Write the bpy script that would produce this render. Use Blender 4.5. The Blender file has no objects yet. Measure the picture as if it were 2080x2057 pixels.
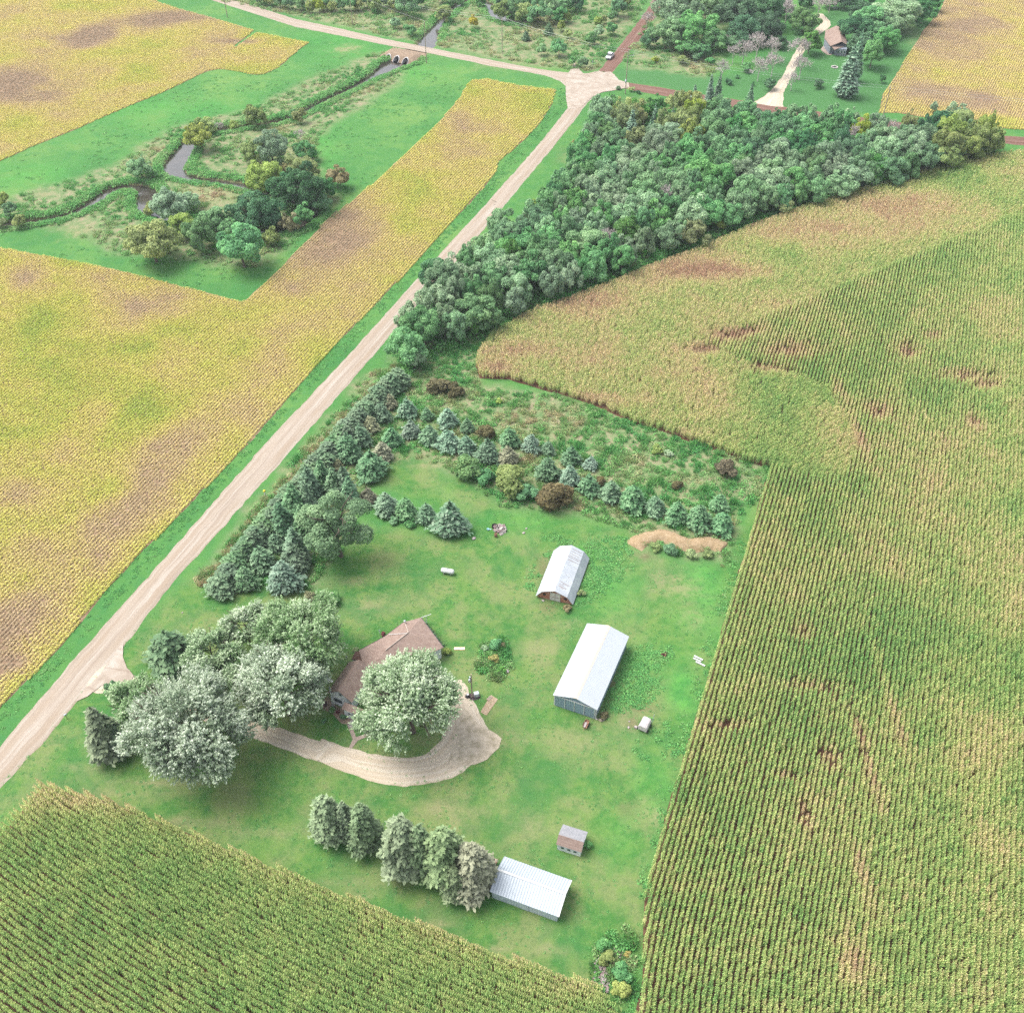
import bpy, math, random
import numpy as np
from mathutils import Vector, Matrix
from mathutils.geometry import tessellate_polygon

random.seed(7)
rng = np.random.default_rng(7)
SC = bpy.context.scene
COL = SC.collection
R = math.radians

# ------------------------------------------------------------------ camera, light, exposure
F, CX, CY, PITCH, HC = 2100.0, 1040.0, 1028.5, 43.3, 145.0
cam_d = bpy.data.cameras.new("camera")
cam = bpy.data.objects.new("camera", cam_d)
COL.objects.link(cam)
cam.location = (0, 0, HC)
cam.rotation_euler = (R(90 - PITCH), 0, 0)
cam_d.sensor_fit = 'HORIZONTAL'
cam_d.sensor_width = 36.0
cam_d.lens = F / 2080 * 36.0
cam_d.clip_end = 5000
SC.camera = cam

SUN_EL, SUN_ROT = R(58), R(-70)
w = bpy.data.worlds.new("World")
SC.world = w
w.use_nodes = True
wn = w.node_tree
bg = wn.nodes["Background"]
sky = wn.nodes.new("ShaderNodeTexSky")
sky.sky_type = 'NISHITA'
sky.sun_disc = False
sky.sun_elevation = SUN_EL
sky.sun_rotation = SUN_ROT
sky.air_density = 1.0
sky.dust_density = 4.0
sky.ozone_density = 1.0
whiten = wn.nodes.new("ShaderNodeHueSaturation")      # a thin white overcast
whiten.inputs["Saturation"].default_value = .38
wn.links.new(sky.outputs[0], whiten.inputs["Color"])
wn.links.new(whiten.outputs[0], bg.inputs[0])
bg.inputs[1].default_value = 0.15
sl = bpy.data.lights.new("sun", 'SUN')
sl.energy = 1.45
sl.angle = R(38)
sl.color = (1.0, 0.96, 0.90)
sun = bpy.data.objects.new("sun", sl)
COL.objects.link(sun)
sd = Vector((math.sin(SUN_ROT) * math.cos(SUN_EL), math.cos(SUN_ROT) * math.cos(SUN_EL), math.sin(SUN_EL)))
sun.rotation_euler = sd.to_track_quat('Z', 'Y').to_euler()
SC.view_settings.view_transform = 'Standard'
SC.view_settings.look = 'None'
SC.view_settings.exposure = 1.32
SC.view_settings.gamma = 1.0
SC.render.engine = 'CYCLES'
SC.cycles.max_bounces = 5
SC.cycles.diffuse_bounces = 4
SC.cycles.glossy_bounces = 2
SC.cycles.transmission_bounces = 3
SC.cycles.transparent_max_bounces = 4
SC.cycles.caustics_reflective = False
SC.cycles.caustics_refractive = False
SC.cycles.use_denoising = False
SC.cycles.denoiser = 'OPENIMAGEDENOISE'
SC.cycles.denoising_input_passes = 'RGB_ALBEDO_NORMAL'

# ------------------------------------------------------------------ surveyed positions: where a sight line meets the plane at height h
sp_, cp_ = math.sin(R(PITCH)), math.cos(R(PITCH))


def G(px, py, h=0.0):
    u = (px - CX) / F
    v = (py - CY) / F
    t = (HC - h) / (sp_ + v * cp_)
    return (t * u, t * (cp_ - v * sp_), h)


def MPP(px, py, h=0.0):
    v = (py - CY) / F
    return (HC - h) / (sp_ + v * cp_) / F


def crop(ox, oy, s):
    return lambda x, y: (ox + x / s, oy + y / s)


ZA = crop(0, 0, 2.76)
ZB = crop(600, 0, 2.76)
ZC = crop(1200, 0, 3.864)
ZD = crop(1600, 0, 4.025)
ZE = crop(740, 400, 3.22)
ZF = crop(1200, 200, 2.1955)
ZG = crop(380, 720, 3.22)
ZH = crop(800, 720, 2.415)
ZI = crop(0, 1200, 2.76)
ZJ = crop(600, 1200, 3.864)
ZK = crop(1000, 1080, 3.864)
ZL = crop(600, 1580, 2.76)
ZM = crop(1300, 1300, 2.477)
ZP = crop(0, 0, 0.92885)
ZN = crop(640, 1230, 6.163)


def gp(Z, pts, h=0.0):
    out = []
    for x, y in pts:
        a, b = Z(x, y)
        out.append(G(a, b, h)[:2])
    return np.array(out)


# ------------------------------------------------------------------ noise
def vnoise(x, y, scale, seed):
    r = np.random.default_rng(seed)
    g = r.random((256, 256))
    fx = np.asarray(x) / scale + 100.5
    fy = np.asarray(y) / scale + 100.5
    ix = np.floor(fx).astype(int)
    iy = np.floor(fy).astype(int)
    tx = fx - ix
    ty = fy - iy
    tx = tx * tx * (3 - 2 * tx)
    ty = ty * ty * (3 - 2 * ty)
    a = g[ix % 256, iy % 256]
    b = g[(ix + 1) % 256, iy % 256]
    c = g[ix % 256, (iy + 1) % 256]
    d = g[(ix + 1) % 256, (iy + 1) % 256]
    return (a * (1 - tx) + b * tx) * (1 - ty) + (c * (1 - tx) + d * tx) * ty


def fnoise(x, y, scale, seed, octaves=3):
    s, t, amp = 0, 0, 1.0
    for o in range(octaves):
        s = s + vnoise(x, y, scale / 2 ** o, seed + o * 31) * amp
        t += amp
        amp *= 0.55
    return s / t


def pip(x, y, poly):
    x = np.asarray(x)
    y = np.asarray(y)
    inside = np.zeros(x.shape, bool)
    n = len(poly)
    j = n - 1
    for i in range(n):
        xi, yi = poly[i]
        xj, yj = poly[j]
        c = ((yi > y) != (yj > y)) & (x < (xj - xi) * (y - yi) / (yj - yi + 1e-12) + xi)
        inside ^= c
        j = i
    return inside


def densify(poly, step, closed=True):
    out = []
    n = len(poly)
    for i in range(n if closed else n - 1):
        a = np.array(poly[i], float)
        b = np.array(poly[(i + 1) % n], float)
        k = max(1, int(np.linalg.norm(b - a) / step))
        for q in range(k):
            out.append(a + (b - a) * q / k)
    if not closed:
        out.append(np.array(poly[-1], float))
    return np.array(out)


def smooth(line, it=2):
    p = [np.array(q, float) for q in line]
    for _ in range(it):
        o = [p[0]]
        for a, b in zip(p[:-1], p[1:]):
            o.append(a * .75 + b * .25)
            o.append(a * .25 + b * .75)
        o.append(p[-1])
        p = o
    return np.array(p)


def rough_edge(poly, step=1.2, amp=0.35, seed=3):
    p = densify(poly, step)
    n1 = vnoise(p[:, 0], p[:, 1], 1.7, seed) - .5 + (vnoise(p[:, 0], p[:, 1], 6.0, seed + 5) - .5)
    n2 = vnoise(p[:, 0], p[:, 1], 1.7, seed + 1) - .5 + (vnoise(p[:, 0], p[:, 1], 6.0, seed + 6) - .5)
    p[:, 0] += n1 * amp * 1.6
    p[:, 1] += n2 * amp * 1.6
    return p


def seg_dist(x, y, line):
    """distance to a polyline, and the parameter of the nearest point"""
    best = np.full(np.shape(x), 1e9)
    par = np.zeros(np.shape(x))
    for i in range(len(line) - 1):
        ax, ay = line[i][:2]
        bx, by = line[i + 1][:2]
        dx, dy = bx - ax, by - ay
        L = dx * dx + dy * dy + 1e-9
        t = np.clip(((x - ax) * dx + (y - ay) * dy) / L, 0, 1)
        d = np.hypot(x - ax - t * dx, y - ay - t * dy)
        m = d < best
        best = np.where(m, d, best)
        par = np.where(m, i + t, par)
    return best, par


# ------------------------------------------------------------------ materials
def srgb(r, g, b, k=1.0):
    f = lambda c: ((c / 255 + .055) / 1.055) ** 2.4 if c > 10 else c / 255 / 12.92
    return (f(r) * k, f(g) * k, f(b) * k, 1)


KEXP = 0.44   # photo value -> base colour at this exposure


def P_(r, g, b, k=KEXP):
    return srgb(r, g, b, k)


class NT:
    def __init__(s, name, rough=0.9, spec=0.2):
        s.m = bpy.data.materials.new(name)
        s.m.use_nodes = True
        s.t = s.m.node_tree
        s.b = s.t.nodes["Principled BSDF"]
        s.b.inputs["Roughness"].default_value = rough
        s.b.inputs["Specular IOR Level"].default_value = spec
        s._pos = None

    def n(s, typ, **kw):
        nd = s.t.nodes.new(typ)
        for k, v in kw.items():
            setattr(nd, k, v)
        return nd

    def l(s, a, b):
        s.t.links.new(a, b)

    def pos(s):
        if s._pos is None:
            s._pos = s.n("ShaderNodeNewGeometry").outputs["Position"]
        return s._pos

    def objpos(s):
        return s.n("ShaderNodeTexCoord").outputs["Object"]

    def noise(s, scale, detail=3, rough=.55, vec=None, dist=0.0):
        nd = s.n("ShaderNodeTexNoise")
        nd.inputs["Scale"].default_value = scale
        nd.inputs["Detail"].default_value = detail
        nd.inputs["Roughness"].default_value = rough
        nd.inputs["Distortion"].default_value = dist
        s.l(vec if vec is not None else s.pos(), nd.inputs["Vector"])
        return nd.outputs["Fac"]

    def attr(s, name, kind='GEOMETRY'):
        nd = s.n("ShaderNodeAttribute")
        nd.attribute_name = name
        nd.attribute_type = kind
        return nd.outputs["Fac"]

    def ramp(s, fac, stops, interp='LINEAR'):
        nd = s.n("ShaderNodeValToRGB")
        cr = nd.color_ramp
        cr.interpolation = interp
        while len(cr.elements) < len(stops):
            cr.elements.new(0.5)
        for e, (p, c) in zip(cr.elements, stops):
            e.position = p
            e.color = c if not isinstance(c, (int, float)) else (c, c, c, 1)
        s.l(fac, nd.inputs[0])
        return nd.outputs[0]

    def mix(s, fac, a, b, blend='MIX'):
        nd = s.n("ShaderNodeMix", data_type='RGBA', blend_type=blend)
        for k, v in (("Factor", fac), ("A", a), ("B", b)):
            inp = [i for i in nd.inputs if i.name == k and (i.type == 'RGBA' if k != "Factor" else i.type == 'VALUE')][0]
            if isinstance(v, (int, float)):
                inp.default_value = v
            elif isinstance(v, tuple):
                inp.default_value = v
            else:
                s.l(v, inp)
        return [o for o in nd.outputs if o.type == 'RGBA'][0]

    def math(s, op, a, b=0.0, clamp=False):
        nd = s.n("ShaderNodeMath", operation=op, use_clamp=clamp)
        for i, v in enumerate((a, b)):
            if isinstance(v, (int, float)):
                nd.inputs[i].default_value = v
            else:
                s.l(v, nd.inputs[i])
        return nd.outputs[0]

    def bump(s, h, strength=.5, dist=.1):
        nd = s.n("ShaderNodeBump")
        nd.inputs["Strength"].default_value = strength
        nd.inputs["Distance"].default_value = dist
        s.l(h, nd.inputs["Height"])
        s.l(nd.outputs[0], s.b.inputs["Normal"])

    def base(s, c):
        if isinstance(c, tuple):
            s.b.inputs["Base Color"].default_value = c
        else:
            s.l(c, s.b.inputs["Base Color"])
        return s


def simple(name, col, rough=.6, spec=.3, metal=0.0, var=.12, scale=3.0, bump=0.0):
    t = NT(name, rough, spec)
    dark = tuple(c * (1 - var) for c in col[:3]) + (1,)
    light = tuple(min(1, c * (1 + var)) for c in col[:3]) + (1,)
    f = t.noise(scale, 4)
    t.base(t.ramp(f, [(0.3, dark), (0.7, light)]))
    t.b.inputs["Metallic"].default_value = metal
    if bump:
        t.bump(f, bump, .05)
    return t.m


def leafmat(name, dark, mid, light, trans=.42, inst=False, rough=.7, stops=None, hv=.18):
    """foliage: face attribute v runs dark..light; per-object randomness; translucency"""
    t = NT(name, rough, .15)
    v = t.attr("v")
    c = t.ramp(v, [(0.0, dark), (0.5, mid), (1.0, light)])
    oi = t.n("ShaderNodeObjectInfo")
    h = t.n("ShaderNodeHueSaturation")
    rr = oi.outputs["Random"]
    hue = t.math('MULTIPLY_ADD', rr, 0.03)
    hue.node.inputs[2].default_value = 0.478
    if name.startswith('leaf_silver'):
        hue.node.inputs[1].default_value = 0.0
        hue.node.inputs[2].default_value = 0.492
    t.l(hue, h.inputs["Hue"])
    val = t.math('MULTIPLY_ADD', t.math('FRACT', t.math('MULTIPLY', rr, 7.31)), 2 * hv)
    val.node.inputs[2].default_value = 1.0 - hv
    t.l(val, h.inputs["Value"])
    sat = t.math('MULTIPLY_ADD', t.math('FRACT', t.math('MULTIPLY', rr, 3.77)), .35)
    sat.node.inputs[2].default_value = .74
    t.l(sat, h.inputs["Saturation"])
    t.l(c, h.inputs["Color"])
    col = h.outputs[0]
    t.l(col, t.b.inputs["Base Color"])
    tr = t.n("ShaderNodeBsdfTranslucent")
    t.l(col, tr.inputs[0])
    ms = t.n("ShaderNodeMixShader")
    ms.inputs[0].default_value = trans
    t.l(t.b.outputs[0], ms.inputs[1])
    t.l(tr.outputs[0], ms.inputs[2])
    t.l(ms.outputs[0], t.t.nodes["Material Output"].inputs[0])
    return t.m


def tintmat(name, stops, trans=.25, vamp=.35, attr="tint"):
    """scattered plants: instancer attribute tint picks the colour, face attribute v varies it"""
    t = NT(name, .75, .12)
    a = t.attr(attr, 'INSTANCER')
    v = t.attr("v")
    f = t.math('ADD', a, t.math('MULTIPLY', t.math('SUBTRACT', v, .5), vamp), True)
    c = t.ramp(f, stops)
    br = t.math('MULTIPLY_ADD', t.attr("v2"), .8)
    br.node.inputs[2].default_value = .6
    comb = t.n("ShaderNodeCombineColor")
    for i in range(3):
        t.l(br, comb.inputs[i])
    c = t.mix(1.0, c, comb.outputs[0], 'MULTIPLY')
    t.l(c, t.b.inputs["Base Color"])
    tr = t.n("ShaderNodeBsdfTranslucent")
    t.l(c, tr.inputs[0])
    ms = t.n("ShaderNodeMixShader")
    ms.inputs[0].default_value = trans
    t.l(t.b.outputs[0], ms.inputs[1])
    t.l(tr.outputs[0], ms.inputs[2])
    t.l(ms.outputs[0], t.t.nodes["Material Output"].inputs[0])
    return t.m


# ------------------------------------------------------------------ object helpers
def link(o, parent=None):
    COL.objects.link(o)
    if parent is not None:
        o.parent = parent
    return o


def tag(o, label=None, cat=None, group=None, kind=None):
    if label:
        o["label"] = label
    if cat:
        o["category"] = cat
    if group:
        o["group"] = group
    if kind:
        o["kind"] = kind
    return o


def empty(name, loc, rz=0.0, label=None, cat=None, group=None, scale=None):
    o = bpy.data.objects.new(name, None)
    o.empty_display_size = 0.5
    link(o)
    o.location = loc
    o.rotation_euler = (0, 0, rz)
    if scale:
        o.scale = scale
    return tag(o, label, cat, group)


def npmesh(name, verts, quads, mats=(), attrs=None, smooth_=False, vattrs=None, tris=None):
    me = bpy.data.meshes.new(name)
    verts = np.asarray(verts, np.float32)
    me.vertices.add(len(verts))
    me.vertices.foreach_set("co", verts.ravel())
    k = 4 if tris is None else 3
    fa = np.asarray(quads if tris is None else tris, np.int32)
    nf = len(fa)
    me.loops.add(nf * k)
    me.polygons.add(nf)
    me.loops.foreach_set("vertex_index", fa.ravel())
    me.polygons.foreach_set("loop_start", np.arange(nf, dtype=np.int32) * k)
    me.update(calc_edges=True)
    if smooth_:
        me.polygons.foreach_set("use_smooth", np.ones(nf, bool))
    for a, vals in (attrs or {}).items():
        at = me.attributes.new(a, 'FLOAT', 'FACE')
        at.data.foreach_set("value", np.asarray(vals, np.float32))
    for a, vals in (vattrs or {}).items():
        at = me.attributes.new(a, 'FLOAT', 'POINT')
        at.data.foreach_set("value", np.asarray(vals, np.float32))
    for m in mats:
        me.materials.append(m)
    return me


class MB:
    """collects simple solids; build() links them as ONE mesh object"""

    def __init__(s):
        s.v, s.f, s.mi = [], [], []

    def add(s, vs, fs, mi=0):
        o = len(s.v)
        s.v += [tuple(q) for q in vs]
        s.f += [tuple(i + o for i in f) for f in fs]
        s.mi += [mi] * len(fs)
        return s

    def box(s, x0, x1, y0, y1, z0, z1, mi=0, M=None):
        vs = [(x, y, z) for z in (z0, z1) for x, y in ((x0, y0), (x1, y0), (x1, y1), (x0, y1))]
        if M is not None:
            vs = [tuple(M @ Vector(q)) for q in vs]
        return s.add(vs, [(3, 2, 1, 0), (4, 5, 6, 7), (0, 1, 5, 4), (1, 2, 6, 5), (2, 3, 7, 6), (3, 0, 4, 7)], mi)

    def prism(s, pts, z0, z1, mi=0):
        n = len(pts)
        a = sum(pts[i][0] * pts[(i + 1) % n][1] - pts[(i + 1) % n][0] * pts[i][1] for i in range(n))
        if a < 0:
            pts = pts[::-1]
        vs = [(p[0], p[1], z0) for p in pts] + [(p[0], p[1], z1) for p in pts]
        fs = [tuple(range(n - 1, -1, -1)), tuple(range(n, 2 * n))] + [(i, (i + 1) % n, n + (i + 1) % n, n + i) for i in range(n)]
        return s.add(vs, fs, mi)

    def slab(s, quad, t, mi=0):
        """a plate: quad given top side (ccw from above), thickened by t downwards along its normal"""
        q = [Vector(p) for p in quad]
        nrm = (q[1] - q[0]).cross(q[2] - q[0]).normalized()
        if nrm.z < 0:
            q = q[::-1]
            nrm = -nrm
        n = len(q)
        lo = [p - nrm * t for p in q]
        fs = [tuple(range(n)), tuple(range(2 * n - 1, n - 1, -1))] + [(i, n + i, n + (i + 1) % n, (i + 1) % n) for i in range(n)]
        return s.add(q + lo, fs, mi)

    def tube(s, a, b, r0, r1=None, n=8, mi=0, cap=True):
        r1 = r0 if r1 is None else r1
        a, b = Vector(a), Vector(b)
        d = (b - a).normalized()
        u = d.orthogonal().normalized()
        w_ = d.cross(u)
        vs = []
        for c, r in ((a, r0), (b, r1)):
            for i in range(n):
                th = 2 * math.pi * i / n
                vs.append(c + (u * math.cos(th) + w_ * math.sin(th)) * r)
        fs = [(i, (i + 1) % n, n + (i + 1) % n, n + i) for i in range(n)]
        if cap:
            fs += [tuple(range(n - 1, -1, -1)), tuple(range(n, 2 * n))]
        return s.add(vs, fs, mi)

    def lathe(s, prof, c=(0, 0, 0), n=16, mi=0, M=None):
        vs, fs = [], []
        for r, z in prof:
            for i in range(n):
                th = 2 * math.pi * i / n
                p = Vector((c[0] + r * math.cos(th), c[1] + r * math.sin(th), c[2] + z))
                vs.append(M @ p if M is not None else p)
        for k in range(len(prof) - 1):
            for i in range(n):
                fs.append((k * n + i, k * n + (i + 1) % n, (k + 1) * n + (i + 1) % n, (k + 1) * n + i))
        fs.append(tuple(range(n - 1, -1, -1)))
        fs.append(tuple((len(prof) - 1) * n + i for i in range(n)))
        return s.add(vs, fs, mi)

    def mesh(s, name, mats, smooth_=False):
        me = bpy.data.meshes.new(name)
        me.from_pydata(s.v, [], s.f)
        for m in (mats if isinstance(mats, (list, tuple)) else [mats]):
            me.materials.append(m)
        for p, k in zip(me.polygons, s.mi):
            p.material_index = k
            p.use_smooth = smooth_
        me.update()
        return me

    def build(s, name, mats, parent=None, smooth_=False, bevel=0.0):
        o = bpy.data.objects.new(name, s.mesh(name, mats, smooth_))
        link(o, parent)
        if bevel:
            b = o.modifiers.new("bevel", 'BEVEL')
            b.width = bevel
            b.segments = 2
            b.limit_method = 'ANGLE'
        return o


def sheet(name, poly, z, mat, kind="structure", step=1.2, amp=0.0, seed=1):
    p = rough_edge(poly, step, amp, seed) if amp else np.asarray(poly, float)
    vs = [Vector((a, b, z)) for a, b in p]
    tr = tessellate_polygon([vs])
    fs = []
    for t in tr:
        a, b, c = [vs[i] for i in t]
        fs.append(t if (b - a).cross(c - a).z > 0 else t[::-1])
    me = bpy.data.meshes.new(name)
    me.from_pydata([tuple(v) for v in vs], [], [tuple(f) for f in fs])
    me.materials.append(mat)
    me.update()
    o = bpy.data.objects.new(name, me)
    link(o)
    o["kind"] = kind
    return o


def resample(line, n):
    line = np.asarray(line, float)
    d = np.r_[0, np.cumsum(np.hypot(*np.diff(line, axis=0).T))]
    t = np.linspace(0, d[-1], n)
    return np.c_[np.interp(t, d, line[:, 0]), np.interp(t, d, line[:, 1])]


def strip(name, left, right, z, mat, n=160, m=10, crown=0.0, edge=0.25, seed=5):
    """road strip between two edge lines, with attributes across (0..1) and along (metres)"""
    Lf, Rt = resample(left, n), resample(right, n)
    jl = (vnoise(Lf[:, 0], Lf[:, 1], 1.5, seed) - .5) * edge * 2
    jr = (vnoise(Rt[:, 0], Rt[:, 1], 1.5, seed + 9) - .5) * edge * 2
    dirn = Rt - Lf
    wd = np.hypot(dirn[:, 0], dirn[:, 1])[:, None]
    dirn = dirn / wd
    Lf = Lf + dirn * jl[:, None]
    Rt = Rt + dirn * jr[:, None]
    c = (Lf + Rt) / 2
    al = np.r_[0, np.cumsum(np.hypot(*np.diff(c, axis=0).T))]
    vs, ua, ub = [], [], []
    for i in range(n):
        for j in range(m + 1):
            t = j / m
            p = Lf[i] * (1 - t) + Rt[i] * t
            vs.append((p[0], p[1], z + crown * (1 - (2 * t - 1) ** 2)))
            ua.append(t)
            ub.append(al[i])
    fs = []
    for i in range(n - 1):
        for j in range(m):
            a = i * (m + 1) + j
            fs.append((a, a + 1, a + m + 2, a + m + 1))
    vs = np.array(vs)
    me = npmesh(name, vs, fs, [mat], vattrs={"across": ua, "along": ub}, smooth_=True)
    a, b, c2 = [vs[i] for i in fs[0][:3]]
    if np.cross(b - a, c2 - a)[2] < 0:
        me.flip_normals()
    o = bpy.data.objects.new(name, me)
    link(o)
    o["kind"] = "structure"
    return o

# ------------------------------------------------------------------ foliage generators (numpy)
def unit(v):
    return v / (np.linalg.norm(v, axis=-1, keepdims=True) + 1e-9)


def leaves_mesh(name, cen, nor, size, aspect=1.5, axis=None, g=None, mat=None, v=None, droop=0.0):
    """one folded leaf-spray quad per centre; axis = growth direction of each quad"""
    g = g or rng
    n = len(cen)
    nor = unit(nor)
    if axis is None:
        axis = g.normal(size=(n, 3))
    ax = unit(axis - nor * np.sum(axis * nor, 1, keepdims=True))
    bx = np.cross(nor, ax)
    s = np.asarray(size, float).reshape(-1, 1) * np.ones((n, 1))
    L = ax * s * aspect * .5
    W = bx * s * .5
    fold = nor * s * .18
    tip = np.zeros((n, 3))
    tip[:, 2] = -droop * s[:, 0]
    vs = np.stack([cen - L, cen + W * 1.0 - fold, cen + L + tip, cen - W - fold], 1).reshape(-1, 3)
    q = np.arange(4 * n).reshape(n, 4)
    if v is None:
        v = g.random(n)
    return npmesh(name, vs, q, [mat] if mat else [], {"v": v, "v2": g.random(n)})


def crown_mesh(name, Rc, Hc, lobes, n, leaf, seed, flat=.0, base_cut=-.75, lobe_r=(.26, .42), spread=.74, up=.35):
    """broadleaf crown centred on 0: clumps of leaf sprays on the surface of many uneven lobes"""
    g = np.random.default_rng(seed)
    d = unit(g.normal(size=(lobes * 3, 3)))
    d = d[d[:, 2] > base_cut][:lobes]
    rad = spread * (g.random(len(d)) ** .35)
    c = d * rad[:, None] * np.array([Rc, Rc, Hc / 2])
    c[:, 0] *= 1 + .18 * np.sin(2.1 * np.arctan2(d[:, 1], d[:, 0]) + seed)
    c[:, 1] *= 1 + .16 * np.sin(3.3 * np.arctan2(d[:, 1], d[:, 0]) + seed * 2)
    lr = Rc * g.uniform(lobe_r[0], lobe_r[1], len(c))
    lr *= np.clip(1.15 - .3 * (c[:, 2] / (Hc / 2)), .7, 1.3)
    k = g.choice(len(c), int(n * 1.9), p=lr ** 2 / np.sum(lr ** 2))
    od = unit(c[k] + 1e-6)
    c[:, 2] += g.normal(size=len(c)) * Hc * .07
    dr = unit(g.normal(size=(len(k), 3)) + od * .55 + np.array([0, 0, up]))
    p = c[k] + dr * (lr[k] * g.uniform(.72, 1.06, len(k)))[:, None] * np.array([1, 1, .85])
    keep = np.ones(len(p), bool)
    for i in range(len(c)):
        dd = np.linalg.norm((p - c[i]) / np.array([1, 1, .85]), axis=1)
        keep &= ~((dd < lr[i] * .70) & (k != i))
    p, dr, k = p[keep][:n], dr[keep][:n], k[keep][:n]
    nor = dr * .9 + g.normal(size=p.shape) * .55 + np.array([0, 0, .35])
    lobev = g.normal(size=len(c)) * .13
    v = np.clip(.5 + lobev[k] + g.normal(size=len(p)) * .17, 0, 1)
    sz = leaf * g.uniform(.6, 1.35, len(p))
    return leaves_mesh(name, p, nor, sz, 1.35, None, g, None, v)


def spray_crown(name, Rc, Hc, lobes, sprays, per, leaf, seed, L=1.5):
    """silver maple crown: long upswept shoots with leaves along them, in uneven fans"""
    g = np.random.default_rng(seed)
    d = unit(g.normal(size=(lobes * 3, 3)) * np.array([1, 1, .9]) + np.array([0, 0, .25]))
    d = d[d[:, 2] > -.55][:lobes]
    c = d * (g.uniform(.45, .8, len(d)))[:, None] * np.array([Rc, Rc, Hc / 2])
    c[:, :2] *= (1 + .16 * np.sin(3 * np.arctan2(d[:, 1], d[:, 0]) + seed))[:, None]
    lr = Rc * g.uniform(.20, .34, len(c))
    k = g.integers(0, len(c), sprays)
    od = unit(c[k])
    fan = unit(od * np.array([1, 1, .6]) + np.array([0, 0, .75]) + g.normal(size=(len(c), 3))[k] * .22)
    dr = unit(g.normal(size=(sprays, 3)) + od * .7 + np.array([0, 0, .3]))
    o = c[k] + dr * (lr[k] * g.uniform(.5, 1.0, sprays))[:, None]
    axis = unit(fan + dr * .42 + g.normal(size=dr.shape) * .12)
    ln = L * g.uniform(.5, 1.25, sprays)
    t = np.linspace(0.05, 1, per)
    P = o[:, None, :] + axis[:, None, :] * (ln[:, None] * t)[:, :, None]
    taper = (1.12 - .75 * t)[None, :, None]
    off = g.normal(size=P.shape) * .17 * taper * L * .8
    P = P + off
    A = axis[:, None, :] + unit(off) * .55
    N = unit(off) * .4 + g.normal(size=P.shape) * .45 + np.array([0, 0, .5])
    lobev = g.normal(size=len(c)) * .12
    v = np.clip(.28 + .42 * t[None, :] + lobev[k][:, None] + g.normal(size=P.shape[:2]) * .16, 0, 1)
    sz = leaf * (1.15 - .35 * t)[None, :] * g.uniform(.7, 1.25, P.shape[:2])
    return leaves_mesh(name, P.reshape(-1, 3), N.reshape(-1, 3), sz.ravel(), 1.7, A.reshape(-1, 3), g, None, v.ravel())


def conifer_mesh(name, Rb, H, n, leaf, seed, power=.85, base=.04, layers=11, droop=.25, col=0.0, tuft=.0):
    """spruce, pine or cedar: whorls of boughs of needle sprays round a cone; base on z = 0"""
    g = np.random.default_rng(seed)
    nb = int(n / 9)
    z = 1 - np.sqrt(g.random(nb))
    z = base + (1 - base) * np.clip(z * (1 + col * .6), 0, .985)
    zl = (np.floor(z * layers + g.random(nb) * .35)) / layers
    z = z * .45 + zl * .55 + .02
    th = g.random(nb) * 2 * np.pi
    shape = np.clip(1 - z, 0, 1) ** power * (1 + .10 * np.sin(th * 2 + z * 9 + seed) + .08 * np.sin(th * 5 - z * 17))
    low = np.clip(z / .14, .55, 1)
    r = Rb * shape * low * (1 + .12 * np.sin(th * 3 + seed) + .16 * g.normal(size=nb)) + .12
    d = np.stack([np.cos(th), np.sin(th), np.zeros(nb)], 1)
    per = 9
    t = np.linspace(.42, 1.0, per)
    P = np.zeros((nb, per, 3))
    P[:, :, :2] = d[:, None, :2] * (r[:, None] * t)[:, :, None]
    lift = (.10 * H / 6) * (t - .55) * (1 - droop * 2) - droop * (t ** 2) * .12 * Rb
    P[:, :, 2] = (z * H)[:, None] + lift[None, :]
    side = np.stack([-np.sin(th), np.cos(th), np.zeros(nb)], 1)
    wdt = g.normal(size=(nb, per)) * .22 * r[:, None] * (1.15 - t)[None, :] * 1.3
    P += side[:, None, :] * wdt[:, :, None]
    P += g.normal(size=P.shape) * leaf * .25
    A = d[:, None, :] + side[:, None, :] * g.normal(size=(nb, per, 1)) * .6 + g.normal(size=P.shape) * .15
    A[:, :, 2] += tuft
    N = np.array([0, 0, 1.0]) + d[:, None, :] * .45 + g.normal(size=P.shape) * .3
    bv = g.normal(size=nb) * .12
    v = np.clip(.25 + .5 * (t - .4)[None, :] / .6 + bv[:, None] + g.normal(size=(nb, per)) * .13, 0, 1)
    sz = leaf * g.uniform(.7, 1.3, (nb, per))
    top = np.array([[0, 0, H * (1 + .0)]] * 5) + g.normal(size=(5, 3)) * np.array([.05, .05, .2])
    cen = np.r_[P.reshape(-1, 3), top]
    ax = np.r_[A.reshape(-1, 3), np.array([[0, 0, 1.0]] * 5)]
    no = np.r_[N.reshape(-1, 3), unit(g.normal(size=(5, 3)) * np.array([1, 1, .1]))]
    return leaves_mesh(name, cen, no, np.r_[sz.ravel(), np.full(5, leaf)], 1.9, ax, g, None, np.r_[v.ravel(), np.full(5, .7)])


def tubes_mesh(name, segs, sides=4):
    """segs: list of (a, b, ra, rb)"""
    vs, fs = [], []
    for a, b, ra, rb in segs:
        a, b = np.array(a, float), np.array(b, float)
        d = unit(b - a)
        u = unit(np.cross(d, [0.31, .87, .39]))
        w_ = np.cross(d, u)
        o = len(vs)
        for c, r_ in ((a, ra), (b, rb)):
            for i in range(sides):
                th = 2 * math.pi * i / sides
                vs.append(c + (u * math.cos(th) + w_ * math.sin(th)) * r_)
        for i in range(sides):
            fs.append((o + i, o + (i + 1) % sides, o + sides + (i + 1) % sides, o + sides + i))
    return npmesh(name, np.array(vs), fs, [], smooth_=True)


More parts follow.
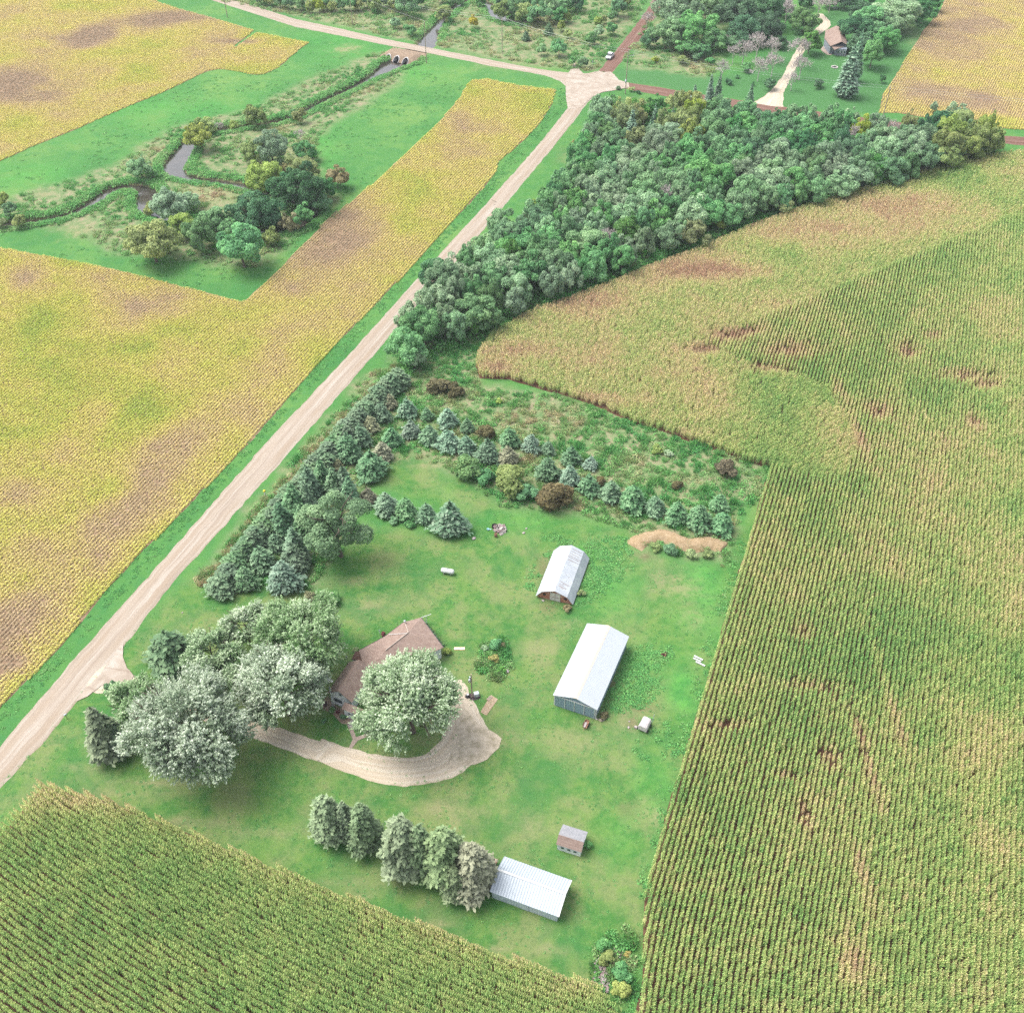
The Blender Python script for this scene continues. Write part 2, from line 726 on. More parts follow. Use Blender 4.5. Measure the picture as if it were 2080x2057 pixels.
def trunk_mesh(name, H, r, seed, limbs=7, Rc=3.0, split=.35):
    g = np.random.default_rng(seed)
    segs = []
    p = np.array([0, 0, -.1])
    k = 6
    lean = g.normal(size=2) * .03
    pts = [p]
    for i in range(k):
        p = p + np.array([lean[0] * H / k + g.normal() * .06, lean[1] * H / k + g.normal() * .06, H / k])
        pts.append(p)
    for i in range(k):
        segs.append((pts[i], pts[i + 1], r * (1 - .14 * i) * (1.25 if i == 0 else 1), r * (1 - .14 * (i + 1))))
    for j in range(limbs):
        t = g.uniform(split, .95)
        i = min(k - 1, int(t * k))
        a = pts[i] + (pts[i + 1] - pts[i]) * (t * k - i)
        th = j * 2.4 + g.random()
        d = np.array([math.cos(th), math.sin(th), g.uniform(.5, 1.1)])
        ln = Rc * g.uniform(.45, .8)
        b = a + d / np.linalg.norm(d) * ln
        segs.append((a, b, r * .42 * (1.2 - t * .6), r * .2))
        for q in range(3):
            e = b + unit(d + g.normal(size=3) * .5) * ln * .45
            segs.append((b, e, r * .19, r * .07))
    return tubes_mesh(name, segs, 6)


def dead_meshes(name, H, seed, depth=5, spread=.5, kids=3):
    """bare crown and trunk of a dead tree"""
    g = np.random.default_rng(seed)
    segs = []

    def rec(a, d, ln, r, lv):
        b = a + d * ln
        segs.append((a, b, r, r * .6))
        if lv == 0:
            return
        for q in range(kids):
            nd = unit(d + g.normal(size=3) * spread + np.array([0, 0, .12]))
            rec(a + d * ln * g.uniform(.55, 1.0), nd, ln * g.uniform(.6, .85), max(r * .58, .036), lv - 1)
    tr = []
    base = np.array([0, 0, -.1])
    top = np.array([g.normal() * .2, g.normal() * .2, H * .3])
    tr.append((base, top, H * .022, H * .016))
    for j in range(4):
        th = j * 1.57 + g.random()
        d = unit(np.array([math.cos(th) * .55, math.sin(th) * .55, 1.0]))
        rec(top, d, H * .22, H * .011, depth)
    return tubes_mesh(name + "_trunk", tr, 6), tubes_mesh(name + "_branches", segs, 3)


# ------------------------------------------------------------------ foliage materials
def K_(r, g, b, k=1.3):
    return srgb(r, g, b, k)


LM = {
    'green': leafmat('leaf_green', K_(62, 106, 68), K_(94, 146, 94), K_(132, 178, 120)),
    'mid': leafmat('leaf_mid_green', K_(68, 110, 70), K_(104, 152, 98), K_(144, 186, 126)),
    'dark': leafmat('leaf_dark_green', K_(50, 88, 62), K_(72, 118, 80), K_(102, 146, 100)),
    'grey': leafmat('leaf_grey_green', K_(82, 114, 82), K_(122, 154, 114), K_(162, 188, 148)),
    'bright': leafmat('leaf_bright_green', K_(62, 112, 62, 1.0), K_(94, 150, 82, 1.0), K_(136, 184, 104, 1.0)),
    'olive': leafmat('leaf_olive', K_(82, 104, 60), K_(126, 148, 84), K_(168, 182, 112)),
    'lime': leafmat('leaf_lime', K_(106, 132, 62, 1.0), K_(150, 172, 84, 1.0), K_(188, 202, 110, 1.0)),
    'yellow': leafmat('leaf_yellow', K_(150, 146, 66, 1.), K_(190, 184, 84, 1.), K_(212, 204, 112, 1.)),
    'tan': leafmat('leaf_tan', K_(112, 110, 70, 1.), K_(150, 146, 96, 1.), K_(178, 170, 122, 1.)),
    'brown': leafmat('leaf_brown', K_(84, 78, 56, 1.), K_(118, 112, 80, 1.), K_(150, 142, 104, 1.)),
    'burgundy': leafmat('leaf_burgundy', K_(66, 34, 40), K_(100, 52, 58), K_(130, 76, 76)),
    'silver': leafmat('leaf_silver', K_(86, 116, 76, 1.1), K_(146, 170, 132, 1.1), K_(218, 228, 204, 1.05), trans=.35, hv=.06),
    'silvergreen': leafmat('leaf_silver_green', K_(78, 112, 70, 1.15), K_(130, 160, 114, 1.15), K_(196, 212, 178, 1.1), trans=.35, hv=.06),
    'spruce': leafmat('needle_green', K_(52, 86, 58, 1.1), K_(82, 120, 84, 1.1), K_(118, 150, 112, 1.1), trans=.1),
    'blue': leafmat('needle_blue', K_(60, 94, 70, 1.1), K_(94, 130, 102, 1.1), K_(136, 162, 134, 1.1), trans=.1),
    'pine': leafmat('needle_pine', K_(78, 98, 70, .85), K_(114, 136, 98, .85), K_(146, 166, 124, .85), trans=.1),
    'cedar': leafmat('needle_cedar', K_(58, 88, 60, 1.05), K_(84, 116, 82, 1.05), K_(116, 144, 106, 1.05), trans=.1, hv=.12),
    'greycon': leafmat('needle_grey', K_(88, 94, 70, .9), K_(126, 132, 98, .9), K_(158, 162, 124, .9), trans=.1),
}
bark = simple('bark', (.11, .085, .07, 1), .95, .1, var=.35, scale=2.5, bump=.5)
bark_dead = simple('dead_bark', P_(200, 190, 186, .8), .95, .1, var=.2, scale=2.0)

# ------------------------------------------------------------------ tree library: unit-size variants, meshes shared by the copies
CR = {}
for i in range(7):
    CR['s', i] = crown_mesh(f'small_crown_{i}', 2.2, 4.0, 16, 1500, .34, 100 + i)
    CR['m', i] = crown_mesh(f'crown_{i}', 3.6, 6.6, 34, 5000, .34, 200 + i, lobe_r=(.15, .36), spread=.92, base_cut=-.6)
    CR['l', i] = crown_mesh(f'large_crown_{i}', 6.0, 9.5, 60, 11000, .38, 300 + i, lobe_r=(.12, .30), spread=.92)
for i in range(4):
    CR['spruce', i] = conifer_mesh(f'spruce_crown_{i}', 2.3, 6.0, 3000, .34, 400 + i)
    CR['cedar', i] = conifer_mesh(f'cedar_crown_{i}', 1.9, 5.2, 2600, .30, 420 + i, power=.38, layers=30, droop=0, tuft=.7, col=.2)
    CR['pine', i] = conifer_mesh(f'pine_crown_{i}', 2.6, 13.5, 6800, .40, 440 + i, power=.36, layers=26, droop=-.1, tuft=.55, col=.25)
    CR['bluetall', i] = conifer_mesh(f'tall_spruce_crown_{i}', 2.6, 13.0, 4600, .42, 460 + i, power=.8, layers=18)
TRK = {}
for i in range(3):
    TRK['s', i] = trunk_mesh(f'small_trunk_{i}', 2.6, .08, 500 + i, 5, 1.8)
    TRK['m', i] = trunk_mesh(f'trunk_{i}', 6.0, .17, 510 + i, 8, 3.0)
    TRK['l', i] = trunk_mesh(f'large_trunk_{i}', 9.0, .36, 520 + i, 12, 5.0)
    TRK['c', i] = trunk_mesh(f'conifer_trunk_{i}', 5.6, .12, 530 + i, 0, 1)
DEAD = [dead_meshes(f'dead_tree_{i}', 9.0, 600 + i) for i in range(3)]
tcount = [0]


def setmat(o, m):
    if not o.data.materials:
        o.data.materials.append(m)
    o.material_slots[0].link = 'OBJECT'
    o.material_slots[0].material = m


def child(name, mesh, parent, mat, loc=(0, 0, 0), scale=(1, 1, 1)):
    o = bpy.data.objects.new(name, mesh)
    link(o, parent)
    o.location = loc
    o.scale = scale
    setmat(o, mat)
    return o


def broad(x, y, Rc, label, group=None, m='green', H=None, name='broadleaf_tree', cat='tree'):
    """a broadleaf tree: crown radius Rc, total height H"""
    tcount[0] += 1
    i = tcount[0]
    H = H or Rc * 2.3
    cls, r0, h0 = ('s', 2.2, 4.0) if Rc < 2.7 else (('m', 3.6, 6.6) if Rc < 5.0 else ('l', 6.0, 9.5))
    sx = Rc / r0 * .97
    sy = sx * random.uniform(.84, 1.18)
    ch = H * .86
    sz = ch / h0
    root = empty(name, (x, y, gz(x, y)), random.uniform(0, 6.28), label, cat, group)
    child('crown', CR[cls, i % 7], root, LM[m], (0, 0, H - ch * .5), (sx, sy, sz))
    th = {'s': 2.6, 'm': 6.0, 'l': 9.0}[cls]
    ts = H * .72 / th
    child('trunk', TRK[cls, i % 3], root, bark, (0, 0, 0), (sx, sx, ts))
    return root


def bush(x, y, Rc, label, group=None, m='green', H=None, name='bush', cat='bush'):
    tcount[0] += 1
    i = tcount[0]
    H = H or Rc * 1.5
    root = empty(name, (x, y, gz(x, y)), random.uniform(0, 6.28), label, cat, group)
    child('crown', CR['s', i % 5], root, LM[m], (0, 0, H * .46), (Rc / 2.2, Rc / 2.2, H / 4.0 * 1.05))
    child('stem', TRK['s', i % 3], root, bark, (0, 0, 0), (.6, .6, H * .25))
    return root


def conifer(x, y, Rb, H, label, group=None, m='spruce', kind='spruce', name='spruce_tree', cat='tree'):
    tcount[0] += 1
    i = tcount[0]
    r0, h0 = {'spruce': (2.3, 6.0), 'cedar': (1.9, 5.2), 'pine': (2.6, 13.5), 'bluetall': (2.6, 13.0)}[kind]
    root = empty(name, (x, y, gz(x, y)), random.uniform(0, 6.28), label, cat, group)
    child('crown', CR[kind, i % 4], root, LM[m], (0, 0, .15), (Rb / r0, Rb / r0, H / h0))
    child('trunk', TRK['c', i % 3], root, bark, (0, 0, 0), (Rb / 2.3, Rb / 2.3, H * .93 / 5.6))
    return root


def dead(x, y, Rc, H, label, group=None, name='dead_tree', cat='dead tree'):
    tcount[0] += 1
    i = tcount[0]
    root = empty(name, (x, y, gz(x, y)), random.uniform(0, 6.28), label, cat, group)
    t, b = DEAD[i % 3]
    s = Rc / 4.0
    child('branches', b, root, bark_dead, (0, 0, 0), (s, s, H / 9.0))
    child('trunk', t, root, bark_dead, (0, 0, 0), (s, s, H / 9.0))
    return root

# ------------------------------------------------------------------ the creek bed shapes the ground
CREEKS = []


def creek(pts, w):
    """pts: photo positions with half widths in metres"""
    l = [(*G(a, b)[:2], c) for a, b, c in pts]
    x = smooth([np.array(q) for q in l], 2)
    CREEKS.append(x)
    return x


mb = lambda x, y: ZB(x, y)
c1 = creek([(824, 124, 2.6), (806, 128, 4.2), (790, 134, 4.0), (769, 148, 2.2), (745, 160, 1.7), (712, 178, 1.4), (672, 197, 1.2), (640, 212, 1.2), (616, 226, 1.2), (590, 238, 1.2), (550, 250, 1.2), (500, 254, 1.3),
            (455, 262, 1.4), (410, 268, 1.8), (388, 280, 2.2), (376, 300, 2.6), (362, 322, 3.4), (350, 340, 3.2), (362, 354, 2.2), (400, 362, 1.2), (450, 368, 1.4), (500, 377, 1.8), (545, 390, 1.5), (600, 410, 1.5),
            (642, 425, 1.5), (620, 455, 1.5), (560, 470, 1.4), (480, 465, 1.4), (380, 450, 1.4), (318, 438, 1.6), (292, 420, 2.2), (299, 402, 3.0), (300, 386, 2.6), (280, 378, 1.7), (245, 378, 1.7), (215, 389, 2.0), (190, 409, 2.0), (150, 430, 1.2),
            (100, 443, 1.2), (50, 450, 1.5), (0, 456, 1.8), (-60, 462, 1.8)], 0)
c2 = creek([(851, 100, 2.5), (868, 88, 3.8), (874, 72, 3.0), (882, 58, 2.0), (890, 48, 1.6), (905, 30, 1.4), (925, 10, 1.6), (960, -6, 1.6), (985, 2, 1.8), (1002, 14, 2.2), (1010, 27, 3.8), (1016, 36, 2.6), (1040, 44, 1.2), (1075, 46, 1.2)], 0)
c3_ = creek([(812, 126, 4.6), (824, 118, 4.4), (838, 108, 4.0), (852, 98, 2.8)], 0)
BED = 1.1


def creek_t(x, y):
    out = np.full(np.shape(x), 9e9)
    for c in CREEKS:
        best = np.full(np.shape(x), 9e9)
        for i in range(len(c) - 1):
            ax, ay, aw = c[i]
            bx, by, bw = c[i + 1]
            dx, dy = bx - ax, by - ay
            L = dx * dx + dy * dy + 1e-9
            t = np.clip(((x - ax) * dx + (y - ay) * dy) / L, 0, 1)
            d = np.hypot(x - ax - t * dx, y - ay - t * dy) - (aw + (bw - aw) * t)
            best = np.minimum(best, d)
        out = np.minimum(out, best)
    return out


def zground(x, y):
    d = creek_t(np.asarray(x, float), np.asarray(y, float))
    t = np.clip((d + .5) / 1.9, 0, 1)
    t = t * t * (3 - 2 * t)
    return -BED * (1 - t)


def gz(x, y):
    return float(zground(np.array([x]), np.array([y]))[0])


# ------------------------------------------------------------------ regions, from the photograph's outlines, on the ground plane
soy_nw = gp(ZA, [(-400, 1010), (-60, 920), (0, 905), (200, 815), (450, 715), (700, 605), (900, 525), (1080, 440), (1160, 400), (1220, 388), (1300, 396), (1380, 412), (1440, 422), (1490, 415), (1560, 380), (1640, 310), (1730, 240), (1600, 215), (1440, 183), (1320, 265), (1308, 262), (1425, 172), (1300, 135), (1150, 90), (1000, 50), (890, 15), (840, -20), (500, -160), (-400, -160)])
soy_sw = np.r_[gp(ZP, [(-260, 440), (-40, 452), (0, 468), (75, 482), (150, 496), (230, 512), (330, 538), (458, 571), (520, 515), (640, 395)]),
               gp(ZB, [(120, 1290), (300, 1140), (470, 1000), (660, 820), (800, 690), (880, 600), (925, 550), (945, 500), (990, 450), (1080, 445), (1250, 480), (1460, 505), (1440, 580), (1380, 680), (1300, 770), (1210, 850), (1140, 905), (1125, 960), (1060, 1050), (950, 1170), (800, 1330), (650, 1500), (500, 1656)]),
               gp(ZG, [(910, 0), (640, 310), (430, 550), (200, 790), (0, 1000)]), gp(ZP, [(230, 1080), (100, 1235), (0, 1335), (-150, 1500), (-500, 1500)])]
soy_ne = gp(ZD, [(1310, -40), (1240, 100), (1110, 250), (1000, 430), (880, 620), (780, 770), (750, 925), (900, 925), (1200, 975), (1500, 1010), (1700, 1050), (1932, 1062), (2600, 1110), (2600, -40)])
corn_e = gp(ZP, [(1452, 885), (1400, 868), (1330, 843), (1260, 818), (1200, 800), (1130, 768), (1060, 745), (960, 717), (905, 714), (898, 690), (908, 662), (930, 636), (1000, 595), (1080, 567), (1150, 540), (1240, 505), (1330, 470), (1400, 440), (1480, 410), (1560, 383), (1640, 358), (1750, 325), (1885, 297), (1960, 286), (2200, 262), (2500, 262), (2500, 2300), (1190, 2300), (1178, 1990), (1196, 1920), (1210, 1850), (1212, 1780), (1214, 1700), (1226, 1640), (1245, 1570), (1300, 1395), (1340, 1265), (1395, 1075)])
corn_head = gp(ZP, [(905, 700), (960, 717), (1060, 745), (1200, 800), (1330, 843), (1452, 885), (1540, 908), (1590, 905), (1622, 840), (1560, 735), (1460, 700), (1400, 690), (1330, 650), (1480, 590), (1700, 500), (1932, 403), (2100, 335), (2500, 240), (1880, 280), (1640, 340), (1330, 450), (1000, 580), (890, 640)])
corn_sw = gp(ZP, [(82, 1484), (200, 1512), (330, 1562), (480, 1625), (620, 1682), (760, 1735), (900, 1790), (1010, 1828), (1120, 1862), (1168, 1905), (1150, 2080), (700, 2300), (-200, 2300), (-200, 1660), (-60, 1640), (0, 1578), (40, 1530)])
farm_lawn = gp(ZP, [(-60, 1640), (-40, 1500), (100, 1355), (228, 1225), (250, 1190), (372, 1080), (400, 1112), (500, 1100), (590, 1120), (640, 1060), (680, 1000), (870, 1010), (830, 960), (700, 900), (760, 850), (860, 900), (940, 960), (1050, 965), (1200, 1010), (1200, 1060), (1370, 1060), (1400, 970), (1470, 880), (1400, 1090), (1230, 1640), (1220, 1900), (1120, 1880), (800, 1760), (330, 1580), (82, 1500), (0, 1600)])
weeds_n = gp(ZP, [(700, 700), (740, 690), (850, 650), (900, 650), (900, 730), (1060, 745), (1200, 800), (1330, 843), (1452, 880), (1440, 930), (1390, 990), (1370, 1070), (1290, 1050), (1190, 1020), (1190, 1000), (1080, 965), (940, 955), (870, 900), (830, 880), (730, 860), (690, 900), (640, 960), (690, 1000), (620, 1060), (590, 1110), (500, 1100), (400, 1110), (375, 1090), (480, 960), (610, 800)])
creek_rough = gp(ZA, [(-300, 1190), (0, 1120), (250, 1050), (540, 960), (700, 900), (850, 800), (980, 715), (1150, 665), (1300, 640), (1500, 570), (1640, 505), (1750, 450), (1932, 370), (2010, 330), (2130, 290), (2260, 350), (2240, 440), (2100, 530), (1960, 640), (1840, 700), (1790, 770), (1780, 850), (1790, 960), (1840, 1040), (1850, 1120), (1700, 1290), (1600, 1420), (1450, 1500), (1200, 1480), (1000, 1455), (850, 1450), (700, 1430), (480, 1340), (350, 1290), (100, 1255), (-300, 1330)])
north_rough = gp(ZB, [(-1500, -400), (-1500, -190), (0, 85), (500, 200), (1000, 300), (1400, 375), (1620, 400), (1700, 380), (1900, 130), (2010, -100), (2010, -400)])
ne_rough = gp(ZC, [(470, 130), (330, 350), (250, 470), (300, 520), (360, 560), (500, 545), (700, 580), (900, 610), (1000, 560), (1000, 300), (1100, -120), (560, -120)])
wood_poly = np.r_[gp(ZP, [(742, 690), (752, 615), (800, 545), (850, 500), (925, 425), (990, 402), (1030, 350), (1072, 318), (1085, 268), (1120, 208), (1150, 190)], 7.0), gp(ZP, [(1180, 212), (1290, 208), (1420, 222), (1500, 236), (1600, 240), (1680, 246), (1750, 250), (1800, 240), (1885, 270)], 3.0),
                  gp(ZP, [(1885, 296), (1800, 322), (1700, 350), (1600, 376), (1480, 410), (1380, 438), (1250, 490), (1150, 538), (1000, 588), (940, 628), (880, 650), (800, 674)], 0)]

# ------------------------------------------------------------------ ground sheet with cover weights (what grows where)
GX = np.arange(-262, 290, .7)
GY = np.arange(38, 520, .7)
XX, YY = np.meshgrid(GX, GY, indexing='ij')


def box_blur(a, r):
    for ax in (0, 1):
        c = np.cumsum(np.pad(a, [(r + 1, r) if q == ax else (0, 0) for q in (0, 1)], mode='edge'), axis=ax)
        n = a.shape[ax]
        a = (np.take(c, range(2 * r + 1, 2 * r + 1 + n), axis=ax) - np.take(c, range(0, n), axis=ax)) / (2 * r + 1)
    return a


def cover(poly, blur=2, warp=1.5):
    wx = XX + (vnoise(XX, YY, 4.0, 11) - .5) * warp * 2
    wy = YY + (vnoise(XX, YY, 4.0, 12) - .5) * warp * 2
    return box_blur(pip(wx, wy, poly).astype(float), blur)


def blob(px, py, rx, ry=None, h=0, rot=0.0):
    """soft round patch: centre and radii as seen in the photograph"""
    x, y, _ = G(px, py)
    a = MPP(px, py) * rx
    v = (py - CY) / F
    b = MPP(px, py) * (ry or rx) / (sp_ + v * cp_) * 1.0
    d = ((XX - x) / a) ** 2 + ((YY - y) / b) ** 2
    d = d * (1 + (vnoise(XX, YY, max(a, b) * .35, int(px + py)) - .5) * 1.5)
    return np.exp(-d * 1.2)


lawn = cover(farm_lawn, 2, 1.0)
neigh = gp(ZC, [(180, 560), (300, 520), (400, 545), (1000, 600), (1300, 560), (1500, 330), (1700, 150), (1932, 60), (2400, 60), (2760, 250), (2500, 560), (2310, 900), (1480, 850), (1300, 790), (750, 720), (240, 640)])
nl = cover(neigh, 2, .8)
rough = np.maximum.reduce([cover(creek_rough, 3, 3), cover(north_rough, 2, 2), cover(ne_rough, 3, 3) * .9, cover(weeds_n, 2, 2), cover(wood_poly, 4, 2)])
rough *= 1 - .9 * lawn
tan = np.zeros_like(XX)
for a in [(1540, 1705, 40, 16), (1040, 1000, 24, 12)]:
    pass
TANS = [(970, 1500, 120, 22, .8), (900, 1640, 60, 30, .7), (930, 1660, 70, 40, .6), (1080, 1680, 50, 26, .5), (310, 1590, 90, 10, .8), (260, 1610, 120, 8, .6), (700, 1790, 60, 10, .5), (740, 1820, 30, 6, .9), (890, 1875, 40, 8, .7), (1010, 1925, 26, 8, .8), (1120, 1930, 40, 14, .6),
        (1100, 1320, 40, 20, .6), (1150, 1270, 36, 14, .5), (1010, 1330, 16, 30, .5), (1380, 1190, 40, 40, .7), (1340, 1180, 30, 36, .7), (1310, 1130, 40, 16, .6), (1410, 1250, 30, 30, .5), (760, 1230, 60, 16, .5), (720, 1180, 40, 10, .6), (830, 930, 60, 5, .9), (870, 945, 40, 5, .9),
        (1290, 1370, 40, 30, .4), (1270, 1460, 40, 30, .6), (1180, 1500, 80, 30, .4), (560, 1690, 90, 14, .5), (380, 1670, 80, 12, .6), (180, 1560, 60, 8, .5), (1330, 1660, 30, 30, .7), (1450, 920, 22, 8, .6), (1500, 930, 24, 8, .6),
        (155, 470, 26, 14, .9), (410, 400, 50, 26, 1), (440, 395, 40, 22, 1), (330, 300, 40, 10, .6), (290, 330, 40, 10, .7), (90, 395, 20, 8, .7), (560, 270, 40, 14, .8), (600, 300, 30, 20, .6), (700, 100, 22, 8, 1), (715, 97, 20, 6, 1), (740, 180, 40, 8, .5), (1320, 270, 40, 16, .9), (1350, 255, 40, 14, .8),
        (700, 40, 60, 10, .5), (1230, 250, 30, 10, .5), (1150, 320, 20, 20, .4), (1420, 145, 22, 9, 1), (1040, 130, 60, 14, .6), (1100, 60, 50, 20, .5), (960, 110, 60, 8, .5), (680, 410, 12, 12, .8), (1845, 60, 30, 30, .5)]
for px, py, rx, ry, k in TANS:
    tan = np.maximum(tan, blob(px, py, rx, ry) * k)
lush = np.zeros_like(XX)
for px, py, rx, ry, k in [(1480, 1000, 60, 90, 1), (1430, 1200, 60, 120, .9), (1390, 1400, 50, 120, .9), (1340, 1600, 50, 100, .7), (1190, 1120, 50, 26, 1), (1250, 1200, 60, 60, .7), (1300, 1350, 60, 40, .9), (1080, 1060, 110, 30, .7), (900, 1000, 40, 60, .3), (1260, 1700, 40, 60, .6),
                              (320, 220, 200, 40, .6), (60, 360, 120, 30, .7), (700, 90, 100, 30, .8), (840, 150, 80, 20, .7), (650, 300, 40, 60, .7), (560, 600, 60, 20, .6), (880, 720, 20, 40, .7), (850, 700, 50, 20, .8)]:
    lush = np.maximum(lush, blob(px, py, rx, ry) * k)
dirt = np.zeros_like(XX)
for px, py, rx, ry, k in [(1112, 1190, 14, 50, .8), (1100, 1150, 16, 22, .7), (1285, 1470, 14, 12, .9), (1300, 1440, 26, 8, .6), (1240, 1390, 20, 26, .6), (1313, 1130, 16, 8, .8), (1270, 1640, 20, 16, .5), (1470, 1240, 20, 20, .4), (1290, 210, 60, 12, .7), (1205, 135, 8, 8, .6), (1700, 90, 8, 20, .4)]:
    dirt = np.maximum(dirt, blob(px, py, rx, ry) * k)
ZZ = zground(XX, YY)
bankd = creek_t(XX, YY)
dirt = np.maximum(dirt, np.clip(1.6 - bankd, 0, 1) * .8 * (bankd < 3))
nx, ny = XX.shape
vs = np.stack([XX.ravel(), YY.ravel(), ZZ.ravel()], 1)
ii = np.arange(nx * ny).reshape(nx, ny)
q = np.stack([ii[:-1, :-1].ravel(), ii[1:, :-1].ravel(), ii[1:, 1:].ravel(), ii[:-1, 1:].ravel()], 1)

t = NT('ground_grass', .95, .1)
n1 = t.noise(.035, 4, .6)
n2 = t.noise(.35, 4, .65)
n3 = t.noise(2.6, 3, .7)
mead = t.ramp(n1, [(.30, P_(86, 154, 80)), (.5, P_(110, 174, 90)), (.70, P_(146, 190, 102))])
mead = t.mix(t.math('MULTIPLY', t.ramp(n2, [(.45, 0.0), (.7, 1.0)]), .6), mead, P_(76, 156, 90))
lawnc = t.ramp(n1, [(.32, P_(86, 148, 72)), (.5, P_(104, 162, 80)), (.68, P_(136, 174, 92))])
n4 = t.noise(.12, 5, .62)
lawnc = t.mix(t.ramp(n4, [(.43, 0.0), (.58, .85)]), lawnc, P_(164, 176, 116))
nm = t.noise(.55, 5, .72, dist=.4)
lawnc = t.mix(t.ramp(nm, [(.46, 0.0), (.66, .75)]), lawnc, P_(146, 180, 96))
lawnc = t.mix(t.ramp(nm, [(.28, .7), (.46, 0.0)]), lawnc, P_(60, 132, 62))
lawnc = t.mix(t.ramp(t.noise(.09, 4, .6, dist=.6), [(.50, 0.0), (.68, .8)]), lawnc, P_(80, 150, 80))
c = t.mix(t.attr("lawn"), mead, lawnc)
c = t.mix(t.attr("nlawn"), c, P_(98, 158, 92))
lushc = t.ramp(n2, [(.35, P_(72, 166, 78)), (.6, P_(112, 200, 92))])
c = t.mix(t.math('MULTIPLY', t.attr("lush"), t.ramp(n4, [(.35, .35), (.6, 1.0)])), c, lushc)
rc = t.ramp(n2, [(.28, P_(110, 150, 98)), (.44, P_(144, 172, 114)), (.56, P_(180, 184, 138)), (.68, P_(202, 184, 154))])
c = t.mix(t.attr("rough"), c, rc)
tanf = t.math('MULTIPLY', t.attr("tan"), t.ramp(t.noise(.5, 4, .7), [(.34, .1), (.6, 1.0)]))
c = t.mix(tanf, c, P_(196, 188, 142))
df = t.math('MULTIPLY', t.attr("dirt"), t.ramp(n2, [(.3, .4), (.6, 1.0)]))
c = t.mix(df, c, P_(150, 128, 104))
c = t.mix(t.math('MULTIPLY', t.ramp(n3, [(.3, 1.0), (.62, 0.0)]), .26), c, P_(66, 122, 68))
c = t.mix(t.math('MULTIPLY', t.ramp(t.noise(5.0, 2, .7), [(.56, 0.0), (.75, 1.0)]), .28), c, P_(170, 200, 140))
t.base(c)
t.bump(t.noise(3.0, 4, .7), .5, .12)
m_ground = t.m
me = npmesh('ground', vs, q, [m_ground], vattrs={'lawn': lawn.ravel(), 'nlawn': nl.ravel(), 'rough': rough.ravel(), 'tan': tan.ravel(), 'lush': lush.ravel(), 'dirt': dirt.ravel()}, smooth_=True)
go = bpy.data.objects.new('ground', me)
link(go)
go["kind"] = "structure"
far = MB()
X0, X1, Y0, Y1 = GX[0], GX[-1], GY[0], GY[-1]
for a in ((-2500, X0, -1500, 3500), (X1, 2500, -1500, 3500), (X0, X1, -1500, Y0), (X0, X1, Y1, 3500)):
    far.add([(a[0], a[2], 0), (a[1], a[2], 0), (a[1], a[3], 0), (a[0], a[3], 0)], [(0, 1, 2, 3)])
o = far.build('outer_ground', m_ground)
o["kind"] = "structure"

# water
t = NT('creek_water', .12, .5)
t.base(t.ramp(t.noise(.3, 3), [(.3, P_(96, 92, 84, .3)), (.7, P_(122, 112, 100, .3))]))
t.bump(t.noise(1.2, 3), .12, .05)
m_water = t.m
m_water.node_tree.nodes["Principled BSDF"].inputs["Specular IOR Level"].default_value = .9
for c_ in CREEKS:
    c3 = np.array(c_)
    d = np.gradient(c3[:, :2], axis=0)
    d = unit(d)
    nrm = np.c_[-d[:, 1], d[:, 0]]
    wv = c3[:, 2:3] + .45
    Lf, Rt = c3[:, :2] + nrm * wv, c3[:, :2] - nrm * wv
    vv = np.zeros((len(c3) * 2, 3))
    vv[0::2, :2], vv[1::2, :2] = Lf, Rt
    vv[:, 2] = -BED + .33
    fs = [(2 * i, 2 * i + 1, 2 * i + 3, 2 * i + 2) for i in range(len(c3) - 1)]
    me = npmesh('creek_water', vv, fs, [m_water])
    if me.polygons[0].normal.z < 0:
        me.flip_normals()
    o = bpy.data.objects.new('creek_water', me)
    link(o)
    o["kind"] = "structure"

# ------------------------------------------------------------------ roads
def roadmat(name, c0, c1, c2, dusty):
    t = NT(name, .95, .12)
    ac, al = t.attr("across"), t.attr("along")
    cx = t.n("ShaderNodeCombineXYZ")
    t.l(t.math('MULTIPLY', ac, 9.0), cx.inputs[0])
    t.l(t.math('MULTIPLY', al, .035), cx.inputs[1])
    s1 = t.noise(1.3, 4, .6, cx.outputs[0], .3)
    col = t.ramp(s1, [(.34, c0), (.52, c1), (.68, c2)])
    wv = t.math('ABSOLUTE', t.math('SUBTRACT', t.math('FRACT', t.math('MULTIPLY', ac, 2.0)), .5))
    trk = t.ramp(wv, [(.10, 1.0), (.30, 0.0)])
    col = t.mix(t.math('MULTIPLY', trk, t.ramp(t.noise(.08, 3), [(.35, .15), (.65, .75)])), col, dusty)
    ed = t.math('ABSOLUTE', t.math('SUBTRACT', ac, .5))
    col = t.mix(t.math('MULTIPLY', t.ramp(ed, [(.40, 0.0), (.5, 1.0)]), t.ramp(t.noise(.8, 4, .7), [(.4, .0), (.7, .8)])), col, P_(168, 158, 124))
    col = t.mix(t.math('MULTIPLY', t.ramp(t.noise(4.0, 4, .75), [(.45, 0.0), (.7, 1.0)]), .4), col, c0)
    t.base(col)
    t.bump(t.noise(5.0, 4, .7), .5, .06)
    return t.m


m_road = roadmat('gravel', P_(200, 182, 164, .43), P_(222, 206, 188, .43), P_(236, 226, 212, .43), P_(206, 184, 160, .43))
m_dirt = roadmat('dirt_road', P_(138, 102, 90), P_(166, 130, 116), P_(190, 156, 140), P_(150, 110, 96))
m_drive = roadmat('driveway_gravel', P_(216, 200, 176, .54), P_(232, 218, 196, .54), P_(240, 230, 212, .54), P_(218, 200, 174, .54))

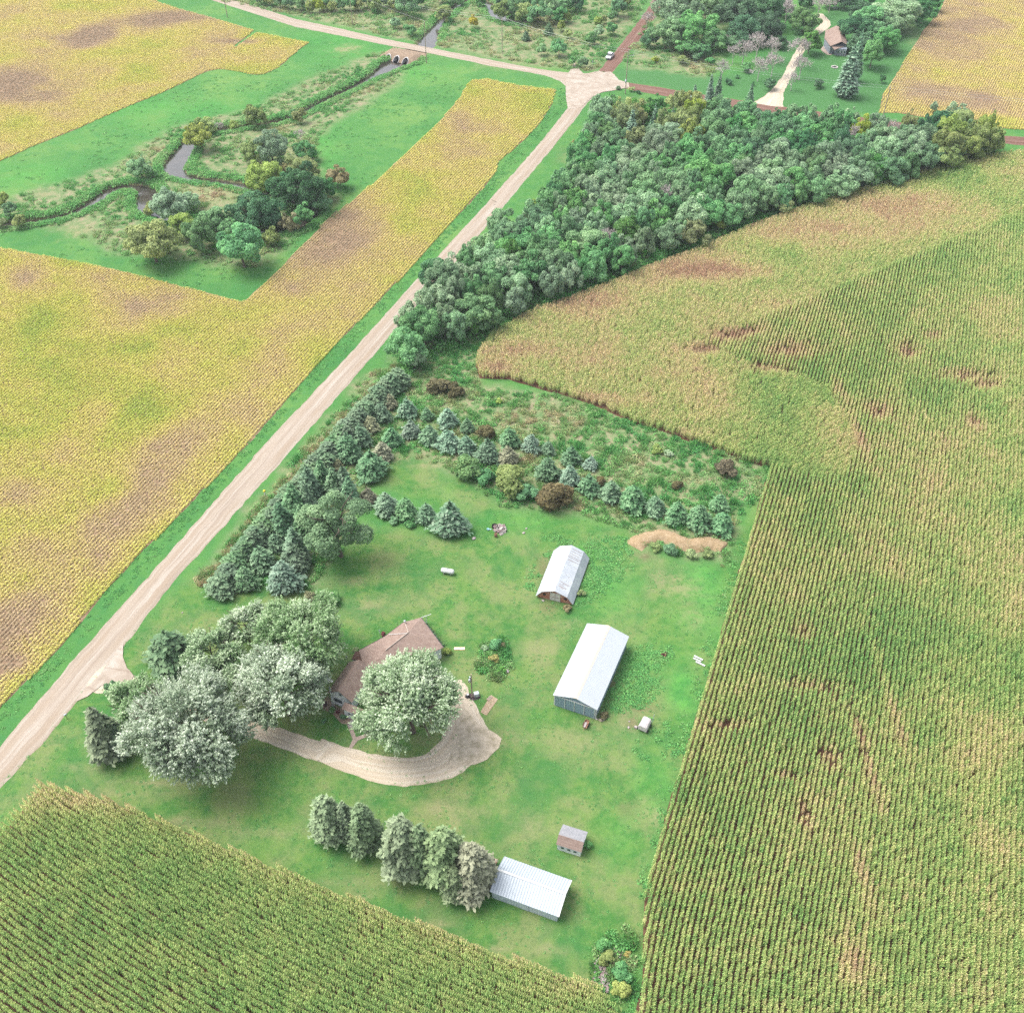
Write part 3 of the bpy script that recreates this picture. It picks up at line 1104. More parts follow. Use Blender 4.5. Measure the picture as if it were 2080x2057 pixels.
L1 = np.r_[gp(ZI, [(-250, 1160), (0, 872), (390, 412), (760, 0)]), gp(ZG, [(470, 628), (1060, 0)]), gp(ZE, [(320, 565), (520, 345), (840, 0)]), gp(ZB, [(1090, 1120), (1380, 792), (1480, 665), (1548, 580), (1560, 545), (1542, 505)])]
R1 = np.r_[gp(ZI, [(-250, 1400), (0, 1110), (240, 850), (430, 622), (700, 305), (930, 0)]), gp(ZG, [(560, 765), (1225, 0)]), gp(ZE, [(420, 620), (660, 360), (960, 0)]), gp(ZB, [(1140, 1192), (1440, 832), (1580, 655), (1640, 575), (1690, 530), (1750, 498)])]
strip('gravel_road', L1[:, :2], R1[:, :2], .012, m_road, 220, 10, .10)
U2 = gp(ZB, [(-900, -180), (0, 108), (300, 172), (500, 218), (750, 268), (1000, 318), (1200, 358), (1400, 393), (1560, 412), (1640, 413), (1700, 396)])
D2 = gp(ZB, [(-900, -135), (0, 152), (300, 212), (500, 252), (700, 290), (900, 330), (1100, 372), (1270, 400), (1400, 424), (1480, 455), (1530, 495)])
strip('gravel_road', U2, D2, .018, m_road, 160, 10, .10, seed=8)
X = gp(ZC, [(500, -60), (470, 40), (295, 275), (130, 478), (62, 560)])
Y = gp(ZC, [(640, -60), (545, 75), (430, 255), (270, 455), (165, 575)])
strip('dirt_road', X, Y, .018, m_dirt, 90, 10, .08, seed=11)
X = np.r_[gp(ZC, [(160, 640), (240, 640), (500, 680), (740, 722), (1300, 808), (1500, 838)]), gp(ZD, [(1735, 1110), (1932, 1122), (2500, 1150)])]
Y = np.r_[gp(ZC, [(100, 690), (230, 690), (420, 728), (560, 752), (1300, 870), (1500, 900)]), gp(ZD, [(1735, 1172), (1932, 1192), (2500, 1235)])]
strip('dirt_road', X, Y, .020, m_dirt, 120, 10, .08, seed=12)
# the junction apron
ap = gp(ZC, [(-130, 500), (-60, 582), (0, 590), (62, 560), (100, 572), (150, 566), (185, 590), (222, 632), (300, 655), (300, 690), (180, 712), (90, 728), (0, 772), (-80, 850), (-180, 860), (-200, 700), (-190, 600)])
t = NT('apron_gravel', .95, .12)
col = t.ramp(t.noise(.35, 4, .65, dist=.5), [(.3, P_(200, 182, 164, .43)), (.5, P_(222, 206, 188, .43)), (.7, P_(236, 226, 212, .43))])
vec = t.n("ShaderNodeVectorMath", operation='SUBTRACT')
jc = G(*ZB(1560, 600))
t.l(t.pos(), vec.inputs[0])
vec.inputs[1].default_value = G(*ZB(1380, 640))
ln = t.n("ShaderNodeVectorMath", operation='LENGTH')
t.l(vec.outputs[0], ln.inputs[0])
rg = t.math('ABSOLUTE', t.math('SUBTRACT', t.math('FRACT', t.math('MULTIPLY', t.math('ADD', ln.outputs["Value"], t.math('MULTIPLY', t.noise(.1, 2), 3.0)), .24)), .5))
col = t.mix(t.math('MULTIPLY', t.ramp(rg, [(.02, 1.0), (.07, 0.0)]), .28), col, P_(168, 138, 118))
t.base(col)
t.bump(t.noise(5.0, 4, .7), .5, .05)
m_apron = t.m
sheet('road_junction', ap, .128, m_apron, step=.8, amp=.15)

# farm driveway
cl = np.r_[gp(ZI, [(640, 440), (720, 480)])[:0], gp(ZI, [(520, 470), (640, 510), (760, 545), (1000, 610), (1300, 735), (1500, 800), (1700, 870), (1932, 945)]), gp(ZJ, [(100, 1200), (300, 1290), (500, 1355), (650, 1395), (850, 1420), (1000, 1410), (1130, 1360), (1260, 1280), (1330, 1190), (1340, 1080), (1330, 960), (1300, 820), (1270, 700)])]
wd = np.r_[[3.2, 2.4, 1.7, 1.5, 1.5, 1.5, 1.6, 1.6], [1.7, 1.8, 2.0, 2.2, 2.3, 2.4, 2.8, 3.2, 3.4, 3.2, 2.4, 1.5, .8]] * 1.12
c3 = smooth([np.array([a[0], a[1], b]) for a, b in zip(cl, wd)], 2)
d = unit(np.gradient(c3[:, :2], axis=0))
nn = np.c_[-d[:, 1], d[:, 0]]
strip('driveway', c3[:, :2] + nn * c3[:, 2:3], c3[:, :2] - nn * c3[:, 2:3], .012, m_drive, 200, 10, .05, .35, 21)
sheet('driveway_apron', gp(ZI, [(430, 622), (470, 560), (560, 470), (690, 300), (690, 370), (710, 430), (750, 475), (720, 560), (660, 520), (570, 530), (500, 590)]), .126, m_apron, step=.8, amp=.2)
sheet('parking_apron', gp(ZJ, [(1290, 900), (1340, 930), (1400, 1010), (1460, 1060), (1540, 1100), (1625, 1160), (1600, 1230), (1500, 1310), (1400, 1360), (1280, 1400), (1200, 1400), (1240, 1250), (1270, 1150), (1260, 1030)]), .070, m_drive, step=.8, amp=.3)
# neighbour's drive
cl = gp(ZC, [(1390, 830), (1440, 760), (1490, 680), (1540, 600), (1590, 500), (1640, 400), (1700, 320), (1780, 250), (1850, 200), (1830, 150), (1790, 110)])
wd = [5.5, 3.0, 1.9, 1.6, 1.5, 1.5, 1.5, 1.8, 2.2, 1.8, 1.5]
c3 = smooth([np.array([a[0], a[1], b]) for a, b in zip(cl, wd)], 2)
d = unit(np.gradient(c3[:, :2], axis=0))
nn = np.c_[-d[:, 1], d[:, 0]]
strip('neighbour_drive', c3[:, :2] + nn * c3[:, 2:3], c3[:, :2] - nn * c3[:, 2:3], .024, m_drive, 90, 8, .04, .3, 22)

# ------------------------------------------------------------------ field soils
def soilmat(name, c0, c1, c2):
    t = NT(name, .98, .05)
    t.base(t.ramp(t.noise(.8, 4, .65), [(.3, c0), (.5, c1), (.7, c2)]))
    t.bump(t.noise(2.5, 4, .7), .6, .15)
    return t.m


m_soy_soil = soilmat('soybean_soil', P_(152, 124, 100, .44), P_(180, 152, 124, .44), P_(202, 176, 144, .44))
m_corn_soil = soilmat('corn_soil', P_(104, 76, 64, .4), P_(134, 98, 82, .4), P_(160, 122, 100, .4))
for nme, pl in (('soybean_field_soil', soy_nw), ('soybean_field_soil', soy_sw), ('soybean_field_soil', soy_ne)):
    sheet(nme, pl, .012, m_soy_soil, step=2.5, amp=.3)
sheet('corn_field_soil', corn_e, .012, m_corn_soil, step=2.5, amp=.25)
sheet('corn_field_soil', corn_sw, .012, m_corn_soil, step=2.5, amp=.25)

# ------------------------------------------------------------------ scattered ground cover and crops
def scatter(name, variants, pos, rot, scl, tint, label, cat, kind="stuff", idx=None):
    n = len(pos)
    pos = np.asarray(pos, np.float32)
    me = bpy.data.meshes.new(name)
    me.vertices.add(n)
    me.vertices.foreach_set("co", pos.ravel())
    for a, vals in (("rot", rot), ("scl", scl), ("tint", tint)):
        at = me.attributes.new(a, 'FLOAT', 'POINT')
        at.data.foreach_set("value", np.asarray(vals, np.float32))
    at = me.attributes.new("pick", 'INT', 'POINT')
    at.data.foreach_set("value", (idx if idx is not None else rng.integers(0, len(variants), n)).astype(np.int32))
    c = bpy.data.collections.new(name + "_plants")
    for i, m in enumerate(variants):
        o = bpy.data.objects.new(f"{name}_{i}", m)
        c.objects.link(o)
    ng = bpy.data.node_groups.new(name, 'GeometryNodeTree')
    ng.interface.new_socket("Geometry", in_out='INPUT', socket_type='NodeSocketGeometry')
    ng.interface.new_socket("Geometry", in_out='OUTPUT', socket_type='NodeSocketGeometry')
    N = ng.nodes.new
    gi, go_ = N("NodeGroupInput"), N("NodeGroupOutput")
    ip = N("GeometryNodeInstanceOnPoints")
    ci = N("GeometryNodeCollectionInfo")
    ci.inputs["Collection"].default_value = c
    ci.inputs["Separate Children"].default_value = True
    ci.inputs["Reset Children"].default_value = True

    def na(nm, ty='FLOAT'):
        k = N("GeometryNodeInputNamedAttribute")
        k.data_type = ty
        k.inputs["Name"].default_value = nm
        return k.outputs["Attribute"]
    cx = N("ShaderNodeCombineXYZ")
    ng.links.new(na("rot"), cx.inputs[2])
    ng.links.new(gi.outputs[0], ip.inputs["Points"])
    ng.links.new(ci.outputs[0], ip.inputs["Instance"])
    ip.inputs["Pick Instance"].default_value = True
    ng.links.new(na("pick", 'INT'), ip.inputs["Instance Index"])
    ng.links.new(cx.outputs[0], ip.inputs["Rotation"])
    ng.links.new(na("scl"), ip.inputs["Scale"])
    ng.links.new(ip.outputs[0], go_.inputs[0])
    o = bpy.data.objects.new(name, me)
    link(o)
    md = o.modifiers.new("scatter", 'NODES')
    md.node_group = ng
    tag(o, label, cat, None, kind)
    return o


m_corn = tintmat('corn_leaf', [(0.0, P_(98, 136, 78, 1.4)), (.28, P_(138, 160, 96, 1.35)), (.5, P_(172, 176, 116, 1.2)), (.72, P_(206, 190, 146, 1.02)), (1.0, P_(192, 156, 132, .82))], trans=.35, vamp=.5)
m_soy = tintmat('soybean_leaf', [(0.0, P_(170, 194, 92, .80)), (.25, P_(214, 212, 108, .82)), (.5, P_(228, 212, 138, .82)), (.75, P_(212, 190, 150, .82)), (1.0, P_(188, 168, 142, .74))], vamp=.3)
m_weed = tintmat('wild_plants', [(0.0, P_(84, 146, 84, 1.0)), (.2, P_(116, 174, 98, 1.0)), (.4, P_(138, 168, 112, 1.0)), (.6, P_(180, 180, 130, .9)), (.8, P_(210, 188, 158, .8)), (1.0, P_(150, 108, 90, .7))], trans=.35, vamp=.3)


def corn_variant(seed):
    g = np.random.default_rng(seed)
    C, Nn, S, A, V, asp = [], [], [], [], [], []
    vs, fs, v, v2 = [], [], [], []

    def quad(p0, p1, p2, w0, w1, side, val):
        o = len(vs)
        s = side
        vs.extend([p0 - s * w0, p0 + s * w0, p1 + s * w1, p1 - s * w1, p2])
        fs.append((o, o + 1, o + 2, o + 3))
        fs.append((o + 3, o + 2, o + 4, o + 4))
        v.extend([val, val])
        b = g.random()
        v2.extend([b, b])
    for k in range(5):
        y = (k + .5) / 5 - .5 + g.normal() * .03
        b = np.array([g.normal() * .03, y, 0])
        H = g.uniform(1.9, 2.35)
        th0 = g.normal() * .5
        for j in range(9):
            z = H * (.25 + .72 * j / 8)
            th = th0 + j * math.pi + g.normal() * .45
            d = np.array([math.cos(th), math.sin(th) * .8, 0])
            s = np.array([-math.sin(th), math.cos(th), 0])
            L = g.uniform(.22, .37) * (1.0 if j < 7 else .8)
            up = g.uniform(.18, .34) * (1 if j < 6 else 1.35)
            p0 = b + np.array([0, 0, z])
            p1 = p0 + d * L * .6 + np.array([0, 0, up])
            p2 = p0 + d * L * 1.25 + np.array([0, 0, up * .3 - .1])
            quad(p0, p1, p2, .035, .055, s, np.clip(.25 + .05 * j + g.normal() * .15, 0, 1))
        for j in range(3):
            th = g.random() * 6.28
            d = np.array([math.cos(th), math.sin(th), 0])
            p0 = b + np.array([0, 0, H])
            quad(p0, p0 + d * .06 + np.array([0, 0, .2]), p0 + d * .16 + np.array([0, 0, .34]), .02, .03, np.array([-d[1], d[0], 0]), .92)
        p0 = b
        quad(p0, b + np.array([0, 0, H * .7]), b + np.array([0, 0, H]), .018, .018, np.array([1.0, 0, 0]), .5)
    # mix of quads and triangles: degenerate last vertex handled as triangle pairs
    tr = []
    tv, tv2 = [], []
    for f, a, b_ in zip(fs, v, v2):
        tr.append((f[0], f[1], f[2]))
        tv.append(a)
        tv2.append(b_)
        if f[3] != f[2]:
            if f[0] != f[3]:
                tr.append((f[0], f[2], f[3]))
                tv.append(a)
                tv2.append(b_)
    return npmesh(f'corn_{seed}', np.array(vs), None, [m_corn], {"v": tv, "v2": tv2}, tris=tr)


def clump_variant(nm, seed, mat, n, r, h, leaf, up=.4, dome=True, asp=1.5):
    g = np.random.default_rng(seed)
    th = g.random(n) * 6.28
    rr = np.sqrt(g.random(n)) * r
    z = h * (np.sqrt(np.clip(1 - (rr / r) ** 2, 0, 1)) if dome else 1) * g.uniform(.45, 1.05, n)
    p = np.stack([rr * np.cos(th), rr * np.sin(th), z], 1)
    ax = np.stack([np.cos(th), np.sin(th), np.full(n, up)], 1) + g.normal(size=(n, 3)) * .5
    no = g.normal(size=(n, 3)) * .5 + np.array([0, 0, 1.0])
    return leaves_mesh(nm, p, no, leaf * g.uniform(.6, 1.3, n), asp, ax, g, mat, g.random(n))


def grass_variant(nm, seed, mat, n, r, h):
    g = np.random.default_rng(seed)
    th = g.random(n) * 6.28
    rr = np.sqrt(g.random(n)) * r
    p = np.stack([rr * np.cos(th), rr * np.sin(th), np.zeros(n)], 1)
    d = np.stack([np.cos(th) * .4, np.sin(th) * .4, np.ones(n)], 1) + g.normal(size=(n, 3)) * .3
    d = unit(d) * (h * g.uniform(.6, 1.2, n))[:, None]
    s = unit(np.cross(d, g.normal(size=(n, 3)))) * .05
    tip = p + d
    vs = np.stack([p - s, p + s, tip + s * .6, tip - s * .6], 1).reshape(-1, 3)
    return npmesh(nm, vs, np.arange(4 * n).reshape(n, 4), [mat], {"v": g.random(n), "v2": g.random(n)})


CORN = [corn_variant(700 + i) for i in range(6)]
SOY = [clump_variant(f'soy_{i}', 720 + i, m_soy, 44, .56, .55, .19, .2) for i in range(5)]
for m_ in SOY:
    co = np.zeros(len(m_.vertices) * 3, np.float32)
    m_.vertices.foreach_get("co", co)
    co = co.reshape(-1, 3)
    co[:, 1] *= .62
    co[:, 2] *= .8
    m_.vertices.foreach_set("co", co.ravel())
WEED = [clump_variant(f'weed_{i}', 740 + i, m_weed, 42, .75, .62, .22, .5) for i in range(4)] + [grass_variant(f'tuft_{i}', 760 + i, m_weed, 60, .6, .85) for i in range(3)]
LOW = [clump_variant(f'low_{i}', 780 + i, m_weed, 34, .6, .16, .17, .2) for i in range(4)]


def rows(poly, ang, row, step, jit=.06, bend=None):
    """points on parallel rows inside a field outline; ang = row direction"""
    u = np.array([math.cos(ang), math.sin(ang)])
    nrm = np.array([-u[1], u[0]])
    a = poly @ u
    b = poly @ nrm
    A = np.arange(a.min(), a.max(), step)
    B = np.arange(b.min(), b.max(), row)
    gA, gB = np.meshgrid(A, B)
    gA = gA + rng.uniform(-step * .3, step * .3, gA.shape)
    gB0 = gB + (bend(gA, gB) if bend else 0)
    gB0 = gB0 + rng.normal(size=gB.shape) * jit
    x = gA * u[0] + gB0 * nrm[0]
    y = gA * u[1] + gB0 * nrm[1]
    x, y = x.ravel(), y.ravel()
    m = pip(x, y, poly) & (np.abs(x) < (y * cp_ + HC * sp_) * .5 + 14) & (y > 40) & (y < 500)
    return x[m], y[m]


def g_at(x, y, px, py, rx, ry, rot=0.0):
    """soft patch weight at ground points, centre/radii as seen in the photograph"""
    cx, cy, _ = G(px, py)
    a = MPP(px, py) * rx
    v = (py - CY) / F
    b = MPP(px, py) * ry / (sp_ + v * cp_)
    dx, dy = x - cx, y - cy
    c_, s_ = math.cos(rot), math.sin(rot)
    dx, dy = dx * c_ + dy * s_, -dx * s_ + dy * c_
    return np.exp(-((dx / a) ** 2 + (dy / b) ** 2))


# direction of the main road and its perpendicular give the row directions
va = np.array(G(1100, 300)[:2]) - np.array(G(300, 1240)[:2])
ANG = math.atan2(va[1], va[0])
print('road angle', math.degrees(ANG))
e1 = np.array(G(*ZP(1452, 885))[:2]) - np.array(G(*ZP(1300, 1395))[:2])
ANG_E = math.atan2(e1[1], e1[0])
print('corn edge angle', math.degrees(ANG_E))
e2 = np.array(G(*ZP(1010, 1828))[:2]) - np.array(G(*ZP(330, 1562))[:2])
ANG_S = math.atan2(e2[1], e2[0])
print('sw corn angle', math.degrees(ANG_S))
ROW = .80


def bendE(a, b):
    # rows swing gently near the bottom of the photograph, as the planter followed the curved edge
    t_ = np.clip((75 - a) / 45, 0, 1)
    return -9.0 * t_ ** 2


x, y = rows(corn_e, ANG_E, ROW, .92, .05, bendE)
inh = pip(x, y, corn_head)
x, y = x[~inh], y[~inh]
rotE = np.full(len(x), ANG_E - math.pi / 2)
e3 = np.array(G(*ZP(1932, 403))[:2]) - np.array(G(*ZP(1340, 650))[:2])
ANG_H = math.atan2(e3[1], e3[0])
xh, yh = rows(corn_head, ANG_H, .76, .92, .10)
mm = pip(xh, yh, corn_e)
xh, yh = xh[mm], yh[mm]
rotH = np.full(len(xh), ANG_H - math.pi / 2)
X_, Y_ = np.r_[x, xh], np.r_[y, yh]
rt = np.r_[rotE, rotH]
hd = np.r_[np.zeros(len(x)), np.ones(len(xh))]
dry = .28 + .42 * (fnoise(X_, Y_, 26, 41) - .5) * 2 * .8 + .34 * (fnoise(X_, Y_, 5, 42) - .5) + .12 * hd
thin = np.zeros(len(X_))
for px, py, rx, ry, k in [(1480, 560, 90, 20, .35), (1350, 560, 170, 30, .3), (1200, 620, 100, 26, .35), (1650, 480, 120, 26, .4), (1850, 420, 120, 30, .3), (1040, 720, 60, 20, .35), (1000, 760, 40, 14, .4), (1150, 820, 120, 12, .4), (1300, 890, 120, 10, .4), (1700, 800, 14, 40, .4), (1745, 900, 10, 60, .4),
                              (1800, 1420, 10, 120, .4), (1770, 1600, 10, 90, .35), (1745, 1780, 14, 60, .45), (1730, 1960, 40, 60, .45), (2000, 1700, 60, 120, .3), (2020, 1500, 60, 60, .25)]:
    dry = dry + g_at(X_, Y_, px, py, rx, ry) * k
for px, py, rx, ry in [(1600, 720, 60, 18), (1470, 690, 40, 12), (1430, 715, 30, 10), (1560, 755, 50, 10), (1510, 680, 34, 10), (1780, 840, 30, 20), (1960, 770, 60, 12), (2000, 790, 30, 10), (1890, 690, 20, 8), (1590, 1580, 16, 10), (1630, 1660, 12, 26), (1480, 1480, 40, 10), (1630, 1290, 20, 20), (1840, 720, 26, 14), (1975, 865, 14, 14),
                       (1680, 1540, 20, 30), (1640, 1400, 50, 10), (1370, 1480, 50, 10), (1745, 1500, 10, 40)]:
    gq = g_at(X_, Y_, px, py, rx, ry)
    dry = dry + gq * .45
    thin = thin + gq * 1.0
pr = rng.random(len(X_))
keep = pr > np.clip(thin * .30, 0, .45)
X_, Y_, rt, dry, thin, hd = [a[keep] for a in (X_, Y_, rt, dry, thin, hd)]
sc_ = np.clip(.98 - thin * .22 - .10 * hd + rng.normal(size=len(X_)) * .05, .55, 1.15)
scatter('corn_plants', CORN, np.c_[X_, Y_, np.full(len(X_), .01)], rt + np.where(rng.random(len(rt)) < .5, 0, math.pi) + rng.normal(size=len(rt)) * .03, sc_, np.clip(dry + rng.normal(size=len(rt)) * .07, 0, 1),
        "ripening corn in long rows filling the big field east of the farmyard", "corn")
print('corn east', len(X_))


def bendS(a, b):
    return 2.2 * np.sin(a / 30.0 + .5)


x, y = rows(corn_sw, ANG_S - .10, .86, .80, .05, bendS)
d0, _ = seg_dist(x, y, gp(ZP, [(0, 1578), (82, 1484), (200, 1512), (330, 1562), (480, 1625), (620, 1682), (760, 1735), (900, 1790), (1120, 1862)]))
dry = .20 + .24 * (fnoise(x, y, 14, 51) - .5) + .34 * (fnoise(x, y, 2.0, 52) - .5) + .28 * np.exp(-d0 / 2.2) + g_at(x, y, 150, 1640, 90, 30) * .25
scatter('corn_plants', CORN, np.c_[x, y, np.full(len(x), .01)], np.full(len(x), ANG_S - .10 - math.pi / 2) + rng.normal(size=len(x)) * .05, np.clip(1.0 + rng.normal(size=len(x)) * .06, .8, 1.2), np.clip(dry, 0, 1),
        "greener corn filling the triangular field below the lawn and driveway", "corn")
print('corn sw', len(x))

YEL = {'soy_nw': (soy_nw, [(60, 190, 130, 34, .42), (185, 75, 50, 20, .5), (170, 85, 70, 26, .3), (370, 35, 80, 16, .5), (300, 45, 60, 20, .4), (20, 160, 60, 30, .4), (480, 85, 60, 5, .3)], .40),
       'soy_sw': (soy_sw, [(190, 560, 120, 30, .36), (60, 560, 40, 40, .3), (330, 620, 130, 40, .26), (700, 470, 70, 60, .34), (30, 1350, 34, 20, .45), (60, 1020, 80, 60, .25), (930, 260, 40, 40, .22), (60, 1120, 60, 40, .3)], .33),
       'soy_ne': (soy_ne, [(1900, 60, 90, 90, .30), (1960, 20, 60, 60, .3), (1850, 180, 60, 40, .3), (1980, 200, 70, 24, .3), (2040, 220, 60, 20, .3)], .40)}
for nm, (pl, patches, b0) in YEL.items():
    ang = ANG if nm != 'soy_ne' else math.atan2(*(np.array(G(*ZD(1240, 100))[:2]) - np.array(G(*ZD(880, 620))[:2]))[::-1])
    x, y = rows(pl, ang, .80, .62, .04)
    tnt = b0 - .04 + .60 * (fnoise(x, y, 18, 61, 5) - .5) + .40 * (fnoise(x * .35 + y * .1, y * .35, 3.0, 62) - .5)
    br = np.zeros(len(x))
    for px, py, rx, ry, k in patches:
        br = br + g_at(x, y, px, py, rx, ry) * k
    if nm == 'soy_sw':
        rdd, _ = seg_dist(x, y, L1[:, :2])
        fy = np.clip((230 - y) / 60, 0, 1)
        br = br + .42 * fy * np.exp(-((rdd - 15) / 9.0) ** 2) * (1 - np.clip((95 - y) / 20, 0, 1) * .5)
        br = br + .30 * g_at(x, y, 640, 520, 130, 110)
        for px, py, rx, ry in [(170, 780, 130, 70), (90, 700, 80, 60), (340, 700, 90, 40), (60, 860, 70, 60), (800, 300, 60, 60), (960, 190, 70, 20), (840, 400, 40, 60), (120, 970, 60, 30)]:
            br = br - g_at(x, y, px, py, rx, ry) * .14
    br = br * (.6 + .8 * fnoise(x, y, 9, 63))
    tnt = np.clip(tnt + br, .04, 1)
    kp = rng.random(len(x)) > np.clip((tnt - .62) * .8, 0, .3)
    x, y, tnt = x[kp], y[kp], tnt[kp]
    s_ = np.clip(1.02 - (tnt - .4) * .55 + rng.normal(size=len(x)) * .05, .55, 1.15)
    scatter('soybean_plants', SOY, np.c_[x, y, np.full(len(x), .0)], ang + rng.normal(size=len(x)) * .06 + np.where(rng.random(len(x)) < .5, 0, math.pi), s_, tnt,
            {'soy_nw': "yellowing soybeans with brown blotches above the green grass strip", 'soy_sw': "yellow and brown soybeans in rows beside the gravel road", 'soy_ne': "striped ripening soybeans beyond the dirt road at the top right"}[nm], "soybeans")
    print(nm, len(x))


def fill(poly, dens, seed, extra=None):
    g = np.random.default_rng(seed)
    p = np.asarray(poly)
    lo, hi = p.min(0), p.max(0)
    n = int((hi[0] - lo[0]) * (hi[1] - lo[1]) * dens)
    x = g.uniform(lo[0], hi[0], n)
    y = g.uniform(lo[1], hi[1], n)
    m = pip(x, y, p) & (creek_t(x, y) > .3)
    return x[m], y[m]


def ground_cover(name, polys, dens, variants, tfun, smin, smax, label, seed, keepn=None):
    xs, ys = [], []
    for i, p in enumerate(polys):
        a, b = fill(p, dens if isinstance(dens, (int, float)) else dens[i], seed + i)
        xs.append(a)
        ys.append(b)
    x, y = np.concatenate(xs), np.concatenate(ys)
    if keepn is not None:
        k = keepn(x, y)
        x, y = x[k], y[k]
    g = np.random.default_rng(seed)
    z = zground(x, y)
    scatter(name, variants, np.c_[x, y, z], g.random(len(x)) * 6.28, g.uniform(smin, smax, len(x)) * (.7 + .6 * fnoise(x, y, 5, seed)), np.clip(tfun(x, y) + g.normal(size=len(x)) * .06, 0, 1), label, "wild plants")
    print(name, len(x))


def tan_at(x, y):
    s = np.zeros(len(x))
    for px, py, rx, ry, k in TANS:
        s = np.maximum(s, g_at(x, y, px, py, rx, ry) * k)
    return s


nb = lambda sc, sd, th: (lambda x, y: fnoise(x, y, sc, sd) > th)
ground_cover('creek_side_weeds', [creek_rough], .42, WEED, lambda x, y: .30 + .5 * (fnoise(x, y, 7, 71) - .5) * 1.6 + .35 * tan_at(x, y) - .18 * np.exp(-creek_t(x, y) / 3), .55, 1.25,
             "tangled weeds and tall grass along the winding creek", 810, lambda x, y: (fnoise(x, y, 6, 72) > .40) | (creek_t(x, y) < 4))
bank = []
for c_ in CREEKS:
    d = unit(np.gradient(c_[:, :2], axis=0))
    nn = np.c_[-d[:, 1], d[:, 0]]
    for s in (1, -1):
        for o_ in np.arange(.7, 3.4, .55):
            dd = densify(c_[:, :2] + nn * s * (c_[:, 2:3] + o_), .75, False)
            bank.append(dd)
bk = np.concatenate(bank)
bk += rng.normal(size=bk.shape) * .3
kk = (creek_t(bk[:, 0], bk[:, 1]) > .45)
rd, _ = seg_dist(bk[:, 0], bk[:, 1], (U2 + D2) / 2)
kk &= rd > 7
bk = bk[kk]
scatter('bank_growth', WEED[:4], np.c_[bk, zground(bk[:, 0], bk[:, 1])], rng.random(len(bk)) * 6.28, rng.uniform(.7, 1.45, len(bk)), np.clip(.16 + .5 * (fnoise(bk[:, 0], bk[:, 1], 5, 77) - .4), 0, 1), "dark leafy growth crowding both banks of the creek", "wild plants")
ground_cover('meadow_weeds', [north_rough, ne_rough], .34, WEED, lambda x, y: .34 + .6 * (fnoise(x, y, 9, 73) - .5) * 1.5 + .3 * tan_at(x, y), .6, 1.4,
             "rough grass and bushy weeds beyond the upper road", 820, lambda x, y: (fnoise(x, y, 8, 74) > .42) & (np.abs(x) < y * .6))
ground_cover('tree_lot_weeds', [weeds_n], 1.0, WEED, lambda x, y: .26 + .8 * (fnoise(x, y, 5, 75) - .5) * 1.5 + .2 * (fnoise(x, y, 1.6, 76) - .5), .5, 1.1,
             "dense mixed weeds and dry grass between the young spruces and the corn", 830)
wedge = gp(ZP, [(1452, 885), (1440, 960), (1375, 1160), (1300, 1400), (1240, 1600), (1222, 1700), (1216, 1850), (1185, 1930), (1120, 1870), (1160, 1790), (1205, 1760), (1205, 1650), (1225, 1590), (1280, 1400), (1340, 1160), (1380, 1060), (1400, 960)])
ground_cover('yard_weeds', [wedge, gp(ZK, [(560, 130), (800, 60), (950, 200), (930, 330), (800, 520), (700, 620), (640, 560), (770, 250)]), gp(ZK, [(350, 200), (520, 120), (440, 300), (340, 480), (250, 430)]), gp(ZK, [(1080, 880), (1400, 900), (1440, 1100), (1300, 1300), (1100, 1420), (900, 1420), (860, 1380), (1000, 1050)]), gp(ZK, [(1200, 1450), (1500, 1500), (1450, 1760), (1250, 1850), (1100, 1700)]), gp(ZH, [(800, 860), (1150, 900), (1180, 1050), (1000, 1200), (960, 1000), (820, 940), (700, 880)])],
             [1.1, 3.2, 3.0, 3.0, 1.5, 2.2], LOW, lambda x, y: .14 + .25 * (fnoise(x, y, 4, 78) - .5), .5, 1.2, "low bright leafy weeds spreading over the lawn around the sheds and barn", 840, nb(5, 79, .42))
ditch = [np.r_[L1[:, :2] + np.array([-.3, 0.1]), (L1[:, :2] + np.array([-5.0, 2.0]))[::-1]]]
ground_cover('ditch_grass', ditch, 1.8, LOW, lambda x, y: .10 + .3 * (fnoise(x, y, 5, 80) - .5), .5, 1.0, "thick dark green grass in the ditch beside the gravel road", 850, lambda x, y: (~pip(x, y, soy_sw)) & (fnoise(x, y, 3, 81) > .36) & (seg_dist(x, y, L1[:, :2])[0] > 1.6))
hedge_strip = gp(ZG, [(60, 1470), (170, 1380), (320, 1180), (500, 980), (700, 760), (900, 540), (1100, 320), (1220, 190), (1260, 200), (1130, 350), (940, 570), (740, 790), (540, 1010), (370, 1200), (220, 1390), (180, 1520), (90, 1510)])
ground_cover('roadside_dry_grass', [hedge_strip], 2.2, WEED[4:] + WEED[:1], lambda x, y: .62 + .4 * (fnoise(x, y, 3, 82) - .5), .5, 1.0, "tan seeded grass between the road and the cedar row", 860)
east_verge = gp(ZE, [(180, 980), (150, 1130), (240, 1160), (330, 1120), (480, 1000), (760, 920), (1000, 800), (1230, 700), (1450, 620), (1900, 450), (2600, 160), (3300, -120), (3700, -230), (3700, -170), (3300, -40), (2600, 240), (1900, 530), (1450, 700), (1230, 740), (1000, 850), (800, 950), (640, 1130), (700, 1250), (420, 1170)])
ground_cover('verge_grass', [east_verge], .8, LOW, lambda x, y: .03 + .2 * (fnoise(x, y, 5, 84) - .5), .6, 1.3, "dark green grass lane between the long wood and the corn", 870)
ground_cover('lawn_grass_tufts', [farm_lawn], .9, LOW, lambda x, y: .17 + .35 * (fnoise(x, y, 4, 88) - .5), .22, .5, "short uneven grass tufts all over the farm lawn", 890, nb(4, 89, .44))
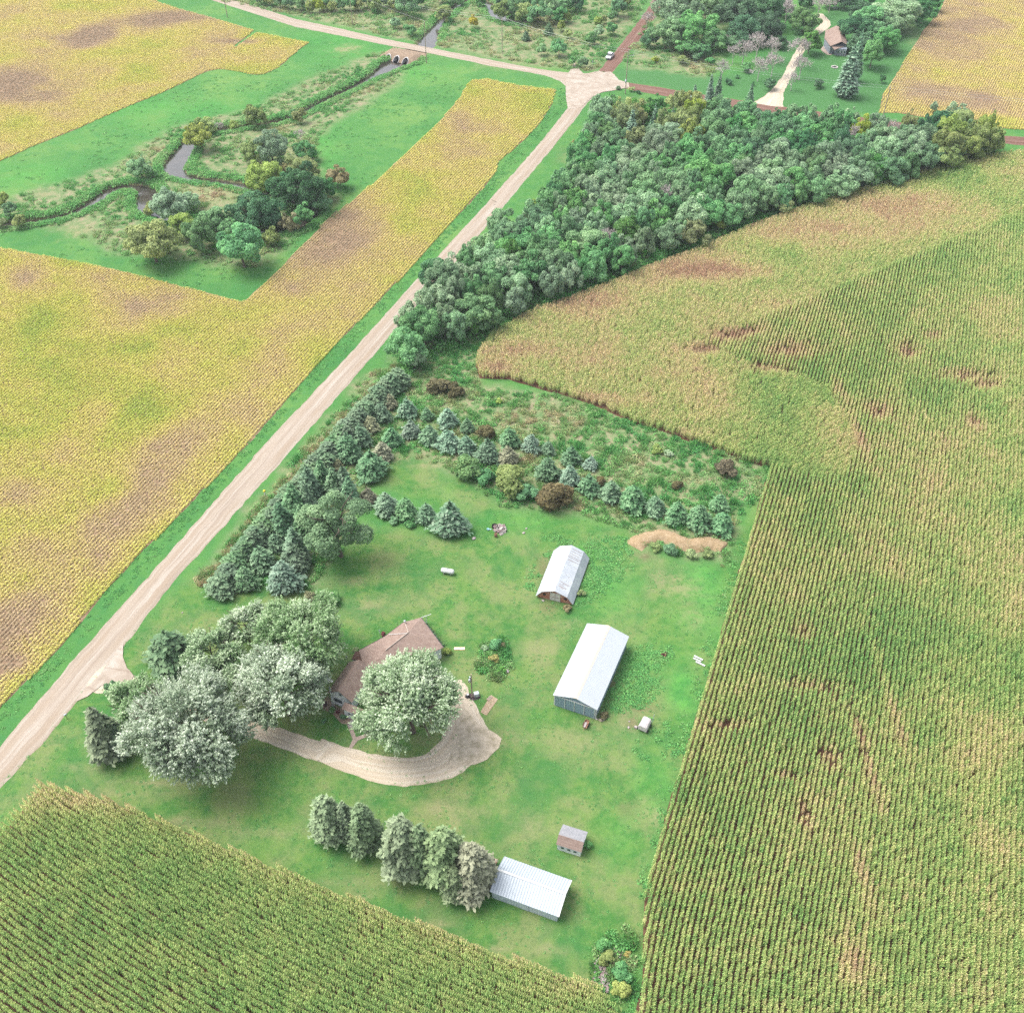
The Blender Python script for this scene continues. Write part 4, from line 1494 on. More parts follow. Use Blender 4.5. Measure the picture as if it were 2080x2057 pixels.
meadow = gp(ZA, [(0, 930), (700, 630), (1180, 420), (1730, 300), (1932, 270), (1932, 360), (1500, 560), (1000, 690), (700, 880), (250, 1040), (0, 1100)])
meadow2 = gp(ZB, [(640, 380), (950, 440), (900, 580), (600, 850), (300, 1130), (0, 1420), (-100, 1380), (220, 1080), (130, 850), (240, 700), (450, 560)])
ground_cover('meadow_tufts', [meadow, meadow2, gp(ZA, [(0, 1300), (700, 1440), (1450, 1510), (1850, 1130), (1932, 1100), (1932, 1180), (1420, 1640), (1150, 1640), (0, 1390)])], .22, LOW, lambda x, y: .14 + .3 * (fnoise(x, y, 9, 85) - .5), .5, 1.3, "slightly taller clumps of grass in the bright green meadow", 880, nb(9, 86, .5))

# ================================================================== BUILDINGS
def stripes(name, col, col2, period, axis='Y', rough=.45, spec=.5, metal=.0, stain=None, bump=.3):
    t = NT(name, rough, spec)
    sx = t.n("ShaderNodeSeparateXYZ")
    t.l(t.objpos(), sx.inputs[0])
    o = sx.outputs[{'X': 0, 'Y': 1, 'Z': 2}[axis]]
    fr = t.math('ABSOLUTE', t.math('SUBTRACT', t.math('FRACT', t.math('MULTIPLY', o, 1 / period)), .5))
    f = t.ramp(fr, [(.12, 1.0), (.30, 0.0)])
    c = t.mix(f, col, col2)
    c = t.mix(t.math('MULTIPLY', t.ramp(t.noise(.5, 4, .6), [(.45, 0.0), (.75, 1.0)]), .35), c, stain or tuple(v * .8 for v in col[:3]) + (1,))
    t.base(c)
    t.b.inputs["Metallic"].default_value = metal
    if bump:
        t.bump(f, bump, .04)
    return t.m


m_roofw = stripes('shed_roof_steel', (.37, .40, .42, 1), (.32, .35, .37, 1), .30, 'Y', stain=(.40, .43, .45, 1))
m_roofrib = stripes('ribbed_roof_steel', (.40, .445, .48, 1), (.26, .30, .335, 1), .40, 'X', stain=(.36, .40, .44, 1))
m_wallsteel = stripes('grey_wall_steel', (.20, .27, .33, 1), (.15, .21, .26, 1), .30, 'X', stain=(.17, .23, .28, 1))
m_wallsteel_y = stripes('grey_side_steel', (.22, .29, .35, 1), (.17, .22, .28, 1), .30, 'Y', stain=(.18, .24, .30, 1))
m_wallpale = stripes('pale_wall_steel', (.40, .45, .49, 1), (.33, .38, .42, 1), .40, 'X', stain=(.34, .38, .42, 1))
m_white = simple('white_paint', (.50, .51, .50, 1), .6, .3, var=.06)
m_cream = simple('translucent_ridge', (.50, .43, .36, 1), .5, .3, var=.08)
m_concrete = simple('concrete', (.34, .32, .29, 1), .9, .2, var=.15, scale=1.5, bump=.2)
m_glass = simple('window_glass', (.05, .07, .08, 1), .15, .6, var=.1)
m_dark = simple('dark_opening', (.03, .03, .03, 1), .8, .2)
m_wood = simple('weathered_wood', (.30, .24, .19, 1), .9, .2, var=.3, scale=2, bump=.3)
m_metal = simple('galvanised_steel', (.42, .45, .47, 1), .4, .5, .4, var=.12)
m_rust = simple('rusty_steel', (.22, .12, .08, 1), .85, .2, var=.35, scale=4)
m_black = simple('black_rubber', (.025, .025, .025, 1), .8, .2)
m_stone = simple('field_stone', (.46, .43, .41, 1), .9, .2, var=.25, scale=3, bump=.4)


def shingle(name, c0, c1, dirt, per=.28):
    t = NT(name, .95, .1)
    n = t.ramp(t.noise(1.6, 5, .7), [(.3, c0), (.7, c1)])
    ve = t.n("ShaderNodeTexBrick")
    ve.inputs["Scale"].default_value = 1.0
    ve.inputs["Brick Width"].default_value = .9
    ve.inputs["Row Height"].default_value = per
    ve.inputs["Mortar Size"].default_value = .02
    t.l(t.objpos(), ve.inputs["Vector"])
    ve.inputs["Color1"].default_value = (1, 1, 1, 1)
    ve.inputs["Color2"].default_value = (.86, .86, .86, 1)
    ve.inputs["Mortar"].default_value = (.72, .72, .72, 1)
    c = t.mix(.8, n, ve.outputs["Color"], 'MULTIPLY')
    c = t.mix(t.math('MULTIPLY', t.ramp(t.noise(.45, 4, .6), [(.56, 0.0), (.72, 1.0)]), .45), c, dirt)
    t.base(c)
    t.bump(ve.outputs["Fac"], .2, .02)
    return t.m


m_shingle = shingle('brown_shingles', P_(184, 156, 142, .46), P_(212, 188, 174, .46), P_(150, 124, 116, .46))
m_shingle_grey = shingle('grey_shingles', P_(176, 178, 184, .5), P_(206, 206, 210, .5), P_(190, 186, 186, .5))
m_shingle_brown = shingle('faded_brown_shingles', P_(172, 148, 136, .5), P_(196, 172, 160, .5), P_(150, 128, 118, .5))
m_shingle_dark = shingle('dark_brown_shingles', P_(110, 84, 74, .5), P_(144, 112, 98, .5), P_(86, 66, 62, .5))
m_siding = stripes('white_siding', (.62, .63, .63, 1), (.54, .56, .57, 1), .20, 'Z', rough=.6, spec=.2, stain=(.55, .57, .60, 1))
m_siding_grey = stripes('grey_siding', (.24, .27, .31, 1), (.18, .20, .24, 1), .20, 'Z', rough=.7, spec=.2)
t = NT('old_red_brick', .95, .1)
bk_ = t.n("ShaderNodeTexBrick")
bk_.inputs["Scale"].default_value = 3.0
t.l(t.objpos(), bk_.inputs["Vector"])
bk_.inputs["Color1"].default_value = (.36, .15, .10, 1)
bk_.inputs["Color2"].default_value = (.27, .11, .08, 1)
bk_.inputs["Mortar"].default_value = (.4, .36, .32, 1)
t.base(t.ramp(t.noise(1.6, 5, .7), [(.3, (.24, .09, .06, 1)), (.5, (.34, .15, .10, 1)), (.7, (.44, .30, .24, 1))]))
m_brick = t.m


def frame_from(A, B):
    A, B = Vector(A[:2]), Vector(B[:2])
    u = (B - A)
    return A, math.atan2(u.y, u.x), u.length


def local(pt, O, ang):
    d = Vector((pt[0] - O.x, pt[1] - O.y))
    return (d.x * math.cos(ang) + d.y * math.sin(ang), -d.x * math.sin(ang) + d.y * math.cos(ang))


# ---- machine shed
A_, B_ = G(1126, 1431), G(1209.5, 1459.5)
O, an, W = frame_from(A_, B_)
he = 2.9
Ls = local(G(1191.5, 1265.5, he), O, an)[1] - .2
root = empty('machine_shed', (O.x, O.y, 0), an, "long white-roofed machine shed with grey steel walls and sliding doors", "machine shed")
rd = he + 1.15
b = MB()
b.add([(0, 0, 0), (W, 0, 0), (W, 0, he), (W / 2, 0, rd), (0, 0, he)], [(0, 1, 2, 3, 4)], 0)
b.add([(0, Ls, 0), (W, Ls, 0), (W, Ls, he), (W / 2, Ls, rd), (0, Ls, he)], [(4, 3, 2, 1, 0)], 0)
b.add([(0, 0, 0), (0, Ls, 0), (0, Ls, he), (0, 0, he)], [(3, 2, 1, 0)], 1)
b.add([(W, 0, 0), (W, Ls, 0), (W, Ls, he), (W, 0, he)], [(0, 1, 2, 3)], 1)
b.build('wall', [m_wallsteel, m_wallsteel_y], root)
ov = .25
k_ = (rd - he) / (W / 2)
b = MB()
b.slab([(-ov, -ov, he - ov * k_ + .06), (W / 2, -ov, rd + .06), (W / 2, Ls + ov, rd + .06), (-ov, Ls + ov, he - ov * k_ + .06)], .06)
b.slab([(W / 2, -ov, rd + .06), (W + ov, -ov, he - ov * k_ + .06), (W + ov, Ls + ov, he - ov * k_ + .06), (W / 2, Ls + ov, rd + .06)], .06)
rf = b.build('roof', m_roofw, root)
b = MB()
b.slab([(W / 2 - .42, -ov, rd + .075 - .42 * k_), (W / 2, -ov, rd + .085), (W / 2, Ls + ov, rd + .085), (W / 2 - .42, Ls + ov, rd + .075 - .42 * k_)], .02)
b.slab([(W / 2, -ov, rd + .085), (W / 2 + .42, -ov, rd + .075 - .42 * k_), (W / 2 + .42, Ls + ov, rd + .075 - .42 * k_), (W / 2, Ls + ov, rd + .085)], .02)
b.build('ridge_cap', m_cream, rf)
b = MB()
for xx in (0, W):
    b.box(xx - .09, xx + .09, -.05, .09, 0, he)
b.box(-.05, W + .05, -.12, -.052, he - .22, he - .02)
b.build('trim', m_white, root)
for q0, q1 in ((W * .02, W * .255), (W * .27, W * .485), (W * .50, W * .72), (W * .735, W * .97)):
    b = MB()
    b.box(q0, q1, -.11, -.055, .06, he - .25)
    dr = b.build('door', m_wallsteel, root)
    b = MB()
    b.box(q1 - .06, q1 + .04, -.135, -.112, .06, he - .25)
    b.build('door_frame', m_white, dr)

# ---- gambrel barn
A_, B_ = G(1091.5, 1211.5), G(1162.0, 1228.0)
O, an, W = frame_from(A_, B_)
Lb = local(G(1134.6, 1119.2, .9), O, an)[1]
root = empty('barn', (O.x, O.y, 0), an, "old gambrel barn with patched pale metal roof and red brick front", "barn")
prof = [(0, .7), (W * .14, 2.0), (W * .5, 2.95), (W * .86, 2.0), (W, .7)]
b = MB()
for yy, fl in ((0, 0), (Lb, 1)):
    f = [(0, 1, 2, 3, 4, 5, 6)]
    vsx = [(0, yy, 0), (W, yy, 0)] + [(p, yy, z) for p, z in prof[::-1]]
    b.add(vsx, [tuple(range(7))] if not fl else [tuple(range(6, -1, -1))])
b.add([(0, 0, 0), (0, Lb, 0), (0, Lb, .7), (0, 0, .7)], [(3, 2, 1, 0)])
b.add([(W, 0, 0), (W, Lb, 0), (W, Lb, .7), (W, 0, .7)], [(0, 1, 2, 3)])
b.build('wall', m_brick, root)
t = NT('patched_barn_roof', .5, .4)
c = t.ramp(t.noise(.5, 4, .6), [(.3, (.30, .33, .36, 1)), (.7, (.43, .455, .475, 1))])
sx = t.n("ShaderNodeSeparateXYZ")
t.l(t.objpos(), sx.inputs[0])
seam = t.math('ABSOLUTE', t.math('SUBTRACT', t.math('FRACT', t.math('MULTIPLY', sx.outputs[1], .9)), .5))
c = t.mix(t.math('MULTIPLY', t.ramp(seam, [(.02, 1.0), (.05, 0.0)]), .25), c, (.2, .2, .22, 1))
t.base(c)
m_barnroof = t.m
b = MB()
pe = [(-.25, .45), (W * .14, 2.06), (W * .5, 3.02), (W * .86, 2.06), (W + .25, .45)]
for i in range(4):
    (xa, za), (xb, zb) = pe[i], pe[i + 1]
    b.slab([(xa, -.35, za), (xb, -.35, zb), (xb, Lb + .3, zb), (xa, Lb + .3, za)], .05)
rf = b.build('roof', m_barnroof, root)
# darker battens and bare strips on the right upper slope, as in the photograph
m_batten = simple('exposed_batten', (.20, .15, .13, 1), .9, .1, var=.3)


def on_slope(tx, yy, dz=.012):
    (xa, za), (xb, zb) = pe[2], pe[3]
    return (xa + (xb - xa) * tx, yy, za + (zb - za) * tx + dz)


b = MB()
for yf, x0, x1, wv in ((.955, .12, .9, .10), (.90, .08, .95, .07), (.845, .05, .85, .09), (.80, .05, .97, .07), (.765, .0, .95, .10), (.71, .1, .98, .08), (.695, .06, .5, .06), (.205, .1, .95, .08), (.185, .35, .8, .08), (.15, .1, .5, .07), (.11, .12, .75, .12), (.09, .3, .55, .08)):
    y0 = Lb * yf
    b = MB()
    b.slab([on_slope(x0, y0), on_slope(x1, y0), on_slope(x1, y0 + wv), on_slope(x0, y0 + wv)], .01)
    b.build('roof_batten', m_batten, rf)
b = MB()
g = np.random.default_rng(5)
for i in range(26):
    tx, y0 = g.uniform(.2, .95), Lb * g.uniform(.25, .66)
    b.slab([on_slope(tx, y0), on_slope(tx + .03, y0), on_slope(tx + .03, y0 + .10), on_slope(tx, y0 + .10)], .01)
no = b.build('nail_holes', m_batten, rf)
no['kind'] = 'stuff'
b = MB()
b.box(-.20, W * .5, 0, .12, 0, .1)
(xa, za), (xb, zb) = pe[1], pe[2]
b.v, b.f, b.mi = [], [], []
f_ = lambda tx, yy: (xa + (xb - xa) * tx, yy, za + (zb - za) * tx + .012)
b.slab([f_(.0, Lb * .73), f_(1, Lb * .73), f_(1, Lb * .73 + .09), f_(0, Lb * .73 + .09)], .01)
b.build('roof_seam', m_batten, rf)
b = MB()
b.slab([f_(.93, Lb * .06), f_(.97, Lb * .06), f_(.97, Lb * .06 + 1.0), f_(.93, Lb * .06 + 1.0)], .01)
b.build('roof_seam', m_batten, rf)
for q in (.36, .515):
    b = MB()
    b.box(W * q, W * (q + .145), -.07, -.01, .05, 2.1)
    dr = b.build('door', simple('flaking_white_door', (.48, .44, .41, 1), .9, .1, var=.3, scale=6), root)
    b = MB()
    b.box(W * q + .1, W * (q + .145) - .1, -.095, -.072, 1.0, 1.12)
    b.build('door_rail', m_wood, dr)
for q in (.16, .76):
    b = MB()
    b.box(W * q, W * q + .55, -.05, -.008, .9, 1.4)
    b.build('window', m_dark, root)

# ---- low steel shed at the bottom
he = 2.2
A_, B_ = G(999.6, 1822.5), G(1131.2, 1871.0)
O, an, W = frame_from(A_, B_)
Lx = local(G(1024.8, 1739.4, he), O, an)[1] - .15
root = empty('storage_shed', (O.x, O.y, 0), an, "low pale blue ribbed steel shed beside the tall pines", "shed")
rd = he + 1.25
b = MB()
b.add([(0, 0, 0), (0, Lx, 0), (0, Lx, he), (0, Lx / 2, rd), (0, 0, he)], [(4, 3, 2, 1, 0)], 1)
b.add([(W, 0, 0), (W, Lx, 0), (W, Lx, he), (W, Lx / 2, rd), (W, 0, he)], [(0, 1, 2, 3, 4)], 1)
b.add([(0, 0, 0), (W, 0, 0), (W, 0, he), (0, 0, he)], [(0, 1, 2, 3)], 0)
b.add([(0, Lx, 0), (W, Lx, 0), (W, Lx, he), (0, Lx, he)], [(3, 2, 1, 0)], 0)
b.build('wall', [m_wallpale, m_wallpale], root)
k_ = (rd - he) / (Lx / 2)
b = MB()
b.slab([(-ov, -ov, he - ov * k_ + .06), (W + ov, -ov, he - ov * k_ + .06), (W + ov, Lx / 2, rd + .06), (-ov, Lx / 2, rd + .06)], .06)
b.slab([(-ov, Lx / 2, rd + .06), (W + ov, Lx / 2, rd + .06), (W + ov, Lx + ov, he - ov * k_ + .06), (-ov, Lx + ov, he - ov * k_ + .06)], .06)
rf = b.build('roof', m_roofrib, root)
b = MB()
b.box(-ov - .01, W + ov + .01, Lx / 2 - .16, Lx / 2 + .16, rd + .03, rd + .10)
b.build('ridge_cap', m_white, rf)
b = MB()
b.box(W + ov - .08, W + ov + .03, -ov, .0, he - .2, he - .02)
for s0 in (0, 1):
    ya, yb = (-ov, Lx / 2) if s0 == 0 else (Lx + ov, Lx / 2)
    b.slab([(W + ov - .02, ya, he - ov * k_ + .10), (W + ov + .10, ya, he - ov * k_ + .10), (W + ov + .10, yb, rd + .10), (W + ov - .02, yb, rd + .10)], .10)
b.build('gable_trim', m_white, rf)
b = MB()
b.box(W * .40, W * .56, -.06, -.01, .05, 1.9)
b.build('door', m_wallpale, root)

# ---- small white shed
he = 1.75
A_, B_ = G(1131.5, 1724.5), G(1178.5, 1739.5)
O, an, W = frame_from(A_, B_)
Ly = local(G(1144.4, 1675.3, he), O, an)[1]
root = empty('small_shed', (O.x, O.y, 0), an, "small white shed with grey back roof and brown front roof", "shed")
yr = Ly * .30
rd = he + .95
b = MB()
for xx, fl in ((0, 1), (W, 0)):
    f = [(xx, 0, 0), (xx, Ly, 0), (xx, Ly, he), (xx, yr, rd), (xx, 0, he)]
    b.add(f, [(4, 3, 2, 1, 0)] if fl else [(0, 1, 2, 3, 4)])
b.add([(0, 0, 0), (W, 0, 0), (W, 0, he), (0, 0, he)], [(0, 1, 2, 3)])
b.add([(0, Ly, 0), (W, Ly, 0), (W, Ly, he), (0, Ly, he)], [(3, 2, 1, 0)])
b.build('wall', m_siding, root)
o_ = .15
b = MB()
b.slab([(-o_, -o_, he - .1), (W + o_, -o_, he - .1), (W + o_, yr, rd + .05), (-o_, yr, rd + .05)], .06, 1)
b.slab([(-o_, yr, rd + .05), (W + o_, yr, rd + .05), (W + o_, Ly + o_, he - .02), (-o_, Ly + o_, he - .02)], .06, 0)
b.build('roof', [m_shingle_grey, m_shingle_brown], root)
for q in (.22, .50, .76):
    b = MB()
    b.box(W * q - .24, W * q + .24, -.05, -.004, .75, 1.15)
    b.build('window', m_glass, root)


# ---- farmhouse
def g3(x, y, h):
    px, py = ZN(x, y)
    return Vector(G(px, py, h))


hr = empty('farmhouse', G(*ZN(320, 1260)), 0, "white farmhouse with brown shingle roofs half hidden under a silver maple", "house")
HO = Vector(hr.location)


def hb(b, name, mats, parent=None, **k):
    b.v = [tuple(Vector(q) - (HO if parent in (None, hr) else Vector((0, 0, 0)))) for q in b.v] if True else b.v
    if parent not in (None, hr):
        b.v = [tuple(Vector(q) - HO) for q in b.v]
    return b.build(name, mats, parent or hr, **k)


# west wing, one and a half storeys
e_h, r_h = 3.0, 4.9
LE, RE = g3(150, 1090, e_h), g3(462, 1212, e_h)
farL = g3(390, 690, e_h)
u = (RE - LE)
Wd = u.length
u.normalize()
vdir = Vector((-u.y, u.x, 0))
Lw = (farL - LE).dot(vdir)
uu, vv_ = u, vdir
mid0 = LE + u * Wd / 2
R0 = mid0 + Vector((0, 0, r_h - e_h))
R1_ = R0 + vdir * Lw
b = MB()
b.slab([LE, R0, R1_, LE + vdir * Lw], .12)
b.slab([R0, RE, RE + vdir * Lw, R1_], .12)
wroof = hb(b, 'roof', m_shingle)
i_ = .32
wl, wr_ = LE + u * i_ + vdir * i_, RE - u * i_ + vdir * i_
bl, br_ = LE + u * i_ + vdir * (Lw - i_), RE - u * i_ + vdir * (Lw - i_)
dz = Vector((0, 0, 1))
k_ = (r_h - e_h) / (Wd / 2)


def lvl(p, z):
    return (p.x, p.y, z)


b = MB()
ez = e_h + i_ * k_ - .13
pk = (wl + wr_) / 2
pk2 = (bl + br_) / 2
b.add([lvl(wl, 0), lvl(wr_, 0), lvl(wr_, ez), lvl(pk, r_h - .13), lvl(wl, ez)], [(0, 1, 2, 3, 4)])
b.add([lvl(bl, 0), lvl(br_, 0), lvl(br_, ez), lvl(pk2, r_h - .13), lvl(bl, ez)], [(4, 3, 2, 1, 0)])
b.add([lvl(wl, 0), lvl(bl, 0), lvl(bl, ez), lvl(wl, ez)], [(3, 2, 1, 0)])
b.add([lvl(wr_, 0), lvl(br_, 0), lvl(br_, ez), lvl(wr_, ez)], [(0, 1, 2, 3)])
hb(b, 'wall', m_siding)


def wall_box(o, un, nrm, x0, x1, z0, z1, d0, d1):
    """box on a wall: o wall origin, un along wall, nrm outwards"""
    b = MB()
    vs = []
    for z in (z0, z1):
        for x_, d_ in ((x0, d0), (x1, d0), (x1, d1), (x0, d1)):
            p = o + un * x_ + nrm * d_
            vs.append((p.x, p.y, z))
    b.add(vs, [(3, 2, 1, 0), (4, 5, 6, 7), (0, 1, 5, 4), (1, 2, 6, 5), (2, 3, 7, 6), (3, 0, 4, 7)])
    return b


wlen = (wr_ - wl).length
for x0, x1, z0, z1 in ((wlen * .17, wlen * .52, 1.0, 1.9), (wlen * .46, wlen * .57, 3.2, 3.8)):
    wf = hb(wall_box(wl, u, -vdir, x0 - .08, x1 + .08, z0 - .08, z1 + .08, .01, .05), 'window', m_white)
    hb(wall_box(wl, u, -vdir, x0, x1, z0, z1, .052, .07), 'pane', m_glass, wf)
# porch lean-to at the front right of the west wing
p0, p1 = g3(325, 1288, 2.45), g3(600, 1395, 2.45)
q0 = g3(372, 1205, 3.0)
q1 = Vector((q0.x, q0.y, 3.0)) + (p1 - p0)
b = MB()
b.slab([p0, p1, q1, q0], .12)
proof = hb(b, 'porch_roof', m_shingle)
pd = (p1 - p0).normalized()
pn = Vector((pd.y, -pd.x, 0))
w0 = Vector((p0.x, p0.y, 0)) - pn * .3 + pd * .3
w1 = Vector((p1.x, p1.y, 0)) - pn * .3
w2 = Vector((q1.x, q1.y, 0))
w3 = Vector((q0.x, q0.y, 0)) + pd * .3
b = MB()
b.prism([w0[:2], w1[:2], w2[:2], w3[:2]], 0, 2.36)
hb(b, 'porch_wall', m_siding)
L_ = (w1 - w0).length
for a0, a1, z0, z1 in ((L_ * .20, L_ * .34, .9, 1.7), (L_ * .44, L_ * .60, .1, 2.0)):
    wf = hb(wall_box(w0, pd, pn, a0 - .07, a1 + .07, z0, z1, .01, .05), 'window' if z0 > .5 else 'door', m_white if z0 > .5 else m_siding_grey)
    hb(wall_box(w0, pd, pn, a0 + .02, a1 - .02, z0 + .1, z1 - .1, .052, .07), 'pane', m_glass, wf)
# front steps
b = MB()
s0 = w0 + pd * (L_ * .36) + pn * .05
for k in range(3):
    a0 = s0 + pn * (.0)
    pts = [(s0 + pn * 0).to_2d(), (s0 + pd * 1.5).to_2d(), (s0 + pd * 1.5 + pn * (1.5 - .3 * k)).to_2d(), (s0 + pn * (1.5 - .3 * k)).to_2d()]
    b.prism([tuple(q) for q in pts], .15 * k, .15 * (k + 1))
hb(b, 'front_step', m_concrete)
# low link roof between the wings
lk = [g3(455, 665, 2.5), g3(600, 700, 2.7), g3(665, 575, 2.9), g3(505, 570, 2.7)]
b = MB()
b.slab(lk, .12)
hb(b, 'link_roof', m_shingle_dark)
b = MB()
cx_ = sum((q for q in lk), Vector()) / 4
b.prism([tuple((cx_ + (q - cx_) * .9).to_2d()) for q in lk], 0, 2.36)
hb(b, 'link_wall', m_siding)
# east wing: hipped roof turned to the west wing
E0, E1, E1b, E2, E3 = g3(505, 590, 2.75), g3(548, 560, 2.8), g3(868, 386, 2.9), g3(1106, 206, 3.0), g3(1325, 147, 3.0)
E4, E5 = g3(1605, 523, 2.9), g3(1385, 618, 2.9)
E6 = g3(900, 860, 2.9)
E7 = g3(640, 840, 2.9)
RA, RB, RC = g3(1125, 215, 3.4), g3(1168, 335, 4.7), g3(880, 560, 4.5)
b = MB()
V_ = [E1, E1b, E2, E3, E4, E5, E6, E7, RA, RB, RC]
b.add([tuple(q) for q in V_], [(0, 10, 1), (1, 10, 9), (1, 9, 2), (2, 9, 8), (2, 8, 3), (8, 9, 3), (3, 9, 4), (4, 9, 5), (5, 9, 6), (6, 9, 10), (6, 10, 7), (7, 10, 0)])
eroof = hb(b, 'roof', m_shingle)
for p_ in eroof.data.polygons:
    pass
sol = eroof.modifiers.new("thick", 'SOLIDIFY')
sol.thickness = .12
sol.offset = -1
cap = [(RB, RA), (RB, RC)]
b = MB()
for a0, a1 in cap:
    b.tube(a0 + dz * .05, a1 + dz * .05, .09, n=5)
hb(b, 'ridge_cap', simple('pale_ridge_shingle', (.40, .33, .28, 1), .95, .1), hr)
ctr = (E1 + E3 + E4 + E6 + E7) / 5
out = [E1, E1b, E2, E3, E4, E5, E6, E7]
ins = []
n_ = len(out)
for i in range(n_):
    p = out[i]
    d_ = (ctr - p)
    d_.z = 0
    ins.append(p + d_.normalized() * .45)
b = MB()
b.prism([tuple(q.to_2d()) for q in ins], 0, 2.7)
hb(b, 'wall', m_siding)
b = MB()
gm = [E3 + Vector((.06, 0, -.02)), E4 + Vector((.06, 0, -.02))]
b.tube(gm[0], gm[1], .07, n=6)
b.tube(E1, E1b, .06, n=6)
b.tube(E1b, E2, .06, n=6)
hb(b, 'gutter', simple('dark_gutter', (.08, .07, .07, 1), .6, .3), hr)
b = MB()
vp = RA + Vector((0, 0, .1))
b.tube(vp, vp + dz * .45, .13, n=10)
b.lathe([(.2, .42), (.2, .5), (.03, .6)], tuple(vp), 10)
hb(b, 'roof_vent', m_metal, hr)
b = MB()
b.tube(g3(925, 358, 3.5), g3(1150, 345, 4.85), .05, n=5)
hb(b, 'roof_pipe', m_white, hr)

# television mast by the gable
mp = wl + u * (wlen * .22) - vdir * .9
mast = empty('television_mast', (mp.x, mp.y, 0), 0, "thin lattice television mast with antenna against the farmhouse gable", "antenna mast")
b = MB()
for k in range(3):
    th = k * 2.094
    b.tube((.2 * math.cos(th), .2 * math.sin(th), 0), (.13 * math.cos(th), .13 * math.sin(th), 6.0), .035, n=5)
for z in np.arange(.5, 6, .5):
    for k in range(3):
        a1, a2 = k * 2.094, (k + 1) * 2.094
        b.tube((.17 * math.cos(a1), .17 * math.sin(a1), z), (.17 * math.cos(a2), .17 * math.sin(a2), z + .4), .02, n=4)
b.tube((0, 0, 5.8), (0, 0, 8.2), .035, n=6)
b.build('pole', m_metal, mast)
b = MB()
b.tube((-1.0, .5, 8.0), (.9, -.45, 8.0), .03, n=5)
for k in range(8):
    f = -1.0 + k * .25
    l_ = .75 - k * .06
    b.tube((f - l_ * .45, -f * .5 - l_ * .9, 8.0), (f + l_ * .45, -f * .5 + l_ * .9, 8.0), .022, n=4)
b.build('antenna', m_metal, mast)

# short posts of the yard line by the house
for (xa, ya, lb_) in ((790, 368, "thin grey pipe post standing behind the farmhouse roof"), (380, 692, "short pale vent post beside the farmhouse left eave")):
    p = g3(xa + 28, ya + 38, 0)
    b = MB()
    b.tube((0, 0, 0), (0, 0, 2.2), .05, n=6)
    b.box(-.12, .12, -.05, .05, 2.0, 2.2)
    o = b.build('pipe_post', m_metal)
    o.location = p
    tag(o, lb_, "post")
p = g3(1395, 222, 0)
rt_ = empty('clothes_pole', p, 0, "white clothes-line pole at the far corner of the farmhouse", "pole")
b = MB()
b.tube((0, 0, 0), (0, 0, 2.0), .06, n=6)
b.build('pole', m_white, rt_)
b = MB()
b.tube((-.9, -.3, 2.0), (.9, .5, 2.0), .06, n=6)
b.build('crossbar', m_white, rt_)

# bed of tan stones round the house front and the forked walk
m_bed = simple('bed_stones', P_(196, 172, 152), .95, .1, var=.3, scale=5, bump=.4)
sheet('stone_bed', gp(ZN, [(95, 1240), (110, 1190), (172, 1130), (215, 1215), (320, 1280), (520, 1390), (640, 1440), (640, 1520), (500, 1530), (480, 1490), (350, 1478), (290, 1430), (210, 1345), (110, 1300)]), .05, m_bed, step=.5, amp=.12)
m_walk = simple('walk_concrete', P_(206, 186, 172), .9, .2, var=.1, scale=2)
b = MB()
wk = [gp(ZN, [(398, 1482), (452, 1472), (512, 1640), (560, 1640), (545, 1685), (478, 1690)]), gp(ZN, [(478, 1660), (540, 1655), (533, 1690), (465, 1782), (425, 1775)]), gp(ZN, [(515, 1645), (680, 1585), (760, 1560), (770, 1590), (700, 1622), (535, 1688)])]
for i, w_ in enumerate(wk):
    b.prism([tuple(q) for q in w_], -.02, .06 + i * .003)
o = b.build('front_walk', m_walk)
tag(o, None, None, None, 'structure')

# ---- neighbour's house at the top right
ZQ = crop(1640, 20, 7.8)
nq = lambda x, y, h: Vector(G(*ZQ(x, y), h))
base0 = nq(400, 720, 0)
nr = empty('neighbour_house', base0, 0, "tan-roofed grey house among big trees beyond the dirt road", "house")


def nb_(b, name, mats, parent=None):
    b.v = [tuple(Vector(q) - base0) for q in b.v]
    return b.build(name, mats, parent or nr)


a0, a1, a2, a3 = nq(270, 450, 3.2), nq(365, 578, 3.2), nq(545, 505, 4.6), nq(490, 240, 4.6)
a4 = nq(285, 330, 3.2)
b = MB()
b.slab([a0, a1, a2, a3, a4], .2)
nroof = nb_(b, 'roof', m_shingle)
b = MB()
c0, c1, c2_, c3_ = nq(388, 585, 3.0), nq(430, 635, 2.7), nq(600, 575, 2.7), nq(560, 510, 3.0)
b.slab([c0, c1, c2_, c3_], .15)
nb_(b, 'porch_roof', m_shingle)
b = MB()
pts = [a0, a1, a2 + (a2 - a1) * .6, a3 + (a2 - a1) * .6, a4]
cc = sum(pts, Vector()) / 5
b.prism([tuple((cc + (q - cc) * .93).to_2d()) for q in pts], 0, 3.0)
wall_ = nb_(b, 'wall', m_siding_grey)
b = MB()
d0_ = nq(425, 720, 0)
d1_ = nq(600, 740, 0)
b.prism([tuple(nq(400, 650, 0).to_2d()), tuple(d0_.to_2d()), tuple(d1_.to_2d()), tuple(nq(640, 600, 0).to_2d())], 0, 2.5)
pw = nb_(b, 'porch_wall', m_siding_grey)
b = MB()
b.slab([a2, a2 + (a2 - a1) * .6 - dz * 2.2, a3 + (a2 - a1) * .6 - dz * 2.2, a3], .2)
nb_(b, 'back_roof', m_shingle)
dd_ = (d1_ - d0_).normalized()
dn_ = Vector((dd_.y, -dd_.x, 0))
